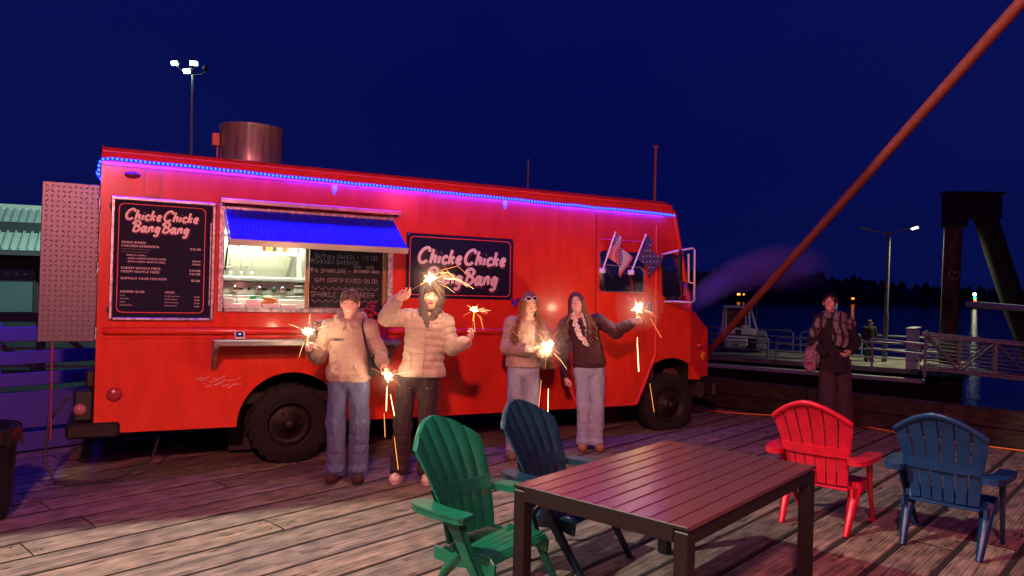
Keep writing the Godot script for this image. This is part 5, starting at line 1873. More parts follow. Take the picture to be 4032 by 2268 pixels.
func flag_cloth(t: Node3D, tip: Vector3, which: int) -> void:
	# cloth drooping from the stick, in bands that are parts of their own
	var bands := 9
	var cols := [Color(0.08, 0.05, 0.2), Color(0.4, 0.36, 0.36), Color(0.4, 0.03, 0.03), Color(0.4, 0.26, 0.1), Color(0.4, 0.03, 0.03), Color(0.03, 0.03, 0.12), Color(0.35, 0.31, 0.33), Color(0.35, 0.28, 0.3), Color(0.4, 0.05, 0.06)]
	var P := func(f: float, g: float) -> Vector3:   # f along the fly, g down the hoist
		var hoist := tip * (0.98 - 0.55 * g)
		return hoist + Vector3(0.2 * f + 0.02 * sin(f * 7.0 + g * 3.0), -0.27 * pow(f, 1.15), 0.04 * sin(f * 8.0 + g * 4.0) + 0.02 * f)
	var stars := MB.new()
	for k in bands:
		var b := MB.new()
		b.smooth(true)
		for i in 4:
			for j in 8:
				var f0 := (k + i / 4.0) / bands
				var f1 := (k + (i + 1) / 4.0) / bands
				var q := [P.call(f0, j / 8.0), P.call(f1, j / 8.0), P.call(f1, (j + 1) / 8.0), P.call(f0, (j + 1) / 8.0)]
				b.quad(q[0], q[3], q[2], q[1])
		var m := flat(cols[k] if which == 0 else [Color(0.03, 0.02, 0.05), Color(0.035, 0.025, 0.06)][k % 2], 0.85)
		m.backlight_enabled = true
		m.backlight = Color(0.3, 0.3, 0.3)
		obj("flag_band", b, m, t)
		if (which == 0 and k in [0, 5]) or (which == 1 and k > 2 and k < 8):
			for s in 7:
				var c: Vector3 = P.call((k + 0.5) / bands, (s + 0.5) / 7.0)
				var nn: Vector3 = (P.call((k + 0.5) / bands, (s + 0.6) / 7.0) - c).cross(P.call((k + 0.6) / bands, (s + 0.5) / 7.0) - c).normalized()
				if which == 1 and (s + k) % 2 == 0:
					continue
				stars.ball(c + nn * 0.002, Vector3(0.011, 0.002, 0.011), 5, 2, Basis(Vector3.UP.cross(nn).normalized(), acos(clampf(nn.y, -1, 1))))
				stars.ball(c - nn * 0.002, Vector3(0.011, 0.002, 0.011), 5, 2, Basis(Vector3.UP.cross(nn).normalized(), acos(clampf(nn.y, -1, 1))))
	tag(obj("stars", stars, flat(Color(0.4, 0.4, 0.45), 0.8), t), "", "", "", "stuff")


const CHALK := {"A": "00 26 40|13 33", "B": "00 06 36 45 33 03|33 42 30 00", "C": "45 36 16 05 01 10 30 41", "D": "00 06 26 44 42 20 00", "E": "46 06 00 40|03 33", "F": "00 06 46|03 33", "G": "45 36 16 05 01 10 30 42 22", "H": "00 06|40 46|03 43", "I": "20 26", "K": "00 06|46 03 40",
	"L": "06 00 40", "M": "00 06 23 46 40", "N": "00 06 40 46", "P": "00 06 36 45 43 33 03", "R": "00 06 36 45 43 33 03|23 40", "S": "45 36 16 05 14 32 41 30 10 01", "T": "06 46|26 20", "U": "06 01 10 30 41 46", "W": "06 10 23 30 46", "Y": "06 23 46|23 20", "0": "10 01 05 16 36 45 41 30 10", "1": "15 26 20", "2": "05 16 36 45 00 40", "4": "30 36 02 42",
	"6": "36 15 02 10 30 42 33 13 02", "8": "13 05 16 36 45 33 13 01 10 30 41 33", "$": "45 36 16 05 14 32 41 30 10 01|27 20", "&": "40 05 16 36 02 10 20 42", "-": "03 33", ".": "10 11", "u": "04 01 10 20 31|34 30", "f": "00 05 16 26|04 24", "a": "33 14 01 10 30|34 30", "l": "06 00", "o": "10 01 03 14 24 33 31 20 10", "i": "14 10|15 16", "t": "16 10 20|04 24",
	"e": "02 32 24 14 02 10 30", "c": "33 14 02 10 30", "s": "33 14 03 31 10 00", "p": "04 00|03 24 32 11 02", "n": "04 00|03 14 24 30", "r": "04 00|03 14 24", "q": "34 30|33 14 02 10 31"}


func chalk(text: String, h: float, u: float, v: float) -> MB:
	var b := MB.new()
	var x := 0.0
	var r2 := RandomNumberGenerator.new()
	r2.seed = text.hash()
	for ch in text:
		if CHALK.has(ch):
			var dy := r2.randf_range(-0.06, 0.06)
			for s in CHALK[ch].split("|"):
				var pts := []
				for p in s.split(" "):
					pts.append(Vector3(u + (x + p.substr(0, 1).to_int() / 6.0 + r2.randf_range(-0.03, 0.03)) * h, v + (p.substr(1, 1).to_int() / 6.0 + dy + r2.randf_range(-0.03, 0.03)) * h, -0.061))
				b.tube(pts, 0.0026, 4)
		x += 0.78 if ch == ch.to_upper() and ch != " " and ch != "." and ch != "I" else (0.62 if ch != "." else 0.35)
	return b


# ---------------------------------------------------------------- chairs, table, bin

func back_z(y: float) -> float:
	var f := (y - 0.33) / 0.65
	return -0.13 - 0.08 * f - 0.2 * f * f


func back_half(y: float) -> float:
	if y < 0.58:
		return lerpf(0.205, 0.232, clampf((y - 0.33) / 0.25, 0, 1))
	return lerpf(0.232, 0.285, pow(clampf((y - 0.58) / 0.25, 0, 1), 0.8))


func back_top(x: float) -> float:
	return 0.835 + 0.143 * (1.0 - pow(absf(x) / 0.285, 1.7))


func back_pt(f: float, y: float, off: float) -> Vector3:   # f from -1 to 1 across
	var x := f * back_half(y)
	return Vector3(x, y, back_z(y) + 0.035 * f * f + off)


func make_chair(called: String, label: String, m: Material) -> Node3D:
	var t := thing(called, label, "chair", Vector3.ZERO, 0.0, "plastic garden chairs")
	var n := 6
	for k in n:
		var b := MB.new()
		b.smooth(true)
		var f0 := -1.0 + 2.0 * k / n + 0.022
		var f1 := -1.0 + 2.0 * (k + 1) / n - 0.022
		if k == 0:
			f0 = -1.0
		if k == n - 1:
			f1 = 1.0
		var rows := 14
		var grid := []
		for r in rows + 1:
			var line := []
			for c in 5:
				var f := lerpf(f0, f1, c / 4.0)
				var top := back_top(f * 0.285)
				var y := lerpf(0.34, top, r / float(rows))
				var bow := 0.006 * (1.0 - pow(c / 2.0 - 1.0, 2.0))
				line.append([back_pt(f, y, 0.008 + bow), back_pt(f, y, -0.01)])
			grid.append(line)
		for r in rows:
			for c in 4:
				b.quad(grid[r][c][0], grid[r][c + 1][0], grid[r + 1][c + 1][0], grid[r + 1][c][0])
				b.quad(grid[r][c][1], grid[r + 1][c][1], grid[r + 1][c + 1][1], grid[r][c + 1][1])
		b.smooth(false)
		for r in rows:
			b.quad(grid[r][0][1], grid[r][0][0], grid[r + 1][0][0], grid[r + 1][0][1])
			b.quad(grid[r][4][0], grid[r][4][1], grid[r + 1][4][1], grid[r + 1][4][0])
		for c in 4:
			b.quad(grid[rows][c][0], grid[rows][c + 1][0], grid[rows][c + 1][1], grid[rows][c][1])
		obj("back_slat", b, m, t)
	# band across at arm height, ridge along the arched top
	var b := MB.new()
	for c in 24:
		var f0 := -1.0 + c / 12.0
		var f1 := -1.0 + (c + 1) / 12.0
		for y in [0.555]:
			var q := [back_pt(f0, y, -0.006), back_pt(f1, y, -0.006), back_pt(f1, y + 0.07, -0.006), back_pt(f0, y + 0.07, -0.006)]
			var o := [back_pt(f0, y, -0.03), back_pt(f1, y, -0.03), back_pt(f1, y + 0.07, -0.026), back_pt(f0, y + 0.07, -0.026)]
			var i := [back_pt(f0, y, 0.0155), back_pt(f1, y, 0.0155), back_pt(f1, y + 0.07, 0.0155), back_pt(f0, y + 0.07, 0.0155)]
			b.quad(o[1], o[0], o[3], o[2])
			b.quad(i[0], i[1], i[2], i[3])
			b.quad(i[3], i[2], o[2], o[3])
			b.quad(o[0], o[1], i[1], i[0])
	obj("back_band", b, m, t)
	b = MB.new()
	b.smooth(true)
	for c in 32:
		var ff := [-1.0 + c / 16.0, -1.0 + (c + 1) / 16.0]
		var p := []
		for f in ff:
			var top := back_top(f * 0.285)
			p.append([back_pt(f, top - 0.003, 0.0), back_pt(f, top - 0.004, -0.026), back_pt(f, top - 0.03, -0.03), back_pt(f, top - 0.052, -0.012), back_pt(f, top - 0.055, 0.004)])
		for j in 4:
			b.quad(p[1][j], p[0][j], p[0][j + 1], p[1][j + 1])
	obj("top_ridge", b, m, t)
	# seat slats, falling to the back, rolling over at the front
	var seat := [[-0.13, 0.325], [-0.055, 0.322], [0.02, 0.33], [0.095, 0.345], [0.165, 0.358], [0.225, 0.355], [0.25, 0.325]]
	for k in 6:
		b = MB.new()
		var a: Array = seat[k]
		var c: Array = seat[k + 1]
		var w := 0.215 + 0.045 * k / 5.0
		var d := Vector2(c[0] - a[0], c[1] - a[1])
		var mid := Vector3(0, (a[1] + c[1]) * 0.5 - 0.009, (a[0] + c[0]) * 0.5)
		b.box(mid, Vector3(w * 2.0, 0.018, d.length() - (0.008 if k < 4 else 0.0)), Basis(Vector3.RIGHT, -atan2(d.y, d.x)), 0.005)
		obj("seat_slat", b, m, t)
	for sg in [-1.0, 1.0]:
		b = MB.new()   # side rail under the seat
		var rail := PackedVector2Array([Vector2(-0.15, 0.27), Vector2(0.0, 0.255), Vector2(0.12, 0.27), Vector2(0.255, 0.25), Vector2(0.262, 0.32), Vector2(0.17, 0.345), Vector2(0.02, 0.318), Vector2(-0.15, 0.335)])
		var zx := Basis(Vector3(0, 0, 1), Vector3(0, 1, 0), Vector3(-1, 0, 0))
		b.prism(rail, -0.01, 0.01, Transform3D(zx, Vector3(sg * 0.25, 0, 0)))
		obj("side_rail", b, m, t)
		# arm: a broad paddle that runs from behind the back band forwards
		var xz := Basis(Vector3(sg, 0, 0), Vector3(0, 0, 1), Vector3(0, 1, 0))
		var outline := PackedVector2Array([Vector2(0.225, -0.2), Vector2(0.24, -0.25), Vector2(0.29, -0.275), Vector2(0.335, -0.255), Vector2(0.362, -0.2), Vector2(0.378, -0.1), Vector2(0.388, 0.02), Vector2(0.386, 0.12), Vector2(0.372, 0.142), Vector2(0.29, 0.142), Vector2(0.278, 0.125), Vector2(0.276, 0.0), Vector2(0.266, -0.09), Vector2(0.25, -0.15)])
		b = MB.new()
		b.prism(outline, 0.0, 0.012, Transform3D(xz, Vector3(0, 0.557, 0)))
		var lip := PackedVector2Array()
		for p in outline:
			lip.append(Vector2(p.x + (0.312 - p.x) * 0.05, p.y + (-0.05 - p.y) * 0.03))
		b.prism(lip, -0.028, 0.0, Transform3D(xz, Vector3(0, 0.557, 0)))
		obj("arm", b, m, t)
		# front leg, an angle section leaning forwards
		b = MB.new()
		var top := Vector3(sg * 0.335, 0.535, 0.07)
		var foot := Vector3(sg * 0.285, 0.0, 0.375)
		for pl in 2:
			for k in 6:
				var f0 := k / 6.0
				var f1 := (k + 1) / 6.0
				var w0 := lerpf(0.1, 0.045, sqrt(f0))
				var w1 := lerpf(0.1, 0.045, sqrt(f1))
				var p0 := top.lerp(foot, f0) + Vector3(0, 0, 0.03 * sin(f0 * PI) * -1.0)
				var p1 := top.lerp(foot, f1) + Vector3(0, 0, 0.03 * sin(f1 * PI) * -1.0)
				var u := Vector3(0, 0, -1) if pl == 0 else Vector3(-sg, 0, 0)
				var v := Vector3(-sg * 0.012, 0, 0) if pl == 0 else Vector3(0, 0, -0.012)
				if pl == 1:
					w0 *= 0.55
					w1 *= 0.55
				for s in 2:
					var o := v * s
					b.quad(p0 + o, p1 + o, p1 + u * w1 + o, p0 + u * w0 + o) if s == 0 else b.quad(p0 + o, p0 + u * w0 + o, p1 + u * w1 + o, p1 + o)
				b.quad(p0 + u * w0, p1 + u * w1, p1 + u * w1 + v, p0 + u * w0 + v)
				b.quad(p0, p0 + v, p1 + v, p1)
		b.box(foot + Vector3(-sg * 0.012, 0.008, -0.02), Vector3(0.035, 0.016, 0.05), Basis(), 0.004)
		obj("leg", b, m, t)
		# rear leg
		b = MB.new()
		b.tube([Vector3(sg * 0.235, 0.34, 0.02), Vector3(sg * 0.238, 0.2, -0.09), Vector3(sg * 0.235, 0.1, -0.15), Vector3(sg * 0.23, 0.0, -0.195)], [0.05, 0.036, 0.028, 0.022], 4, true, 0.75)
		obj("leg", b, m, t)
	return t


func plastic(c: Color) -> StandardMaterial3D:
	var m := flat(c, 0.38)
	m.normal_enabled = true
	m.normal_texture = M.knit_n
	m.normal_scale = 0.05
	m.uv1_triplanar = true
	m.uv1_scale = Vector3(2, 2, 2)
	m.albedo_texture = noise_tex(FastNoiseLite.TYPE_SIMPLEX, 0.012, 256, 5, 0.0, 71, grad(Color(0.82, 0.82, 0.82), Color(1, 1, 1)))
	return m


func recolour(o: Node, m: Material) -> void:
	if o is MeshInstance3D:
		o.material_override = m
	for c in o.get_children():
		recolour(c, m)


func build_furniture() -> void:
	var proto := make_chair("garden_chair", "green plastic garden chair, the nearest one, drawn up to the left end of the table", plastic(Color(0.005, 0.155, 0.078)))
	proto.position = Vector3(-0.122, 0, -4.17)
	proto.rotation.y = deg_to_rad(54.5)
	for a in [["dark teal plastic garden chair behind the green one at the table", Color(0.008, 0.042, 0.07), Vector3(0.358, 0, -4.84), 52.2], ["bright red plastic garden chair standing to the right of the table", Color(0.65, 0.012, 0.04), Vector3(2.372, 0, -5.62), 140.4], ["blue plastic garden chair at the far right, beside the red one", Color(0.006, 0.052, 0.16), Vector3(3.065, 0, -5.18), 137.5]]:
		var c: Node3D = proto.duplicate()
		c.name = numbered("garden_chair")
		add_child(c)
		c.position = a[2]
		c.rotation.y = deg_to_rad(a[3])
		c.set_meta("label", a[0])
		recolour(c, plastic(a[1]))
	# slatted table
	var t := thing("slatted_table", "brown slatted table on a dark square frame in the foreground", "table", Vector3(0.911, 0, -4.086), deg_to_rad(48.9))
	var dark := flat(Color(0.006, 0.0035, 0.004), 0.5)
	var slat := flat(Color(0.115, 0.045, 0.038), 0.3)
	slat.metallic_specular = 0.6
	slat.roughness_texture = noise_tex(FastNoiseLite.TYPE_SIMPLEX, 0.02, 512, 5, 0.0, 72, grad(Color(0.85, 0.85, 0.85), Color(1, 1, 1)))
	slat.roughness = 0.25
	slat.uv1_triplanar = true
	slat.uv1_scale = Vector3(0.6, 2.0, 2.0)
	var hx := 0.775
	var hz := 0.496
	for k in 10:
		var b := MB.new()
		b.box(Vector3(0, 0.729, -hz + 0.006 + (k + 0.5) * 0.0984), Vector3(hx * 2.0 - 0.02, 0.022, 0.0905), Basis(), 0.003)
		obj("slat", b, slat, t)
	for sg in [-1.0, 1.0]:
		var b := MB.new()
		b.box(Vector3(sg * (hx - 0.022), 0.695, 0), Vector3(0.044, 0.07, hz * 2.0 - 0.146), Basis(), 0.004)
		obj("frame", b, dark, t)
		b = MB.new()
		b.box(Vector3(sg * (hx - 0.0045), 0.7315, 0), Vector3(0.009, 0.019, hz * 2.0), Basis(), 0.003)
		obj("edge_trim", b, dark, t)
		b = MB.new()
		b.box(Vector3(0, 0.687, sg * (hz - 0.022)), Vector3(hx * 2.0 - 0.146, 0.058, 0.044), Basis(), 0.004)
		obj("frame", b, dark, t)
		for sz in [-1.0, 1.0]:
			b = MB.new()
			b.box(Vector3(sg * (hx - 0.037), 0.358, sz * (hz - 0.037)), Vector3(0.072, 0.715, 0.072), Basis(), 0.006)
			obj("leg", b, dark, t)
	# bin at the left edge
	t = thing("waste_bin", "black round waste bin with a shiny liner at the far left of the deck", "waste bin", Vector3(-3.85, 0, -5.3))
	t.scale = Vector3(0.95, 0.88, 0.95)
	var b := MB.new()
	b.lathe([Vector2(0.0, 0.0), Vector2(0.25, 0.0), Vector2(0.28, 0.1), Vector2(0.31, 0.66), Vector2(0.33, 0.67), Vector2(0.335, 0.73), Vector2(0.32, 0.745), Vector2(0.27, 0.745), Vector2(0.26, 0.6), Vector2(0.0, 0.6)], 32)
	obj("bin", b, flat(Color(0.008, 0.007, 0.007), 0.5), t)
	b = MB.new()
	var r2 := RandomNumberGenerator.new()
	r2.seed = 3
	for k in 40:
		var a0 := TAU * k / 40.0
		var a1 := TAU * (k + 1) / 40.0
		var r0 := 0.345 + 0.008 * sin(k * 2.3)
		var r1 := 0.345 + 0.008 * sin(((k + 1) % 40) * 2.3)
		var y0 := 0.62 + 0.03 * sin(k * 1.7)
		var y1 := 0.62 + 0.03 * sin(((k + 1) % 40) * 1.7)
		b.quad(Vector3(cos(a0) * r0, y0, -sin(a0) * r0), Vector3(cos(a1) * r1, y1, -sin(a1) * r1), Vector3(cos(a1) * 0.338, 0.75, -sin(a1) * 0.338), Vector3(cos(a0) * 0.338, 0.75, -sin(a0) * 0.338))
	obj("liner", b, flat(Color(0.015, 0.015, 0.015), 0.12), t)


# ---------------------------------------------------------------- figures: distance fields on a grid, meshed as surface nets

class Net:
	var v := PackedVector3Array()
	var n := PackedVector3Array()
	var c := PackedColorArray()
	var i := PackedInt32Array()

	func add(o: Net, xf := Transform3D(), tint := Color.WHITE) -> void:
		var base := v.size()
		var nb := xf.basis.inverse().transposed()
		var flip := xf.basis.determinant() < 0.0
		for k in o.v.size():
			v.append(xf * o.v[k])
			n.append((nb * o.n[k]).normalized())
			c.append(o.c[k] * tint)
		for k in range(0, o.i.size(), 3):
			i.append(base + o.i[k])
			i.append(base + o.i[k + (2 if flip else 1)])
			i.append(base + o.i[k + (1 if flip else 2)])

	func done() -> ArrayMesh:
		var a := []
		a.resize(Mesh.ARRAY_MAX)
		a[Mesh.ARRAY_VERTEX] = v
		a[Mesh.ARRAY_NORMAL] = n
		a[Mesh.ARRAY_COLOR] = c
		a[Mesh.ARRAY_INDEX] = i
		var m := ArrayMesh.new()
		m.add_surface_from_arrays(Mesh.PRIMITIVE_TRIANGLES, a)
		return m


class Field:
	var o: Vector3
	var h: float
	var nx: int
	var ny: int
	var nz: int
	var d := PackedFloat32Array()

	func _init(lo: Vector3, hi: Vector3, cell: float) -> void:
		o = lo
		h = cell
		nx = int(ceil((hi.x - lo.x) / cell)) + 2
		ny = int(ceil((hi.y - lo.y) / cell)) + 2
		nz = int(ceil((hi.z - lo.z) / cell)) + 2
		d.resize(nx * ny * nz)
		d.fill(0.5)

	func span(lo: Vector3, hi: Vector3) -> Array:
		return [clampi(int((lo.x - o.x) / h), 0, nx), clampi(int((hi.x - o.x) / h) + 2, 0, nx), clampi(int((lo.y - o.y) / h), 0, ny), clampi(int((hi.y - o.y) / h) + 2, 0, ny), clampi(int((lo.z - o.z) / h), 0, nz), clampi(int((hi.z - o.z) / h) + 2, 0, nz)]

	# tapered capsule, flattened in z by sz > 1; ridge/pitch give quilted rings along it
	func cone(a: Vector3, b: Vector3, ra: float, rb: float, k := 0.02, sz := 1.0, ridge := 0.0, pitch := 0.06) -> void:
		var m := maxf(ra, rb) + k + 2.0 * h + ridge
		var r := span(a.min(b) - Vector3(m, m, m), a.max(b) + Vector3(m, m, m))
		var ba := b - a
		ba.z *= sz
		var l2 := maxf(ba.length_squared(), 1e-9)
		var len := sqrt(l2)
		for z in range(r[4], r[5]):
			for y in range(r[2], r[3]):
				var at := (z * ny + y) * nx
				for x in range(r[0], r[1]):
					var p := o + Vector3(x, y, z) * h - a
					p.z *= sz
					var t := clampf(p.dot(ba) / l2, 0.0, 1.0)
					var e := (p - ba * t).length() - lerpf(ra, rb, t)
					if ridge > 0.0:
						e -= ridge * (sqrt(absf(sin(PI * (p.dot(ba) / len) / pitch))) - 0.6)
					var c := d[at + x]
					var q := maxf(k - absf(e - c), 0.0)
					d[at + x] = minf(e, c) - q * q * 0.25 / k

	func ell(ctr: Vector3, rad: Vector3, k := 0.01, bs := Basis(), cut := false) -> void:
		var m := maxf(rad.x, maxf(rad.y, rad.z)) + k + 2.0 * h
		var r := span(ctr - Vector3(m, m, m), ctr + Vector3(m, m, m))
		var inv := bs.inverse()
		for z in range(r[4], r[5]):
			for y in range(r[2], r[3]):
				var at := (z * ny + y) * nx
				for x in range(r[0], r[1]):
					var p := inv * (o + Vector3(x, y, z) * h - ctr)
					var k0 := (p / rad).length()
					var k1 := maxf((p / (rad * rad)).length(), 1e-6)
					var e := k0 * (k0 - 1.0) / k1
					var c := d[at + x]
					if cut:
						e = -e
						var q := maxf(k - absf(e - c), 0.0)
						d[at + x] = maxf(e, c) + q * q * 0.25 / k
					else:
						var q := maxf(k - absf(e - c), 0.0)
						d[at + x] = minf(e, c) - q * q * 0.25 / k

	func below(y0: float) -> void:   # cut away what lies below y0
		for z in nz:
			for y in ny:
				var e := y0 - (o.y + y * h)
				var at := (z * ny + y) * nx
				for x in nx:
					d[at + x] = maxf(d[at + x], e)

	func above(y0: float) -> void:
		for z in nz:
			for y in ny:
				var e := (o.y + y * h) - y0
				var at := (z * ny + y) * nx
				for x in nx:
					d[at + x] = maxf(d[at + x], e)

	func crumple(noise: FastNoiseLite, amp: float, scale: Vector3) -> void:
		var near := 3.0 * h
		for z in nz:
			for y in ny:
				var at := (z * ny + y) * nx
				for x in nx:
					if absf(d[at + x]) < near:
						var p := (o + Vector3(x, y, z) * h) * scale
						d[at + x] += amp * noise.get_noise_3d(p.x, p.y, p.z)

	func front(x: float, y: float) -> float:   # z of the surface seen from +z
		var ix := clampi(int(round((x - o.x) / h)), 0, nx - 1)
		var iy := clampi(int(round((y - o.y) / h)), 0, ny - 1)
		for z in range(nz - 1, 0, -1):
			var e := d[(z * ny + iy) * nx + ix]
			if e < 0.0:
				var e2 := d[(mini(z + 1, nz - 1) * ny + iy) * nx + ix]
				return o.z + (z + clampf(-e / maxf(e2 - e, 1e-6), 0.0, 1.0)) * h
		return o.z

	func net(paint = null, base := Color.WHITE) -> Net:
		var out := Net.new()
		var ids := PackedInt32Array()
		ids.resize(nx * ny * nz)
		ids.fill(-1)
		var sx := 1
		var sy := nx
		var sz := nx * ny
		for z in nz - 1:
			for y in ny - 1:
				var at := (z * ny + y) * nx
				for x in nx - 1:
					var i0 := at + x
					var a := d[i0]
					if absf(a) > h * 2.5:
						continue
					var b := d[i0 + 1]
					var c := d[i0 + sy]
					var e := d[i0 + sy + 1]
					var f := d[i0 + sz]
					var g := d[i0 + sz + 1]
					var p := d[i0 + sz + sy]
					var q := d[i0 + sz + sy + 1]
					var neg := int(a < 0.0) + int(b < 0.0) + int(c < 0.0) + int(e < 0.0) + int(f < 0.0) + int(g < 0.0) + int(p < 0.0) + int(q < 0.0)
					if neg == 0 or neg == 8:
						continue
					var s := Vector3.ZERO
					var w := 0
					if (a < 0.0) != (b < 0.0):
						s += Vector3(a / (a - b), 0, 0)
						w += 1
					if (c < 0.0) != (e < 0.0):
						s += Vector3(c / (c - e), 1, 0)
						w += 1
					if (f < 0.0) != (g < 0.0):
						s += Vector3(f / (f - g), 0, 1)
						w += 1
					if (p < 0.0) != (q < 0.0):
						s += Vector3(p / (p - q), 1, 1)
						w += 1
					if (a < 0.0) != (c < 0.0):
						s += Vector3(0, a / (a - c), 0)
						w += 1
					if (b < 0.0) != (e < 0.0):
						s += Vector3(1, b / (b - e), 0)
						w += 1
					if (f < 0.0) != (p < 0.0):
						s += Vector3(0, f / (f - p), 1)
						w += 1
					if (g < 0.0) != (q < 0.0):
						s += Vector3(1, g / (g - q), 1)
						w += 1
					if (a < 0.0) != (f < 0.0):
						s += Vector3(0, 0, a / (a - f))
						w += 1
					if (b < 0.0) != (g < 0.0):
						s += Vector3(1, 0, b / (b - g))
						w += 1
					if (c < 0.0) != (p < 0.0):
						s += Vector3(0, 1, c / (c - p))
						w += 1
					if (e < 0.0) != (q < 0.0):
						s += Vector3(1, 1, e / (e - q))
						w += 1
					var pt := o + (Vector3(x, y, z) + s / w) * h
					ids[i0] = out.v.size()
					out.v.append(pt)
					out.n.append(Vector3(b + e + g + q - a - c - f - p, c + e + p + q - a - b - f - g, f + g + p + q - a - b - c - e).normalized())
					out.c.append(paint.call(pt) if paint != null else base)
		for z in range(1, nz - 1):
			for y in range(1, ny - 1):
				var at := (z * ny + y) * nx
				for x in range(1, nx - 1):
					var i0 := at + x
					if ids[i0] < 0:
						continue
					var a := d[i0] < 0.0
					if a != (d[i0 + sx] < 0.0):
						face(out, ids[i0 - sy - sz], ids[i0 - sz], ids[i0], ids[i0 - sy], a)
					if a != (d[i0 + sy] < 0.0):
						face(out, ids[i0 - sx - sz], ids[i0 - sx], ids[i0], ids[i0 - sz], a)
					if a != (d[i0 + sz] < 0.0):
						face(out, ids[i0 - sx - sy], ids[i0 - sy], ids[i0], ids[i0 - sx], a)
		return out

	func face(out: Net, a: int, b: int, c: int, e: int, inside: bool) -> void:
		if a < 0 or b < 0 or c < 0 or e < 0:
			return
		var l := [a, e, c, b] if inside else [a, b, c, e]   # clockwise seen from outside
		out.i.append_array(PackedInt32Array([l[0], l[1], l[2], l[0], l[2], l[3]]))


const SKIN := Color(0.66, 0.42, 0.32)
var heads := {}
var hands := {}
var wobble := FastNoiseLite.new()


func head_net(smile: bool, brow: Color, soft := false) -> Net:
	var f := Field.new(Vector3(-0.098, -0.235, -0.125), Vector3(0.098, 0.135, 0.13), 0.004)
	f.ell(Vector3(0, 0.03, -0.012), Vector3(0.074, 0.086, 0.094), 0.01)
	f.ell(Vector3(0, -0.035, 0.022), Vector3(0.06, 0.082, 0.068), 0.03)
	f.ell(Vector3(0, -0.093, 0.056), Vector3(0.022, 0.02, 0.02) if soft else Vector3(0.026, 0.022, 0.022), 0.03)
	for s in [-1.0, 1.0]:
		f.ell(Vector3(s * 0.036, -0.026 + (0.004 if smile else 0.0), 0.058), Vector3(0.025, 0.022, 0.022), 0.02)
		f.ell(Vector3(s * 0.031, 0.005, 0.1), Vector3(0.019, 0.012, 0.02), 0.012, Basis(), true)
		f.ell(Vector3(s * 0.031, 0.004, 0.073), Vector3(0.0125, 0.0115, 0.0125), 0.003)
		f.ell(Vector3(s * 0.076, -0.004, -0.008), Vector3(0.011, 0.032, 0.02), 0.006, Basis(Vector3.UP, s * 0.35))
		f.ell(Vector3(s * 0.011, -0.029, 0.097), Vector3(0.009, 0.008, 0.011), 0.006)
	f.cone(Vector3(-0.032, 0.027, 0.078), Vector3(0.032, 0.027, 0.078), 0.006 if soft else 0.009, 0.006 if soft else 0.009, 0.02)
	f.cone(Vector3(0, 0.014, 0.087), Vector3(0, -0.026, 0.101 if soft else 0.104), 0.007, 0.0095 if soft else 0.0115, 0.012)
	f.cone(Vector3(-0.018, -0.062, 0.078), Vector3(0.018, -0.062, 0.078), 0.011, 0.011, 0.01)
	if smile:
		f.cone(Vector3(-0.026, -0.053, 0.078), Vector3(0.0, -0.062, 0.094), 0.005, 0.005, 0.004)
	f.ell(Vector3(0, -0.0595, 0.098), Vector3(0.022, 0.0035, 0.008), 0.004, Basis(), true)
	f.cone(Vector3(0, -0.05, -0.022), Vector3(0, -0.225, -0.03), 0.053, 0.058, 0.02)
	return f.net(func(p: Vector3) -> Color:
		var c := SKIN
		var ax := absf(p.x)
		if p.z > 0.045:
			var ex := (ax - 0.031) / 0.0135
			var ey := (p.y - 0.0035) / (0.0045 if smile else 0.0058)
			var r := ex * ex + ey * ey
			if r < 1.0:
				c = Color(0.62, 0.58, 0.55)
				if pow(ax - 0.031, 2) + pow(p.y - 0.004, 2) < 0.0000325:
					c = Color(0.03, 0.02, 0.015)
			elif r < 2.6 and p.y > 0.0035:
				c = SKIN * 0.55
			var by := p.y - (0.0355 - 0.1 * (ax - 0.03) * (0.5 if ax < 0.035 else 1.6))
			if absf(by) < (0.0026 if soft else 0.0038) and ax > 0.013 and ax < 0.05:
				c = brow
			var my := p.y + 0.0595 - (9.0 * p.x * p.x if smile else 0.0)
			var mx := p.x / (0.031 if smile else 0.023)
			if mx * mx + pow(my / (0.0105 if smile else 0.0085), 2) < 1.0:
				c = Color(0.52, 0.19, 0.17) if soft else Color(0.5, 0.23, 0.19)
			if smile and pow(p.x / 0.026, 2) + pow((my + 0.001) / 0.007, 2) < 1.0:
				c = Color(0.75, 0.7, 0.64)
			elif not smile and absf(my) < 0.0026 and ax < 0.022:
				c = Color(0.25, 0.1, 0.09)
			if pow((ax - 0.04) / 0.02, 2) + pow((p.y + 0.03) / 0.018, 2) < 1.0:
				c = c.lerp(Color(0.6, 0.24, 0.19), 0.35)
			if pow((ax - 0.0085) / 0.0035, 2) + pow((p.y + 0.036) / 0.003, 2) < 1.0 and p.z > 0.09:
				c = SKIN * 0.5
		return Color(c.r, c.g, c.b))


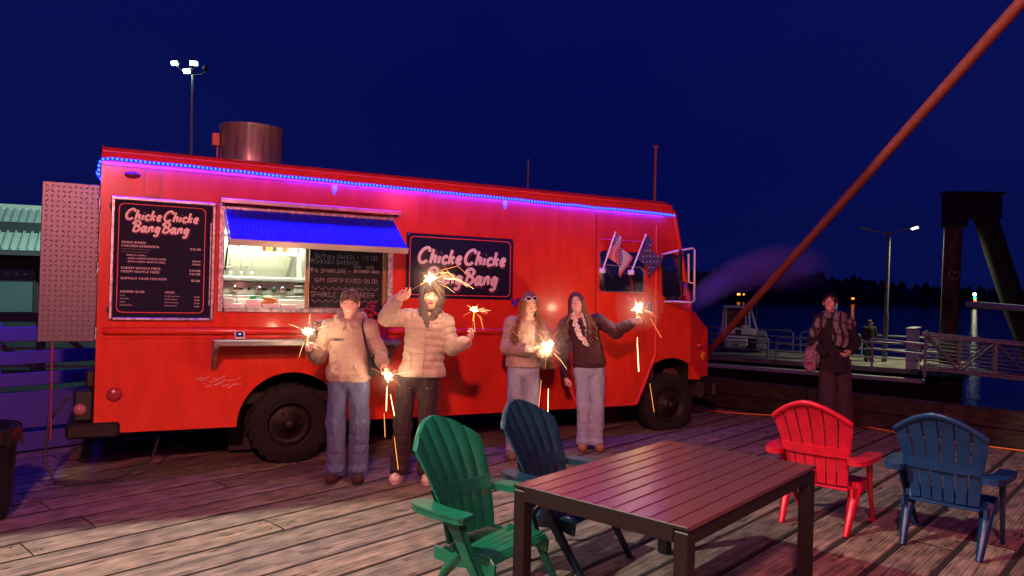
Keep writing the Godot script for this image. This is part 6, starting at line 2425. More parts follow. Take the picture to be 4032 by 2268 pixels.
func hand_net(curl: Array, thumb_in: float) -> Net:
	var f := Field.new(Vector3(-0.062, -0.05, -0.045), Vector3(0.075, 0.2, 0.095), 0.0032)
	var xs := [-0.029, -0.0098, 0.0098, 0.029]
	var ys := [0.075, 0.084, 0.083, 0.077]
	var ls := [[0.03, 0.019, 0.016], [0.038, 0.025, 0.018], [0.042, 0.027, 0.019], [0.037, 0.024, 0.018]]
	f.cone(Vector3(0, -0.04, 0), Vector3(0, 0.01, 0), 0.027, 0.026, 0.015, 1.25)
	for k in 4:
		var a := Vector3(xs[k], ys[k], 0)
		f.cone(Vector3(xs[k] * 0.55, 0.012, 0.0), a, 0.021, 0.0125, 0.014, 1.15)
		var ang := 0.0
		var spread: float = xs[k] * 1.6
		for j in 3:
			ang += deg_to_rad([70.0, 85.0, 60.0][j]) * curl[k]
			var b: Vector3 = a + Vector3(sin(spread) * cos(ang), cos(ang), sin(ang)).normalized() * ls[k][j]
			f.cone(a, b, 0.0093 - j * 0.0009, 0.0084 - j * 0.0009, 0.003)
			a = b
	var t0 := Vector3(0.022, 0.02, 0.008)
	var t1 := Vector3(0.044, 0.045, 0.02).lerp(Vector3(0.04, 0.048, 0.03), thumb_in)
	var t2 := Vector3(0.058, 0.072, 0.024).lerp(Vector3(0.03, 0.074, 0.046), thumb_in)
	var t3 := Vector3(0.064, 0.095, 0.026).lerp(Vector3(0.008, 0.084, 0.05), thumb_in)
	f.cone(t0, t1, 0.017, 0.0125, 0.012)
	f.cone(t1, t2, 0.0115, 0.0102, 0.003)
	f.cone(t2, t3, 0.0102, 0.0085, 0.002)
	return f.net(null, SKIN)


func frame_of(y: Vector3, x: Vector3) -> Basis:
	y = y.normalized()
	x = (x - y * x.dot(y)).normalized()
	return Basis(x, y, x.cross(y))


func make_heads() -> void:
	wobble.seed = 13
	wobble.frequency = 1.0
	wobble.fractal_octaves = 3
	heads["smile"] = head_net(true, Color(0.09, 0.055, 0.035))
	heads["calm"] = head_net(false, Color(0.06, 0.035, 0.022))
	heads["smile_soft"] = head_net(true, Color(0.1, 0.06, 0.045), true)
	heads["calm_soft"] = head_net(false, Color(0.16, 0.09, 0.06), true)
	hands["grip"] = hand_net([0.95, 0.95, 0.92, 0.85], 1.0)
	hands["loose"] = hand_net([0.62, 0.55, 0.45, 0.32], 0.35)
	hands["pinch"] = hand_net([0.3, 0.42, 0.55, 0.62], 0.8)
	hands["claw"] = hand_net([0.55, 0.5, 0.42, 0.5], 0.7)


var skin_mat: StandardMaterial3D


# J: joints in the person's own axes (x to the right in the picture, z towards the deck's front). "L" is what stands left in the picture: the person's right side.
func bare_body(t: Node3D, J: Dictionary) -> MeshInstance3D:
	var f := Field.new(Vector3(-0.6, 0.03, -0.25), Vector3(0.6, 1.75, 0.4), 0.022)
	var ch: Vector3 = (J.shL + J.shR) * 0.5
	var hp: Vector3 = (J.hipL + J.hipR) * 0.5
	f.cone(J.shL.lerp(ch, 0.3), J.shR.lerp(ch, 0.3), 0.06, 0.06, 0.04)
	f.cone(ch - Vector3(0, 0.08, 0), hp, 0.1, 0.095, 0.05, 1.3)
	f.cone(ch, J.head - Vector3(0, 0.12, 0), 0.06, 0.05, 0.03)
	for s in ["L", "R"]:
		f.cone(J["sh" + s], J["el" + s], 0.045, 0.036, 0.03)
		f.cone(J["el" + s], J["wr" + s], 0.036, 0.026, 0.02)
		f.cone(J["hip" + s], J["kn" + s], 0.07, 0.048, 0.03)
		f.cone(J["kn" + s], J["an" + s], 0.048, 0.032, 0.02)
	var net := f.net(null, SKIN)
	net.add(heads[J.face], Transform3D(Basis.from_euler(J.turn).scaled(Vector3.ONE * J.size), J.head))
	for s in ["L", "R"]:
		if J.has("hand" + s):
			var hd: Array = J["hand" + s]
			var bs := frame_of(hd[1], hd[2] if s == "L" else -hd[2])
			if s == "R":
				bs = bs * Basis.from_scale(Vector3(-1, 1, 1))
				bs = frame_of(hd[1], -hd[2]) * Basis.from_scale(Vector3(-1, 1, 1))
			net.add(hands[hd[0]], Transform3D(bs.scaled_local(Vector3.ONE * J.get("hand_size", 0.95)), J["wr" + s] + hd[1].normalized() * 0.03))
	if skin_mat == null:
		skin_mat = flat(Color.WHITE, 0.55)
		skin_mat.vertex_color_use_as_albedo = true
		skin_mat.subsurf_scatter_enabled = true
		skin_mat.subsurf_scatter_strength = 0.15
	return obj("body", net.done(), skin_mat, t)


func sleeve(f: Field, J: Dictionary, s: String, r0: float, r1: float, r2: float, ridge := 0.0, pitch := 0.055) -> void:
	var sh: Vector3 = J["sh" + s]
	var el: Vector3 = J["el" + s]
	var wr: Vector3 = J["wr" + s]
	f.cone(sh, el, r0, r1, 0.03, 1.0, maxf(ridge, 0.0035), pitch)
	f.cone(el, el.lerp(wr, 0.9), r1 * 0.98, r2, 0.02, 1.0, maxf(ridge, 0.006), pitch * (1.0 if ridge > 0.0 else 0.8))
	f.cone(el.lerp(wr, 0.88), el.lerp(wr, 1.02), r2 * 0.72, r2 * 0.68, 0.012)


func trousers(t: Node3D, J: Dictionary, m: Material, rh: float, rk: float, ra: float, floor_y: float) -> Field:
	var hp: Vector3 = (J.hipL + J.hipR) * 0.5
	var f := Field.new(Vector3(hp.x - 0.36, 0.0, -0.24), Vector3(hp.x + 0.36, hp.y + 0.12, 0.24), 0.0105)
	f.cone(J.hipL.lerp(hp, 0.15) + Vector3(0, -0.02, 0), J.hipR.lerp(hp, 0.15) + Vector3(0, -0.02, 0), rh * 1.08, rh * 1.08, 0.03, 1.12)
	f.cone(hp + Vector3(0, 0.0, 0), hp + Vector3(0, 0.08, 0), rh * 1.35, rh * 1.3, 0.03, 1.3)
	for s in ["L", "R"]:
		f.cone(J["hip" + s], J["kn" + s], rh, rk, 0.015, 1.05)
		f.cone(J["kn" + s], J["an" + s] - Vector3(0, 0.06, 0), rk, ra, 0.02, 1.0, 0.005, 0.085)
		f.ell(J["an" + s] + Vector3(0, 0.0, 0.03), Vector3(ra * 0.95, 0.05, ra * 1.05), 0.02)
	f.crumple(wobble, 0.012, Vector3(14, 6, 14))
	f.crumple(wobble, 0.005, Vector3(30, 40, 30))
	f.below(floor_y)
	obj("trousers", f.net(null, Color.WHITE).done(), m, t)
	return f


func shoes(t: Node3D, J: Dictionary, m: Material, sole: Material, len: float, open_back := false) -> void:
	for s in ["L", "R"]:
		var a: Vector3 = J["an" + s]
		var out := 0.025 if s == "R" else -0.025
		var f := Field.new(Vector3(a.x - 0.09, -0.01, a.z - 0.12), Vector3(a.x + 0.09, 0.15, a.z + 0.24), 0.0075)
		var heel := Vector3(a.x, 0.05, a.z - 0.03)
		var toe := Vector3(a.x + out, 0.042, a.z + len)
		f.cone(heel, toe, 0.04, 0.046, 0.02)
		f.cone(Vector3(a.x, 0.06, a.z), Vector3(a.x, 0.1, a.z - 0.01), 0.042, 0.04, 0.03)
		f.below(0.018)
		var sh := obj("shoe", f.net(null, Color.WHITE).done(), m, t)
		var b := MB.new()
		var poly := PackedVector2Array()
		for k in 24:
			var an := TAU * k / 24.0
			var g := 0.5 + 0.5 * sin(an)
			var c := heel.lerp(toe, g)
			poly.append(Vector2(c.x + cos(an) * 0.05, -(c.z + sin(an) * 0.035 + (0.005 if g > 0.5 else -0.005))))
		b.prism(poly, 0.002, 0.022, Transform3D(Basis(Vector3(1, 0, 0), Vector3(0, 0, -1), Vector3(0, 1, 0)), Vector3.ZERO))
		obj("sole", b, sole, sh)


func hair_cap(J: Dictionary, rad: Vector3, off: Vector3, face_y: float, face_z: float, amp: float, fringe: Array) -> Field:
	# in head space; the face is cut free
	var f := Field.new(Vector3(-0.115, -0.14, -0.14), Vector3(0.115, 0.165, 0.14), 0.0048)
	f.ell(off, rad, 0.01)
	f.ell(Vector3(0, face_y - 0.085, 0.1), Vector3(0.074, 0.09, face_z), 0.012, Basis(), true)
	f.ell(Vector3(0, -0.12, 0.02), Vector3(0.1, 0.075, 0.12), 0.02, Basis(), true)
	for g in fringe:
		f.cone(g[0], g[1], g[2], g[3], 0.008)
	f.crumple(wobble, amp, Vector3(60, 12, 34))
	return f


func hair_tint(p: Vector3) -> Color:
	var v := 0.85 + 0.35 * wobble.get_noise_3d(p.x * 90.0, p.y * 14.0, p.z * 60.0)
	return Color(v, v, v)


func hair_mat(c: Color) -> StandardMaterial3D:
	var m := flat(c, 0.45)
	m.vertex_color_use_as_albedo = true
	return m


func head_xf(J: Dictionary) -> Transform3D:
	return Transform3D(Basis.from_euler(J.turn).scaled(Vector3.ONE * J.size), J.head)


func strands(t: Node3D, J: Dictionary, count: int, len: float, sd: int, wave: float, spread: float, front_from: float, c: Color) -> void:
	var r2 := RandomNumberGenerator.new()
	r2.seed = sd
	var hx := head_xf(J)
	var b := [MB.new(), MB.new(), MB.new()]
	for k in count:
		var a := lerpf(front_from, TAU - front_from, (k + r2.randf() * 0.7) / count)
		var side := signf(sin(a))
		var p0 := hx * Vector3(side * 0.004 + sin(a) * 0.03, 0.118 + r2.randf_range(-0.006, 0.006), cos(a) * 0.045 + 0.005)
		var p1 := hx * Vector3(side * 0.02 + sin(a) * 0.068, 0.055, cos(a) * 0.09 - 0.012)
		var p2 := hx * Vector3(side * 0.015 + sin(a) * 0.082, -0.03, cos(a) * 0.088 - 0.014)
		var p3 := hx * Vector3(side * 0.02 + sin(a) * 0.085, -0.11, cos(a) * 0.08 - 0.01)
		var tip_l := len * r2.randf_range(0.7, 1.0)
		var fwd := 0.075 if cos(a) > -0.3 else -0.07
		var base: Vector3 = J.head + Vector3(side * 0.07 + sin(a) * (0.03 + spread * r2.randf()), -0.2, fwd + r2.randf_range(-0.02, 0.03))
		var tip := base + Vector3(sin(a) * 0.03, -(tip_l - 0.2), 0.06 if fwd > 0 else -0.02)
		var ph := r2.randf() * TAU
		var pts := [p0, p1, p2, p3]
		var rad := [0.005, 0.0085, 0.0095, 0.01]
		for s in 10:
			var f := s / 9.0
			var q: Vector3 = base.lerp(tip, f)
			q += Vector3(sin(ph + f * 11.0), 0, cos(ph + f * 11.0)) * wave * (0.35 + f)
			pts.append(q)
			rad.append(lerpf(0.011, 0.0035, f * f))
		(b[k % 3] as MB).tube(pts, rad, 5, true, 0.6)
	for k in 3:
		tag(obj("long_locks", b[k], flat(c * [0.6, 1.0, 1.5][k], 0.4), t), "", "", "", "stuff")


func build_people() -> void:
	make_heads()
	build_boy_hoodie()
	build_boy_jacket()
	build_girl_tan()
	build_girl_maroon()
	build_bystander()
	build_dock_worker()


func build_boy_hoodie() -> void:
	var at := Vector3(-1.435, 0, -6.566)
	var t := thing("person", "person in a beige hoodie and blue jeans, smiling, holding two lit sparklers", "person", at)
	var J := {"head": Vector3(0.014, 1.556, 0.01), "size": 0.98, "turn": Vector3(0.02, 0.06, 0.03), "face": "smile", "shL": Vector3(-0.165, 1.345, -0.01), "shR": Vector3(0.18, 1.35, -0.01), "elL": Vector3(-0.262, 1.085, -0.02), "wrL": Vector3(-0.27, 1.17, 0.2), "elR": Vector3(0.268, 1.12, -0.04), "wrR": Vector3(0.335, 1.05, 0.14),
		"hipL": Vector3(-0.075, 0.88, 0), "hipR": Vector3(0.1, 0.88, 0), "knL": Vector3(-0.088, 0.5, 0.02), "knR": Vector3(0.118, 0.5, 0.02), "anL": Vector3(-0.08, 0.1, 0), "anR": Vector3(0.108, 0.105, 0),
		"handL": ["grip", Vector3(-0.1, 0.25, 1.0), Vector3(0.05, 1, 0)], "handR": ["grip", Vector3(0.5, -0.45, 0.7), Vector3(-0.5, 0.6, 0.2)]}
	bare_body(t, J)
	var f := Field.new(Vector3(-0.45, 0.84, -0.24), Vector3(0.48, 1.5, 0.32), 0.0105)
	var tan := cloth(Color(0.4, 0.31, 0.25))
	f.cone(J.shL, J.shR, 0.066, 0.066, 0.03)
	f.cone(Vector3(0.006, 1.28, 0), Vector3(0.01, 0.97, 0.005), 0.158, 0.178, 0.05, 1.4)
	f.cone(Vector3(-0.08, 0.935, 0.0), Vector3(0.1, 0.935, 0.0), 0.112, 0.112, 0.03, 1.1)
	sleeve(f, J, "L", 0.074, 0.07, 0.056)
	sleeve(f, J, "R", 0.074, 0.07, 0.056)
	f.crumple(wobble, 0.014, Vector3(9, 7, 9))
	f.crumple(wobble, 0.006, Vector3(22, 30, 22))
	f.below(0.875)
	f.cone(Vector3(-0.065, 0.888, 0.0), Vector3(0.085, 0.888, 0.0), 0.104, 0.104, 0.006, 1.1)
	f.below(0.868)
	# kangaroo pocket
	f.cone(Vector3(-0.07, 1.0, f.front(-0.07, 1.0) - 0.012), Vector3(0.09, 1.0, f.front(0.09, 1.0) - 0.012), 0.02, 0.02, 0.004)
	f.cone(Vector3(-0.09, 0.95, f.front(-0.09, 0.95) - 0.014), Vector3(0.11, 0.95, f.front(0.11, 0.95) - 0.014), 0.022, 0.022, 0.02)
	var top := obj("hoodie", f.net(null, Color.WHITE).done(), tan, t)
	# hood lying round the neck
	var g := Field.new(Vector3(-0.18, 1.3, -0.2), Vector3(0.2, 1.52, 0.16), 0.008)
	var ring := []
	for k in 15:
		var a := lerpf(-0.25, TAU + 0.25, k / 14.0) - PI / 2 - PI
		ring.append(Vector3(0.012 + cos(a) * 0.098, 1.405 + 0.028 * -sin(a) * -1.0 * 0.0 + (0.03 if sin(a) < 0.3 else -0.02), -0.005 + sin(a) * 0.095))
	for k in 15:
		var a := TAU * k / 14.0
		ring[k] = Vector3(0.012 + cos(a) * 0.105, 1.415 - 0.045 * maxf(sin(a), 0.0) + 0.02 * absf(cos(a)), -0.01 + sin(a) * 0.095)
	for k in 14:
		g.cone(ring[k], ring[k + 1], 0.03, 0.03, 0.008)
	for sg in [-1.0, 1.0]:   # the hood's two soft wings beside the neck
		g.cone(Vector3(0.012 + sg * 0.115, 1.405, -0.02), Vector3(0.012 + sg * 0.035, 1.345, 0.1), 0.036, 0.024, 0.012)
		g.cone(Vector3(0.012 + sg * 0.125, 1.42, -0.04), Vector3(0.012 + sg * 0.09, 1.45, -0.09), 0.034, 0.034, 0.02)
	g.cone(Vector3(0.012, 1.38, -0.1), Vector3(0.012, 1.32, -0.13), 0.08, 0.06, 0.03)
	g.crumple(wobble, 0.01, Vector3(16, 16, 16))
	obj("hood", g.net(null, Color.WHITE).done(), tan, top)
	var tx := TextMesh.new()
	var fn := SystemFont.new()
	fn.font_names = PackedStringArray(["Droid Sans"])
	fn.font_weight = 700
	tx.font = fn
	tx.text = "COMFRT"
	tx.font_size = 32
	tx.pixel_size = 0.001
	tx.depth = 0.004
	obj("lettering", tx, flat(Color(0.05, 0.04, 0.05), 0.8), top, Transform3D(Basis(Vector3.UP, -0.2), Vector3(-0.075, 1.245, f.front(-0.075, 1.245) + 0.004)))
	# pocket seams
	var b := MB.new()
	for s in [-1.0, 1.0]:
		b = MB.new()
		var line := []
		for k in 7:
			var y := lerpf(1.02, 0.91, k / 6.0)
			var x: float = 0.01 + s * lerpf(0.065, 0.125, k / 6.0)
			line.append(Vector3(x, y, f.front(x, y) + 0.001))
		b.tube(line, 0.0035, 5)
		obj("pocket_seam", b, cloth(Color(0.25, 0.19, 0.15)), top)
	var tr := trousers(t, J, cloth(Color(0.09, 0.125, 0.24), 0.4), 0.092, 0.083, 0.084, 0.045)
	shoes(t, J, cloth(Color(0.05, 0.022, 0.018), 0.3), flat(Color(0.03, 0.02, 0.02), 0.8), 0.13)
	# brown hair, combed forward
	var fr := []
	for k in 9:
		var x := -0.066 + k * 0.0165
		fr.append([Vector3(x * 0.6 + 0.01, 0.105, 0.035), Vector3(x * 1.02 + 0.006, 0.044 + 0.006 * sin(k * 2.1), 0.093 - absf(x) * 0.45), 0.018, 0.009])
	var h := hair_cap(J, Vector3(0.084, 0.09, 0.103), Vector3(0, 0.04, -0.012), 0.045, 0.06, 0.014, fr)
	obj("hair", h.net(hair_tint).done(), hair_mat(Color(0.11, 0.075, 0.05)), t, head_xf(J))
	# shoulder bag
	var bag := thing("shoulder_bag", "black shoulder bag hanging at the left side of the person in the beige hoodie", "bag", at + Vector3(0.2, 0.98, 0.0))
	b = MB.new()
	b.box(Vector3(0.03, 0.04, -0.02), Vector3(0.07, 0.2, 0.24), Basis(Vector3.BACK, 0.08), 0.025)
	obj("pouch", b, flat(Color(0.012, 0.012, 0.016), 0.4), bag)
	b = MB.new()
	var o := Vector3(0.2, 0.98, 0.0)
	b.tube([Vector3(0.02, 0.13, 0.1), Vector3(-0.03, 0.2, f.front(0.17, 1.18) + 0.006), Vector3(-0.045, 0.3, f.front(0.155, 1.28) + 0.006), Vector3(-0.06, 0.38, f.front(0.14, 1.36) + 0.006), Vector3(-0.065, 0.445, 0.02), Vector3(-0.06, 0.42, -0.09), Vector3(-0.02, 0.2, -0.14), Vector3(0.02, 0.12, -0.12)], 0.014, 6, true, 0.35)
	obj("strap", b, flat(Color(0.012, 0.012, 0.016), 0.5), bag)
	b = MB.new()
	for z in [0.1, 0.085]:
		b.ball(Vector3(0.03, 0.13, z), Vector3.ONE * 0.008, 6, 4)
	tag(obj("buckle", b, flat(Color(0.8, 0.7, 0.5), 0.2, 1.0), bag), "", "", "", "stuff")


func build_boy_jacket() -> void:
	var at := Vector3(-0.839, 0, -6.599)
	var t := thing("person", "tall person in a beige quilted jacket over a raised dark hood, arms held out", "person", at)
	var J := {"head": Vector3(0.132, 1.64, 0.02), "size": 1.02, "turn": Vector3(0.04, 0.05, -0.05), "face": "calm", "shL": Vector3(-0.07, 1.44, -0.01), "shR": Vector3(0.25, 1.405, -0.01), "elL": Vector3(-0.255, 1.44, 0.06), "wrL": Vector3(-0.15, 1.605, 0.19), "elR": Vector3(0.318, 1.19, 0.02), "wrR": Vector3(0.455, 1.25, 0.22),
		"hipL": Vector3(-0.075, 0.93, 0), "hipR": Vector3(0.115, 0.93, 0), "knL": Vector3(-0.1, 0.5, 0.02), "knR": Vector3(0.12, 0.5, 0.02), "anL": Vector3(-0.125, 0.11, 0), "anR": Vector3(0.11, 0.11, 0),
		"handL": ["claw", Vector3(0.75, 0.3, 0.55), Vector3(0.2, 0.5, 0.7)], "handR": ["claw", Vector3(0.5, 0.5, 0.6), Vector3(0.3, 0.6, -0.5)]}
	bare_body(t, J)
	var f := Field.new(Vector3(-0.42, 0.9, -0.26), Vector3(0.56, 1.72, 0.34), 0.0105)
	var tan := cloth(Color(0.42, 0.33, 0.265), 0.15, 0.6)
	f.cone(J.shL, J.shR, 0.076, 0.072, 0.03)
	f.cone(Vector3(0.055, 0.94, 0.0), Vector3(0.088, 1.345, 0), 0.18, 0.178, 0.04, 1.38, 0.016, 0.066)
	sleeve(f, J, "L", 0.078, 0.074, 0.058, 0.012, 0.058)
	sleeve(f, J, "R", 0.076, 0.07, 0.056, 0.012, 0.058)
	f.crumple(wobble, 0.01, Vector3(12, 8, 12))
	f.below(0.935)
	f.cone(Vector3(-0.04, 0.955, 0.0), Vector3(0.15, 0.955, 0.0), 0.12, 0.12, 0.006, 1.05)
	f.below(0.925)
	var top := obj("quilted_jacket", f.net(null, Color.WHITE).done(), tan, t)
	# its hood collar lying open at both sides of the neck, and front zip
	var g := Field.new(Vector3(-0.12, 1.26, -0.2), Vector3(0.34, 1.56, 0.24), 0.008)
	for sg in [-1.0, 1.0]:
		g.cone(Vector3(0.1 + sg * 0.018, 1.33, f.front(0.1, 1.33) - 0.012), Vector3(0.1 + sg * 0.11, 1.45, 0.05), 0.012, 0.03, 0.015)
		g.cone(Vector3(0.1 + sg * 0.11, 1.45, 0.05), Vector3(0.1 + sg * 0.1, 1.48, -0.07), 0.034, 0.034, 0.015)
	g.crumple(wobble, 0.01, Vector3(16, 16, 16))
	obj("collar", g.net(null, Color.WHITE).done(), tan, top)
	var b := MB.new()
	var line := []
	for k in 14:
		var y := lerpf(1.36, 0.94, k / 13.0)
		line.append(Vector3(lerpf(0.1, 0.075, k / 13.0), y, f.front(0.085, y) + 0.002))
	b.tube(line, 0.008, 6, true, 0.4)
	obj("zip", b, cloth(Color(0.42, 0.34, 0.28)), top)
	for p in [[0.155, 1.39, 1.26], [-0.03, 1.13, 1.0]]:
		b = MB.new()
		line = []
		for k in 6:
			var y := lerpf(p[1], p[2], k / 5.0)
			line.append(Vector3(p[0], y, f.front(p[0], y) + 0.003))
		b.tube(line, 0.008, 6, true, 0.5)
		obj("pocket_zip", b, cloth(Color(0.4, 0.32, 0.26)), top)
	# brown hood up round the head
	var hd := Field.new(Vector3(-0.06, 1.36, -0.18), Vector3(0.32, 1.82, 0.2), 0.0075)
	hd.ell(J.head + Vector3(0, 0.02, -0.025), Vector3(0.112, 0.142, 0.125), 0.02)
	hd.cone(J.head + Vector3(0, -0.06, -0.01), Vector3(0.108, 1.45, 0.02), 0.105, 0.1, 0.04, 1.05)
	hd.cone(Vector3(0.108, 1.46, 0.04), Vector3(0.102, 1.345, f.front(0.1, 1.345) - 0.02), 0.075, 0.03, 0.03)
	hd.ell(J.head + Vector3(0.0, 0.0, 0.115), Vector3(0.07, 0.12, 0.125), 0.01, Basis(), true)
	hd.ell(J.head + Vector3(0.0, -0.13, 0.13), Vector3(0.04, 0.06, 0.08), 0.02, Basis(), true)
	hd.crumple(wobble, 0.01, Vector3(14, 14, 14))
	obj("hood", hd.net(null, Color.WHITE).done(), cloth(Color(0.12, 0.09, 0.08)), t)
	var tr := trousers(t, J, cloth(Color(0.03, 0.017, 0.02), 0.4), 0.095, 0.082, 0.08, 0.06)
	b = MB.new()
	for x in [-0.02, 0.135]:
		b.ball(Vector3(x - 0.02, 0.83, tr.front(x - 0.02, 0.83) + 0.002), Vector3.ONE * 0.006, 6, 4)
	tag(obj("rivet", b, flat(Color(0.8, 0.6, 0.35), 0.3, 1.0), t), "", "", "", "stuff")
	shoes(t, J, flat(Color(0.62, 0.54, 0.46), 0.6), flat(Color(0.6, 0.5, 0.4), 0.7), 0.14)
	b = MB.new()
	for k in 5:
		b.tube([Vector3(-0.155, 0.085 - k * 0.006, 0.05 + k * 0.016), Vector3(-0.13, 0.098 - k * 0.006, 0.05 + k * 0.016), Vector3(-0.105, 0.085 - k * 0.006, 0.05 + k * 0.016)], 0.004, 5)
	tag(obj("lace", b, M.white, t), "", "", "", "stuff")
	var fr := []
	for k in 9:
		var x := -0.06 + k * 0.015
		fr.append([Vector3(x * 0.7, 0.1, 0.04), Vector3(x * 1.0 - 0.004, 0.038 + 0.008 * sin(k * 1.7), 0.098 - absf(x) * 0.5), 0.018, 0.008])
	var h := hair_cap(J, Vector3(0.08, 0.088, 0.1), Vector3(0, 0.036, -0.012), 0.05, 0.06, 0.012, fr)
	obj("hair", h.net(hair_tint).done(), hair_mat(Color(0.035, 0.02, 0.014)), t, head_xf(J))


func build_girl_tan() -> void:
	var at := Vector3(0.236, 0, -7.5)
	var t := thing("person", "person with long brown hair in a tan lettered sweatshirt, looking down at a sparkler", "person", at)
	var J := {"head": Vector3(-0.055, 1.555, 0.03), "size": 0.95, "turn": Vector3(0.3, 0.25, 0.06), "face": "calm_soft", "shL": Vector3(-0.235, 1.36, -0.01), "shR": Vector3(0.04, 1.355, -0.02), "elL": Vector3(-0.268, 1.115, 0.02), "wrL": Vector3(-0.045, 1.118, 0.235), "elR": Vector3(0.12, 1.115, -0.01), "wrR": Vector3(0.105, 1.08, 0.23),
		"hipL": Vector3(-0.18, 0.9, 0), "hipR": Vector3(-0.025, 0.9, 0), "knL": Vector3(-0.182, 0.5, 0.02), "knR": Vector3(-0.018, 0.5, 0.02), "anL": Vector3(-0.18, 0.1, 0), "anR": Vector3(-0.015, 0.1, 0),
		"handL": ["pinch", Vector3(0.9, -0.1, 0.4), Vector3(0.1, 0.6, 0.6)], "handR": ["loose", Vector3(-0.3, 0.0, 0.8), Vector3(0.2, 0.9, 0.2)], "hand_size": 0.88}
	bare_body(t, J)
	var f := Field.new(Vector3(-0.45, 0.87, -0.24), Vector3(0.28, 1.46, 0.36), 0.0105)
	var tan := cloth(Color(0.42, 0.32, 0.26))
	f.cone(J.shL, J.shR, 0.06, 0.06, 0.03)
	f.cone(Vector3(-0.098, 1.28, 0), Vector3(-0.105, 0.98, 0.005), 0.142, 0.165, 0.05, 1.4)
	f.cone(Vector3(-0.18, 0.965, 0.0), Vector3(-0.03, 0.965, 0.0), 0.102, 0.102, 0.03, 1.1)
	sleeve(f, J, "L", 0.07, 0.076, 0.058)
	sleeve(f, J, "R", 0.068, 0.074, 0.056)
	f.crumple(wobble, 0.016, Vector3(10, 8, 10))
	f.crumple(wobble, 0.006, Vector3(22, 30, 22))
	f.below(0.925)
	f.cone(Vector3(-0.16, 0.935, 0.0), Vector3(-0.05, 0.935, 0.0), 0.1, 0.1, 0.006, 1.2)
	f.below(0.915)
	var top := obj("sweatshirt", f.net(null, Color.WHITE).done(), tan, t)
	var fn := SystemFont.new()
	fn.font_names = PackedStringArray(["Droid Sans"])
	fn.font_weight = 400
	for a in [["SB", -0.15, 1.2, 0.0014], ["1", -0.035, 1.2, 0.0014], ["C", -0.07, 1.27, 0.0012], ["U", -0.12, 1.27, 0.0012]]:
		var tx := TextMesh.new()
		tx.font = fn
		tx.text = a[0]
		tx.font_size = 32
		tx.pixel_size = a[3]
		tx.depth = 0.004
		obj("lettering", tx, flat(Color(0.06, 0.04, 0.05), 0.8), top, Transform3D(Basis(), Vector3(a[1], a[2], f.front(a[1], a[2]) + 0.004)))
	trousers(t, J, cloth(Color(0.3, 0.37, 0.48), 0.4), 0.084, 0.078, 0.085, 0.04)
	shoes(t, J, cloth(Color(0.2, 0.12, 0.08)), flat(Color(0.1, 0.08, 0.07), 0.8), 0.11)
	var h := hair_cap(J, Vector3(0.083, 0.093, 0.1), Vector3(0, 0.036, -0.012), 0.092, 0.062, 0.012, [])
	var hm := hair_mat(Color(0.21, 0.105, 0.052))
	var hr := obj("hair", h.net(hair_tint).done(), hm, t, head_xf(J))
	var b := MB.new()
	strands(t, J, 150, 0.42, 5, 0.016, 0.06, 0.5, Color(0.2, 0.1, 0.05))
	# sunglasses pushed up into the hair
	var s := thing("sunglasses", "white framed sunglasses pushed up on the hair of the person in the tan sweatshirt", "sunglasses", at)
	s.transform = Transform3D(Basis(), at) * head_xf(J) * Transform3D(Basis(Vector3.RIGHT, -0.55), Vector3(0, 0.082, 0.062))
	b = MB.new()
	for sg in [-1.0, 1.0]:
		var ring := []
		for k in 14:
			var a := TAU * k / 14.0
			ring.append(Vector3(sg * 0.034 + cos(a) * 0.028, sin(a) * 0.02, 0.02 - absf(sg * 0.034 + cos(a) * 0.028) * 0.25))
		b.loop(ring, 0.005, 6)
		b.tube([Vector3(sg * 0.06, 0.004, 0.005), Vector3(sg * 0.086, 0.0, -0.04), Vector3(sg * 0.088, -0.01, -0.1)], 0.004, 5)
	b.tube([Vector3(-0.008, 0.004, 0.02), Vector3(0.008, 0.004, 0.02)], 0.004, 5)
	obj("frame", b, flat(Color(0.6, 0.58, 0.62), 0.3), s)
	for sg in [-1.0, 1.0]:
		b = MB.new()
		b.ball(Vector3(sg * 0.034, 0, 0.0115), Vector3(0.026, 0.018, 0.004), 14, 6, Basis(Vector3.UP, sg * 0.25))
		obj("lens", b, flat(Color(0.012, 0.01, 0.012), 0.08), s)


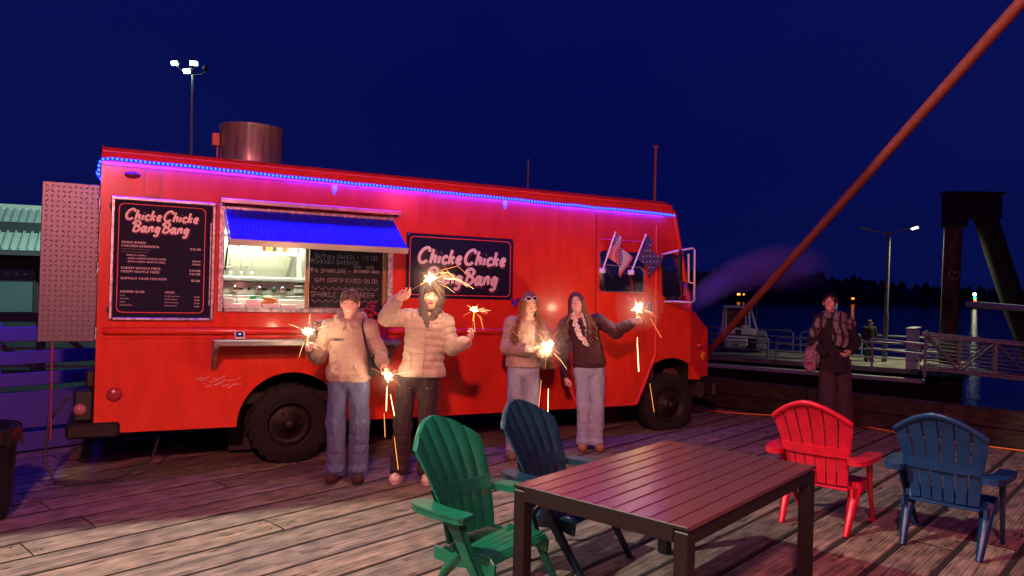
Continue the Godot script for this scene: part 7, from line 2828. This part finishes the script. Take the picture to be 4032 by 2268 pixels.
func build_girl_maroon() -> void:
	var at := Vector3(0.883, 0, -7.98)
	var t := thing("person", "smiling person in a dark maroon sweatshirt, one arm stretched out with a sparkler", "person", at)
	var J := {"head": Vector3(-0.19, 1.56, 0.02), "size": 0.95, "turn": Vector3(0.0, -0.1, 0.16), "face": "smile_soft", "shL": Vector3(-0.245, 1.34, -0.02), "shR": Vector3(0.035, 1.385, -0.01), "elL": Vector3(-0.31, 1.06, -0.03), "wrL": Vector3(-0.29, 0.79, 0.03), "elR": Vector3(0.235, 1.27, 0.03), "wrR": Vector3(0.4, 1.375, 0.11),
		"hipL": Vector3(-0.118, 0.87, 0), "hipR": Vector3(0.045, 0.87, 0), "knL": Vector3(-0.09, 0.46, 0.035), "knR": Vector3(0.052, 0.46, 0.035), "anL": Vector3(-0.082, 0.09, 0), "anR": Vector3(0.058, 0.085, 0.0),
		"handL": ["grip", Vector3(0.1, -1, 0.2), Vector3(0.3, 0.1, 0.9)], "handR": ["grip", Vector3(0.8, 0.25, 0.5), Vector3(0.1, 1, 0.1)], "hand_size": 0.88}
	bare_body(t, J)
	var f := Field.new(Vector3(-0.45, 0.74, -0.24), Vector3(0.46, 1.48, 0.26), 0.0105)
	var mar := cloth(Color(0.05, 0.013, 0.022), 0.35, 0.85)
	f.cone(J.shL, J.shR, 0.06, 0.06, 0.03)
	f.cone(Vector3(-0.105, 1.29, 0), Vector3(-0.045, 0.96, 0.005), 0.145, 0.172, 0.05, 1.4)
	f.cone(Vector3(-0.12, 0.935, 0.0), Vector3(0.04, 0.935, 0.0), 0.103, 0.103, 0.03, 1.1)
	sleeve(f, J, "L", 0.07, 0.066, 0.05)
	sleeve(f, J, "R", 0.076, 0.076, 0.05)
	f.crumple(wobble, 0.016, Vector3(10, 8, 10))
	f.crumple(wobble, 0.006, Vector3(22, 30, 22))
	var cut := Field.new(Vector3.ZERO, Vector3.ONE * 0.01, 0.01)
	var top := obj("sweatshirt", body_cut(f, -0.19, 0.885).done(), mar, t)
	trousers(t, J, cloth(Color(0.31, 0.38, 0.5), 0.4), 0.086, 0.074, 0.072, 0.05)
	shoes(t, J, cloth(Color(0.3, 0.165, 0.095), 0.2), flat(Color(0.12, 0.07, 0.05), 0.8), 0.12)
	var h := hair_cap(J, Vector3(0.083, 0.093, 0.1), Vector3(0, 0.036, -0.012), 0.09, 0.062, 0.012, [[Vector3(-0.02, 0.11, 0.05), Vector3(-0.062, 0.03, 0.07), 0.014, 0.01], [Vector3(0.02, 0.11, 0.05), Vector3(0.062, 0.03, 0.07), 0.014, 0.01]])
	obj("hair", h.net(hair_tint).done(), hair_mat(Color(0.075, 0.034, 0.024)), t, head_xf(J))
	var b := MB.new()
	strands(t, J, 160, 0.46, 12, 0.024, 0.09, 0.55, Color(0.1, 0.042, 0.027))
	# small white patch on the chest
	b = MB.new()
	var c := Vector3(0.06, 1.27, f.front(0.06, 1.27) + 0.004)
	for k in 6:
		b.ball(c + Vector3(0.022 * cos(k * 1.1), 0.035 * sin(k * 1.7), 0.0), Vector3(0.014, 0.016, 0.004), 8, 4)
	obj("chest_patch", b, flat(Color(0.7, 0.65, 0.6), 0.8), top)
	# garland
	var l := thing("flower_garland", "garland of white and yellow flowers round the neck of the person in maroon", "garland", at)
	var path := [Vector3(-0.235, 1.445, 0.06), Vector3(-0.212, 1.38, 0), Vector3(-0.19, 1.31, 0), Vector3(-0.155, 1.23, 0), Vector3(-0.11, 1.165, 0), Vector3(-0.068, 1.135, 0), Vector3(-0.058, 1.2, 0), Vector3(-0.075, 1.28, 0), Vector3(-0.1, 1.36, 0), Vector3(-0.12, 1.44, 0.05)]
	var curve := Curve3D.new()
	for p in path:
		if p.z == 0.0:
			p.z = f.front(p.x, p.y) + 0.03
		curve.add_point(p)
	var petal := MB.new()
	var heart := MB.new()
	for k in 5:
		var a := TAU * k / 5.0
		petal.ball(Vector3(cos(a) * 0.018, sin(a) * 0.018, 0.0), Vector3(0.015, 0.012, 0.005), 7, 4, Basis(Vector3.BACK, a) * Basis(Vector3.UP, -0.4))
	heart.ball(Vector3(0, 0, 0.003), Vector3(0.008, 0.008, 0.004), 7, 4)
	var pm := petal.done()
	var hm := heart.done()
	var white := flat(Color(0.78, 0.76, 0.72), 0.7)
	var yellow := flat(Color(0.75, 0.45, 0.05), 0.7)
	var n := 30
	var r2 := RandomNumberGenerator.new()
	r2.seed = 6
	for k in n:
		var p := curve.sample_baked(curve.get_baked_length() * k / (n - 1.0))
		var bs := Basis(Vector3.UP, r2.randf_range(-0.5, 0.5)) * Basis(Vector3.RIGHT, r2.randf_range(-0.6, 0.4)) * Basis(Vector3.BACK, r2.randf() * 6.0)
		var fl := obj("flower", pm, white, l, Transform3D(bs, p + Vector3(r2.randf_range(-0.012, 0.012), 0, r2.randf_range(0, 0.008))))
		obj("flower_heart", hm, yellow, fl)
	# unlit sparkler in the lowered hand
	var s := thing("unlit_sparkler", "pink unlit sparkler held low in the hand of the person in maroon", "sparkler", at + Vector3(-0.282, 0.74, 0.05))
	b = MB.new()
	b.tube([Vector3(-0.01, 0.03, -0.02), Vector3(0.125, -0.27, 0.07)], 0.005, 6)
	obj("stick", b, flat(Color(0.55, 0.03, 0.15), 0.5), s)


func body_cut(f: Field, sleeve_x: float, hem: float) -> Net:
	# hem across the trunk only; the lowered sleeve goes on below it
	for z in f.nz:
		for y in f.ny:
			var yy := f.o.y + y * f.h
			if yy < hem:
				var at := (z * f.ny + y) * f.nx
				for x in f.nx:
					if f.o.x + x * f.h > sleeve_x:
						f.d[at + x] = maxf(f.d[at + x], hem - yy)
	return f.net(null, Color.WHITE)


func build_bystander() -> void:
	var at := Vector3(4.111, 0, -9.518)
	var t := thing("person", "person in a dark coat and checked scarf looking up beyond the red chair", "person", at)
	var J := {"head": Vector3(-0.05, 1.59, 0.0), "size": 0.98, "turn": Vector3(-0.25, -0.5, 0.0), "face": "calm", "shL": Vector3(-0.165, 1.38, -0.01), "shR": Vector3(0.145, 1.39, -0.01), "elL": Vector3(-0.25, 1.08, -0.02), "wrL": Vector3(-0.14, 0.95, 0.1), "elR": Vector3(0.3, 1.1, -0.02), "wrR": Vector3(0.17, 0.99, 0.13),
		"hipL": Vector3(-0.06, 0.85, 0), "hipR": Vector3(0.13, 0.85, 0), "knL": Vector3(-0.06, 0.48, 0.02), "knR": Vector3(0.15, 0.48, 0.0), "anL": Vector3(-0.05, 0.1, 0), "anR": Vector3(0.165, 0.1, 0),
		"handR": ["loose", Vector3(-0.7, -0.4, 0.5), Vector3(0.3, 0.8, 0.3)]}
	bare_body(t, J)
	var f := Field.new(Vector3(-0.46, 0.66, -0.26), Vector3(0.5, 1.52, 0.3), 0.013)
	f.cone(J.shL, J.shR, 0.062, 0.062, 0.03)
	f.cone(Vector3(0.0, 1.3, 0), Vector3(0.03, 0.75, 0.0), 0.15, 0.19, 0.05, 1.35)
	sleeve(f, J, "L", 0.076, 0.07, 0.056)
	sleeve(f, J, "R", 0.076, 0.07, 0.056)
	f.crumple(wobble, 0.016, Vector3(9, 7, 9))
	f.below(0.7)
	obj("coat", f.net(null, Color.WHITE).done(), cloth(Color(0.016, 0.012, 0.018)), t)
	trousers(t, J, cloth(Color(0.05, 0.03, 0.035), 0.4), 0.1, 0.1, 0.11, 0.04)
	shoes(t, J, cloth(Color(0.05, 0.05, 0.05)), flat(Color(0.5, 0.5, 0.5), 0.8), 0.14)
	var h := hair_cap(J, Vector3(0.09, 0.098, 0.108), Vector3(0, 0.04, -0.014), 0.06, 0.055, 0.02, [])
	obj("hair", h.net(hair_tint).done(), hair_mat(Color(0.014, 0.01, 0.009)), t, head_xf(J))
	# scarf: wound round the neck, with broad ends falling over the coat, in light and dark checks
	var s := Field.new(Vector3(-0.34, 1.02, -0.2), Vector3(0.3, 1.52, 0.3), 0.009)
	for k in 12:
		var a0 := TAU * k / 12.0
		var a1 := TAU * (k + 1) / 12.0
		s.cone(Vector3(-0.02 + cos(a0) * 0.1, 1.43, sin(a0) * 0.09), Vector3(-0.02 + cos(a1) * 0.1, 1.43, sin(a1) * 0.09), 0.045, 0.045, 0.02)
	for e in [[Vector3(-0.02, 1.42, 0.12), Vector3(-0.01, 1.12, 0.2), 0.075], [Vector3(0.06, 1.42, 0.1), Vector3(0.05, 1.1, 0.19), 0.07], [Vector3(-0.12, 1.42, 0.03), Vector3(-0.27, 1.22, 0.07), 0.07], [Vector3(0.1, 1.42, 0.0), Vector3(0.2, 1.33, 0.06), 0.06]]:
		s.cone(e[0], e[1], e[2] * 0.9, e[2], 0.01, 2.2)
	s.crumple(wobble, 0.02, Vector3(16, 6, 16))
	var net := s.net(func(p: Vector3) -> Color:
		var v := 0.2
		if sin(p.x * 62.0 + sin(p.y * 20.0)) > 0.45:
			v = 0.03
		if sin(p.y * 38.0 + p.x * 9.0) > 0.78:
			v *= 0.45
		return Color(v, v * 0.88, v * 0.95))
	var sm := flat(Color.WHITE, 0.95)
	sm.vertex_color_use_as_albedo = true
	obj("scarf", net.done(), sm, t)
	var bag := thing("floral_bag", "white bag with red flowers hanging at the side of the person in the dark coat", "bag", at + Vector3(-0.3, 0.72, 0.02))
	var b := Field.new(Vector3(-0.16, -0.02, -0.16), Vector3(0.16, 0.42, 0.16), 0.012)
	b.ell(Vector3(0.0, 0.15, 0.02), Vector3(0.085, 0.17, 0.1), 0.02)
	b.cone(Vector3(0.02, 0.25, 0.03), Vector3(0.06, 0.36, 0.02), 0.045, 0.03, 0.03)
	b.crumple(wobble, 0.03, Vector3(10, 10, 10))
	var bn := b.net(func(p: Vector3) -> Color: return Color(0.3, 0.02, 0.03) if wobble.get_noise_3d(p.x * 26.0, p.y * 26.0, p.z * 26.0) > 0.13 else Color(0.28, 0.25, 0.29))
	obj("pouch", bn.done(), sm, bag)


func build_dock_worker() -> void:
	var at := Vector3(14.7, -1.2, -30.6)
	var t := thing("person", "small dark figure standing on the walkway below the thin lamp post", "person", at)
	var J := {"head": Vector3(0.02, 1.58, 0.0), "size": 1.0, "turn": Vector3(0, 1.2, 0), "face": "calm", "shL": Vector3(-0.18, 1.36, 0), "shR": Vector3(0.2, 1.36, 0), "elL": Vector3(-0.24, 1.08, 0), "wrL": Vector3(-0.22, 0.84, 0.05), "elR": Vector3(0.26, 1.08, 0), "wrR": Vector3(0.24, 0.84, 0.05), "hipL": Vector3(-0.09, 0.88, 0), "hipR": Vector3(0.09, 0.88, 0), "knL": Vector3(-0.1, 0.48, 0.02), "knR": Vector3(0.1, 0.48, 0.02), "anL": Vector3(-0.1, 0.08, 0), "anR": Vector3(0.1, 0.08, 0)}
	bare_body(t, J)
	var f := Field.new(Vector3(-0.4, 0.74, -0.25), Vector3(0.42, 1.5, 0.25), 0.02)
	f.cone(J.shL, J.shR, 0.08, 0.08, 0.03)
	f.cone(Vector3(0, 1.3, 0), Vector3(0, 0.85, 0), 0.2, 0.22, 0.05, 1.4)
	sleeve(f, J, "L", 0.09, 0.08, 0.06)
	sleeve(f, J, "R", 0.09, 0.08, 0.06)
	f.below(0.78)
	obj("jacket", f.net(null, Color.WHITE).done(), flat(Color(0.02, 0.018, 0.018), 0.9), t)
	trousers(t, J, flat(Color(0.06, 0.055, 0.05), 0.9), 0.1, 0.085, 0.08, 0.04)
	shoes(t, J, flat(Color(0.02, 0.02, 0.02), 0.8), flat(Color(0.02, 0.02, 0.02), 0.8), 0.13)
	var h := hair_cap(J, Vector3(0.085, 0.093, 0.104), Vector3(0, 0.04, -0.012), 0.055, 0.055, 0.012, [])
	obj("hair", h.net(hair_tint).done(), hair_mat(Color(0.02, 0.014, 0.01)), t, head_xf(J))


# ---------------------------------------------------------------- sparklers and smoke

func build_sparklers() -> void:
	var B1 := Vector3(-1.435, 0, -6.566)
	var B2 := Vector3(-0.839, 0, -6.599)
	var G1 := Vector3(0.236, 0, -7.5)
	var G2 := Vector3(0.883, 0, -7.98)
	sparkler("lit sparkler held upright in the right hand of the person in the beige hoodie", B1 + Vector3(-0.29, 1.1, 0.275), B1 + Vector3(-0.276, 1.315, 0.29), 0.8, 0.25, 1, [])
	sparkler("lit sparkler pointing down beside the beige hoodie, dripping sparks", B1 + Vector3(0.362, 1.05, 0.17), B1 + Vector3(0.4, 0.95, 0.28), 0.8, 0.27, 2, [[0.0, -0.08, 0.0, -0.2, 3.0], [-0.02, -0.3, 0.015, -0.2, 2.0], [0.03, -0.14, 0.04, -0.18, 2.5], [0.07, -0.5, 0.04, -0.27, 2.0]])
	sparkler("lit sparkler above the head in the dark hood, throwing sparks to the right", B2 + Vector3(-0.09, 1.645, 0.25), B2 + Vector3(0.135, 1.785, 0.24), 0.9, 0.27, 3, [])
	sparkler("small glowing sparkler held up at the right of the quilted jacket", B2 + Vector3(0.5, 1.26, 0.3), B2 + Vector3(0.526, 1.53, 0.32), 0.55, 0.16, 4, [[0.05, -0.04, 0.03, -0.12, 1.5], [0.0, -0.08, 0.01, -0.1, 1.5]])
	sparkler("brightest lit sparkler, held out before the person in the tan sweatshirt", G1 + Vector3(-0.01, 1.11, 0.29), G1 + Vector3(0.111, 1.163, 0.36), 1.1, 0.42, 5, [[0.02, -0.4, 0.0, -0.3, 2.5], [-0.05, -0.32, -0.02, -0.28, 2.0], [-0.02, -0.7, 0.0, -0.28, 1.5]])
	sparkler("lit sparkler at the end of the outstretched arm of the person in maroon", G2 + Vector3(0.425, 1.36, 0.15), G2 + Vector3(0.439, 1.525, 0.165), 1.1, 0.62, 6, [[0.0, -0.3, 0.0, -0.12, 2.5], [0.0, -0.36, 0.02, -0.3, 4.0], [0.13, -0.1, 0.12, -0.2, 1.5], [0.14, -0.78, 0.05, -0.3, 1.6]])


func sparkler(label: String, hold: Vector3, tip: Vector3, size: float, energy: float, sd: int, falling: Array) -> void:
	var t := thing("lit_sparkler", label, "sparkler", hold)
	var dir := (tip - hold).normalized()
	var p := tip - hold
	var b := MB.new()
	b.tube([-dir * 0.03, p], 0.0025, 5)
	obj("wire", b, flat(Color(0.5, 0.35, 0.15), 0.4, 0.6), t)
	b = MB.new()
	b.tube([p - dir * 0.09, p - dir * 0.02], 0.0045, 6)
	obj("hot_wire", b, glow(Color(1.0, 0.6, 0.2), 3.0), t)
	var r2 := RandomNumberGenerator.new()
	r2.seed = sd
	# the burning tip: a small white-hot ball that spits short flames
	b = MB.new()
	b.ball(p, Vector3(0.026, 0.028, 0.026) * size, 12, 8)
	for k in 26:
		var d := Vector3(r2.randfn() + 0.5, r2.randfn() + 0.35, r2.randfn()).normalized()
		var l := r2.randf_range(0.03, 0.075) * size
		b.tube([p + d * 0.01, p + d * l * 0.6, p + d * l], [0.014 * size, 0.01 * size, 0.003], 6)
	obj("flame", b, glow(Color(1.0, 0.84, 0.58), 9.0), t)
	# sparks: thin glowing needles that leave the tip
	var hot := glow(Color(1.0, 0.82, 0.55), 5.0)
	var cool := glow(Color(1.0, 0.6, 0.28), 2.2)
	for k in 11:
		var d := Vector3(r2.randfn() + 0.7, r2.randfn() * 0.8 - 0.1, r2.randfn() * 0.7).normalized()
		var l := r2.randf_range(0.04, 0.16) * size
		var a := p + d * r2.randf_range(0.05, 0.12) * size
		b = MB.new()
		b.tube([a, a + d * l * 0.5 + Vector3(0, -0.2 * l * l, 0), a + d * l + Vector3(0, -1.2 * l * l, 0)], [0.0011, 0.001, 0.0005], 4)
		obj("fire_spark", b, hot if k < 4 else cool, t)
	if sd == 3:
		for k in 9:
			var a := p + Vector3(0.05, 0.02, 0.0)
			var rise := r2.randf_range(-0.02, 0.1)
			var far := r2.randf_range(0.12, 0.36)
			b = MB.new()
			b.tube([a + Vector3(far * 0.25, rise * 0.7, 0.02), a + Vector3(far * 0.6, rise, 0.04), a + Vector3(far, rise * 0.7 - far * 0.25, 0.05)], [0.0022, 0.0015, 0.0008], 4)
			obj("fire_spark", b, hot if k < 3 else cool, t)
	for s in falling:
		var a := p + Vector3(s[0], s[1], 0.02)
		var l: float = s[3]
		b = MB.new()
		b.tube([a, a + Vector3(s[2] * 0.5, l * 0.5, 0.005), a + Vector3(s[2], l, 0.01)], [0.001 * s[4], 0.0014 * s[4], 0.0012 * s[4]], 5)
		obj("fire_spark", b, cool if s[4] < 2.4 else hot, t)
	var l := OmniLight3D.new()
	l.name = "sparkler_light"
	l.light_energy = energy
	l.light_color = Color(1.0, 0.84, 0.66)
	l.light_size = 0.02 * size
	l.omni_range = 12.0
	l.omni_attenuation = 2.0
	l.shadow_enabled = true
	l.position = tip
	add_child(l)


func fog(called: String, at: Vector3, size: Vector3, density: float, c: Color, label: String, turn := Vector3.ZERO) -> void:
	var f := FogVolume.new()
	f.name = numbered(called)
	f.shape = RenderingServer.FOG_VOLUME_SHAPE_ELLIPSOID
	f.size = size
	f.position = at
	f.rotation = turn
	var m := FogMaterial.new()
	m.density = density
	m.albedo = c
	f.material = m
	add_child(f)
	tag(f, label, "smoke", "", "stuff")


func build_smoke() -> void:
	var B1 := Vector3(-1.435, 0, -6.566)
	var B2 := Vector3(-0.839, 0, -6.599)
	var G1 := Vector3(0.236, 0, -7.5)
	var G2 := Vector3(0.883, 0, -7.98)
	var w := Color(0.9, 0.88, 0.92)
	var glow_halos := [[B1 + Vector3(-0.27, 1.325, 0.29), 0.8, "smoke halo added for glow round the upright sparkler of the person in the hoodie"], [B1 + Vector3(0.42, 0.95, 0.28), 0.9, "smoke halo added for glow round the lowered sparkler of the person in the hoodie"], [B2 + Vector3(0.15, 1.8, 0.24), 1.15, "smoke halo added for glow round the sparkler above the head in the hood"],
		[G1 + Vector3(0.115, 1.18, 0.36), 1.2, "smoke halo added for glow round the sparkler of the person in tan"], [G2 + Vector3(0.45, 1.54, 0.165), 1.3, "smoke halo added for glow round the sparkler of the person in maroon"]]
	for p in glow_halos:  # nested fog shells added to give each sparkler a glow
		for k in 6:
			fog("smoke", p[0], Vector3.ONE * [0.07, 0.1, 0.14, 0.2, 0.28, 0.4][k] * p[1], [3.2, 2.0, 1.1, 0.55, 0.28, 0.13][k], Color(0.95, 0.88, 0.85), p[2])
	# wisps that rise from the two sparklers of the person in the hoodie
	for d in [[B1 + Vector3(-0.24, 1.42, 0.25), Vector3(0.22, 0.2, 0.16), 0.5, 0.5], [B1 + Vector3(-0.16, 1.5, 0.2), Vector3(0.2, 0.16, 0.14), 0.35, 0.8], [B1 + Vector3(0.0, 1.62, -0.2), Vector3(0.5, 0.28, 0.16), 0.22, 0.3], [B1 + Vector3(0.56, 0.97, 0.25), Vector3(0.3, 0.1, 0.14), 0.8, 0.25], [G1 + Vector3(0.14, 1.35, 0.3), Vector3(0.14, 0.26, 0.14), 0.5, -0.2], [G1 + Vector3(0.2, 1.6, 0.15), Vector3(0.3, 0.5, 0.2), 0.12, -0.3]]:
		for k in 3:
			fog("smoke", d[0], d[1] * [0.5, 0.8, 1.15][k], d[2] * 0.4, w, "wisp of smoke rising from a sparkler", Vector3(0, 0, d[3]))
	# thin smoke drifting away past the truck's nose, the blue of the lamps put into its colour
	var drift := [[Vector3(4.65, 1.8, 0.5), Vector3(0.7, 0.22, 0.4), 0.22, 0.55], [Vector3(5.1, 1.98, 0.45), Vector3(1.0, 0.3, 0.5), 0.16, 0.35], [Vector3(5.6, 2.08, 0.4), Vector3(1.2, 0.4, 0.6), 0.1, 0.2], [Vector3(6.0, 2.1, 0.35), Vector3(1.1, 0.5, 0.6), 0.08, 0.0]]
	for d in drift:
		for k in 4:
			var g: float = [0.5, 0.75, 1.0, 1.3][k]
			fog("smoke", truck_base * (d[0] as Vector3), d[1] * g, d[2] * 2.6, Color(0.6, 0.55, 1.0), "thin smoke drifting past the truck's nose", Vector3(0, deg_to_rad(26.8), d[3]))
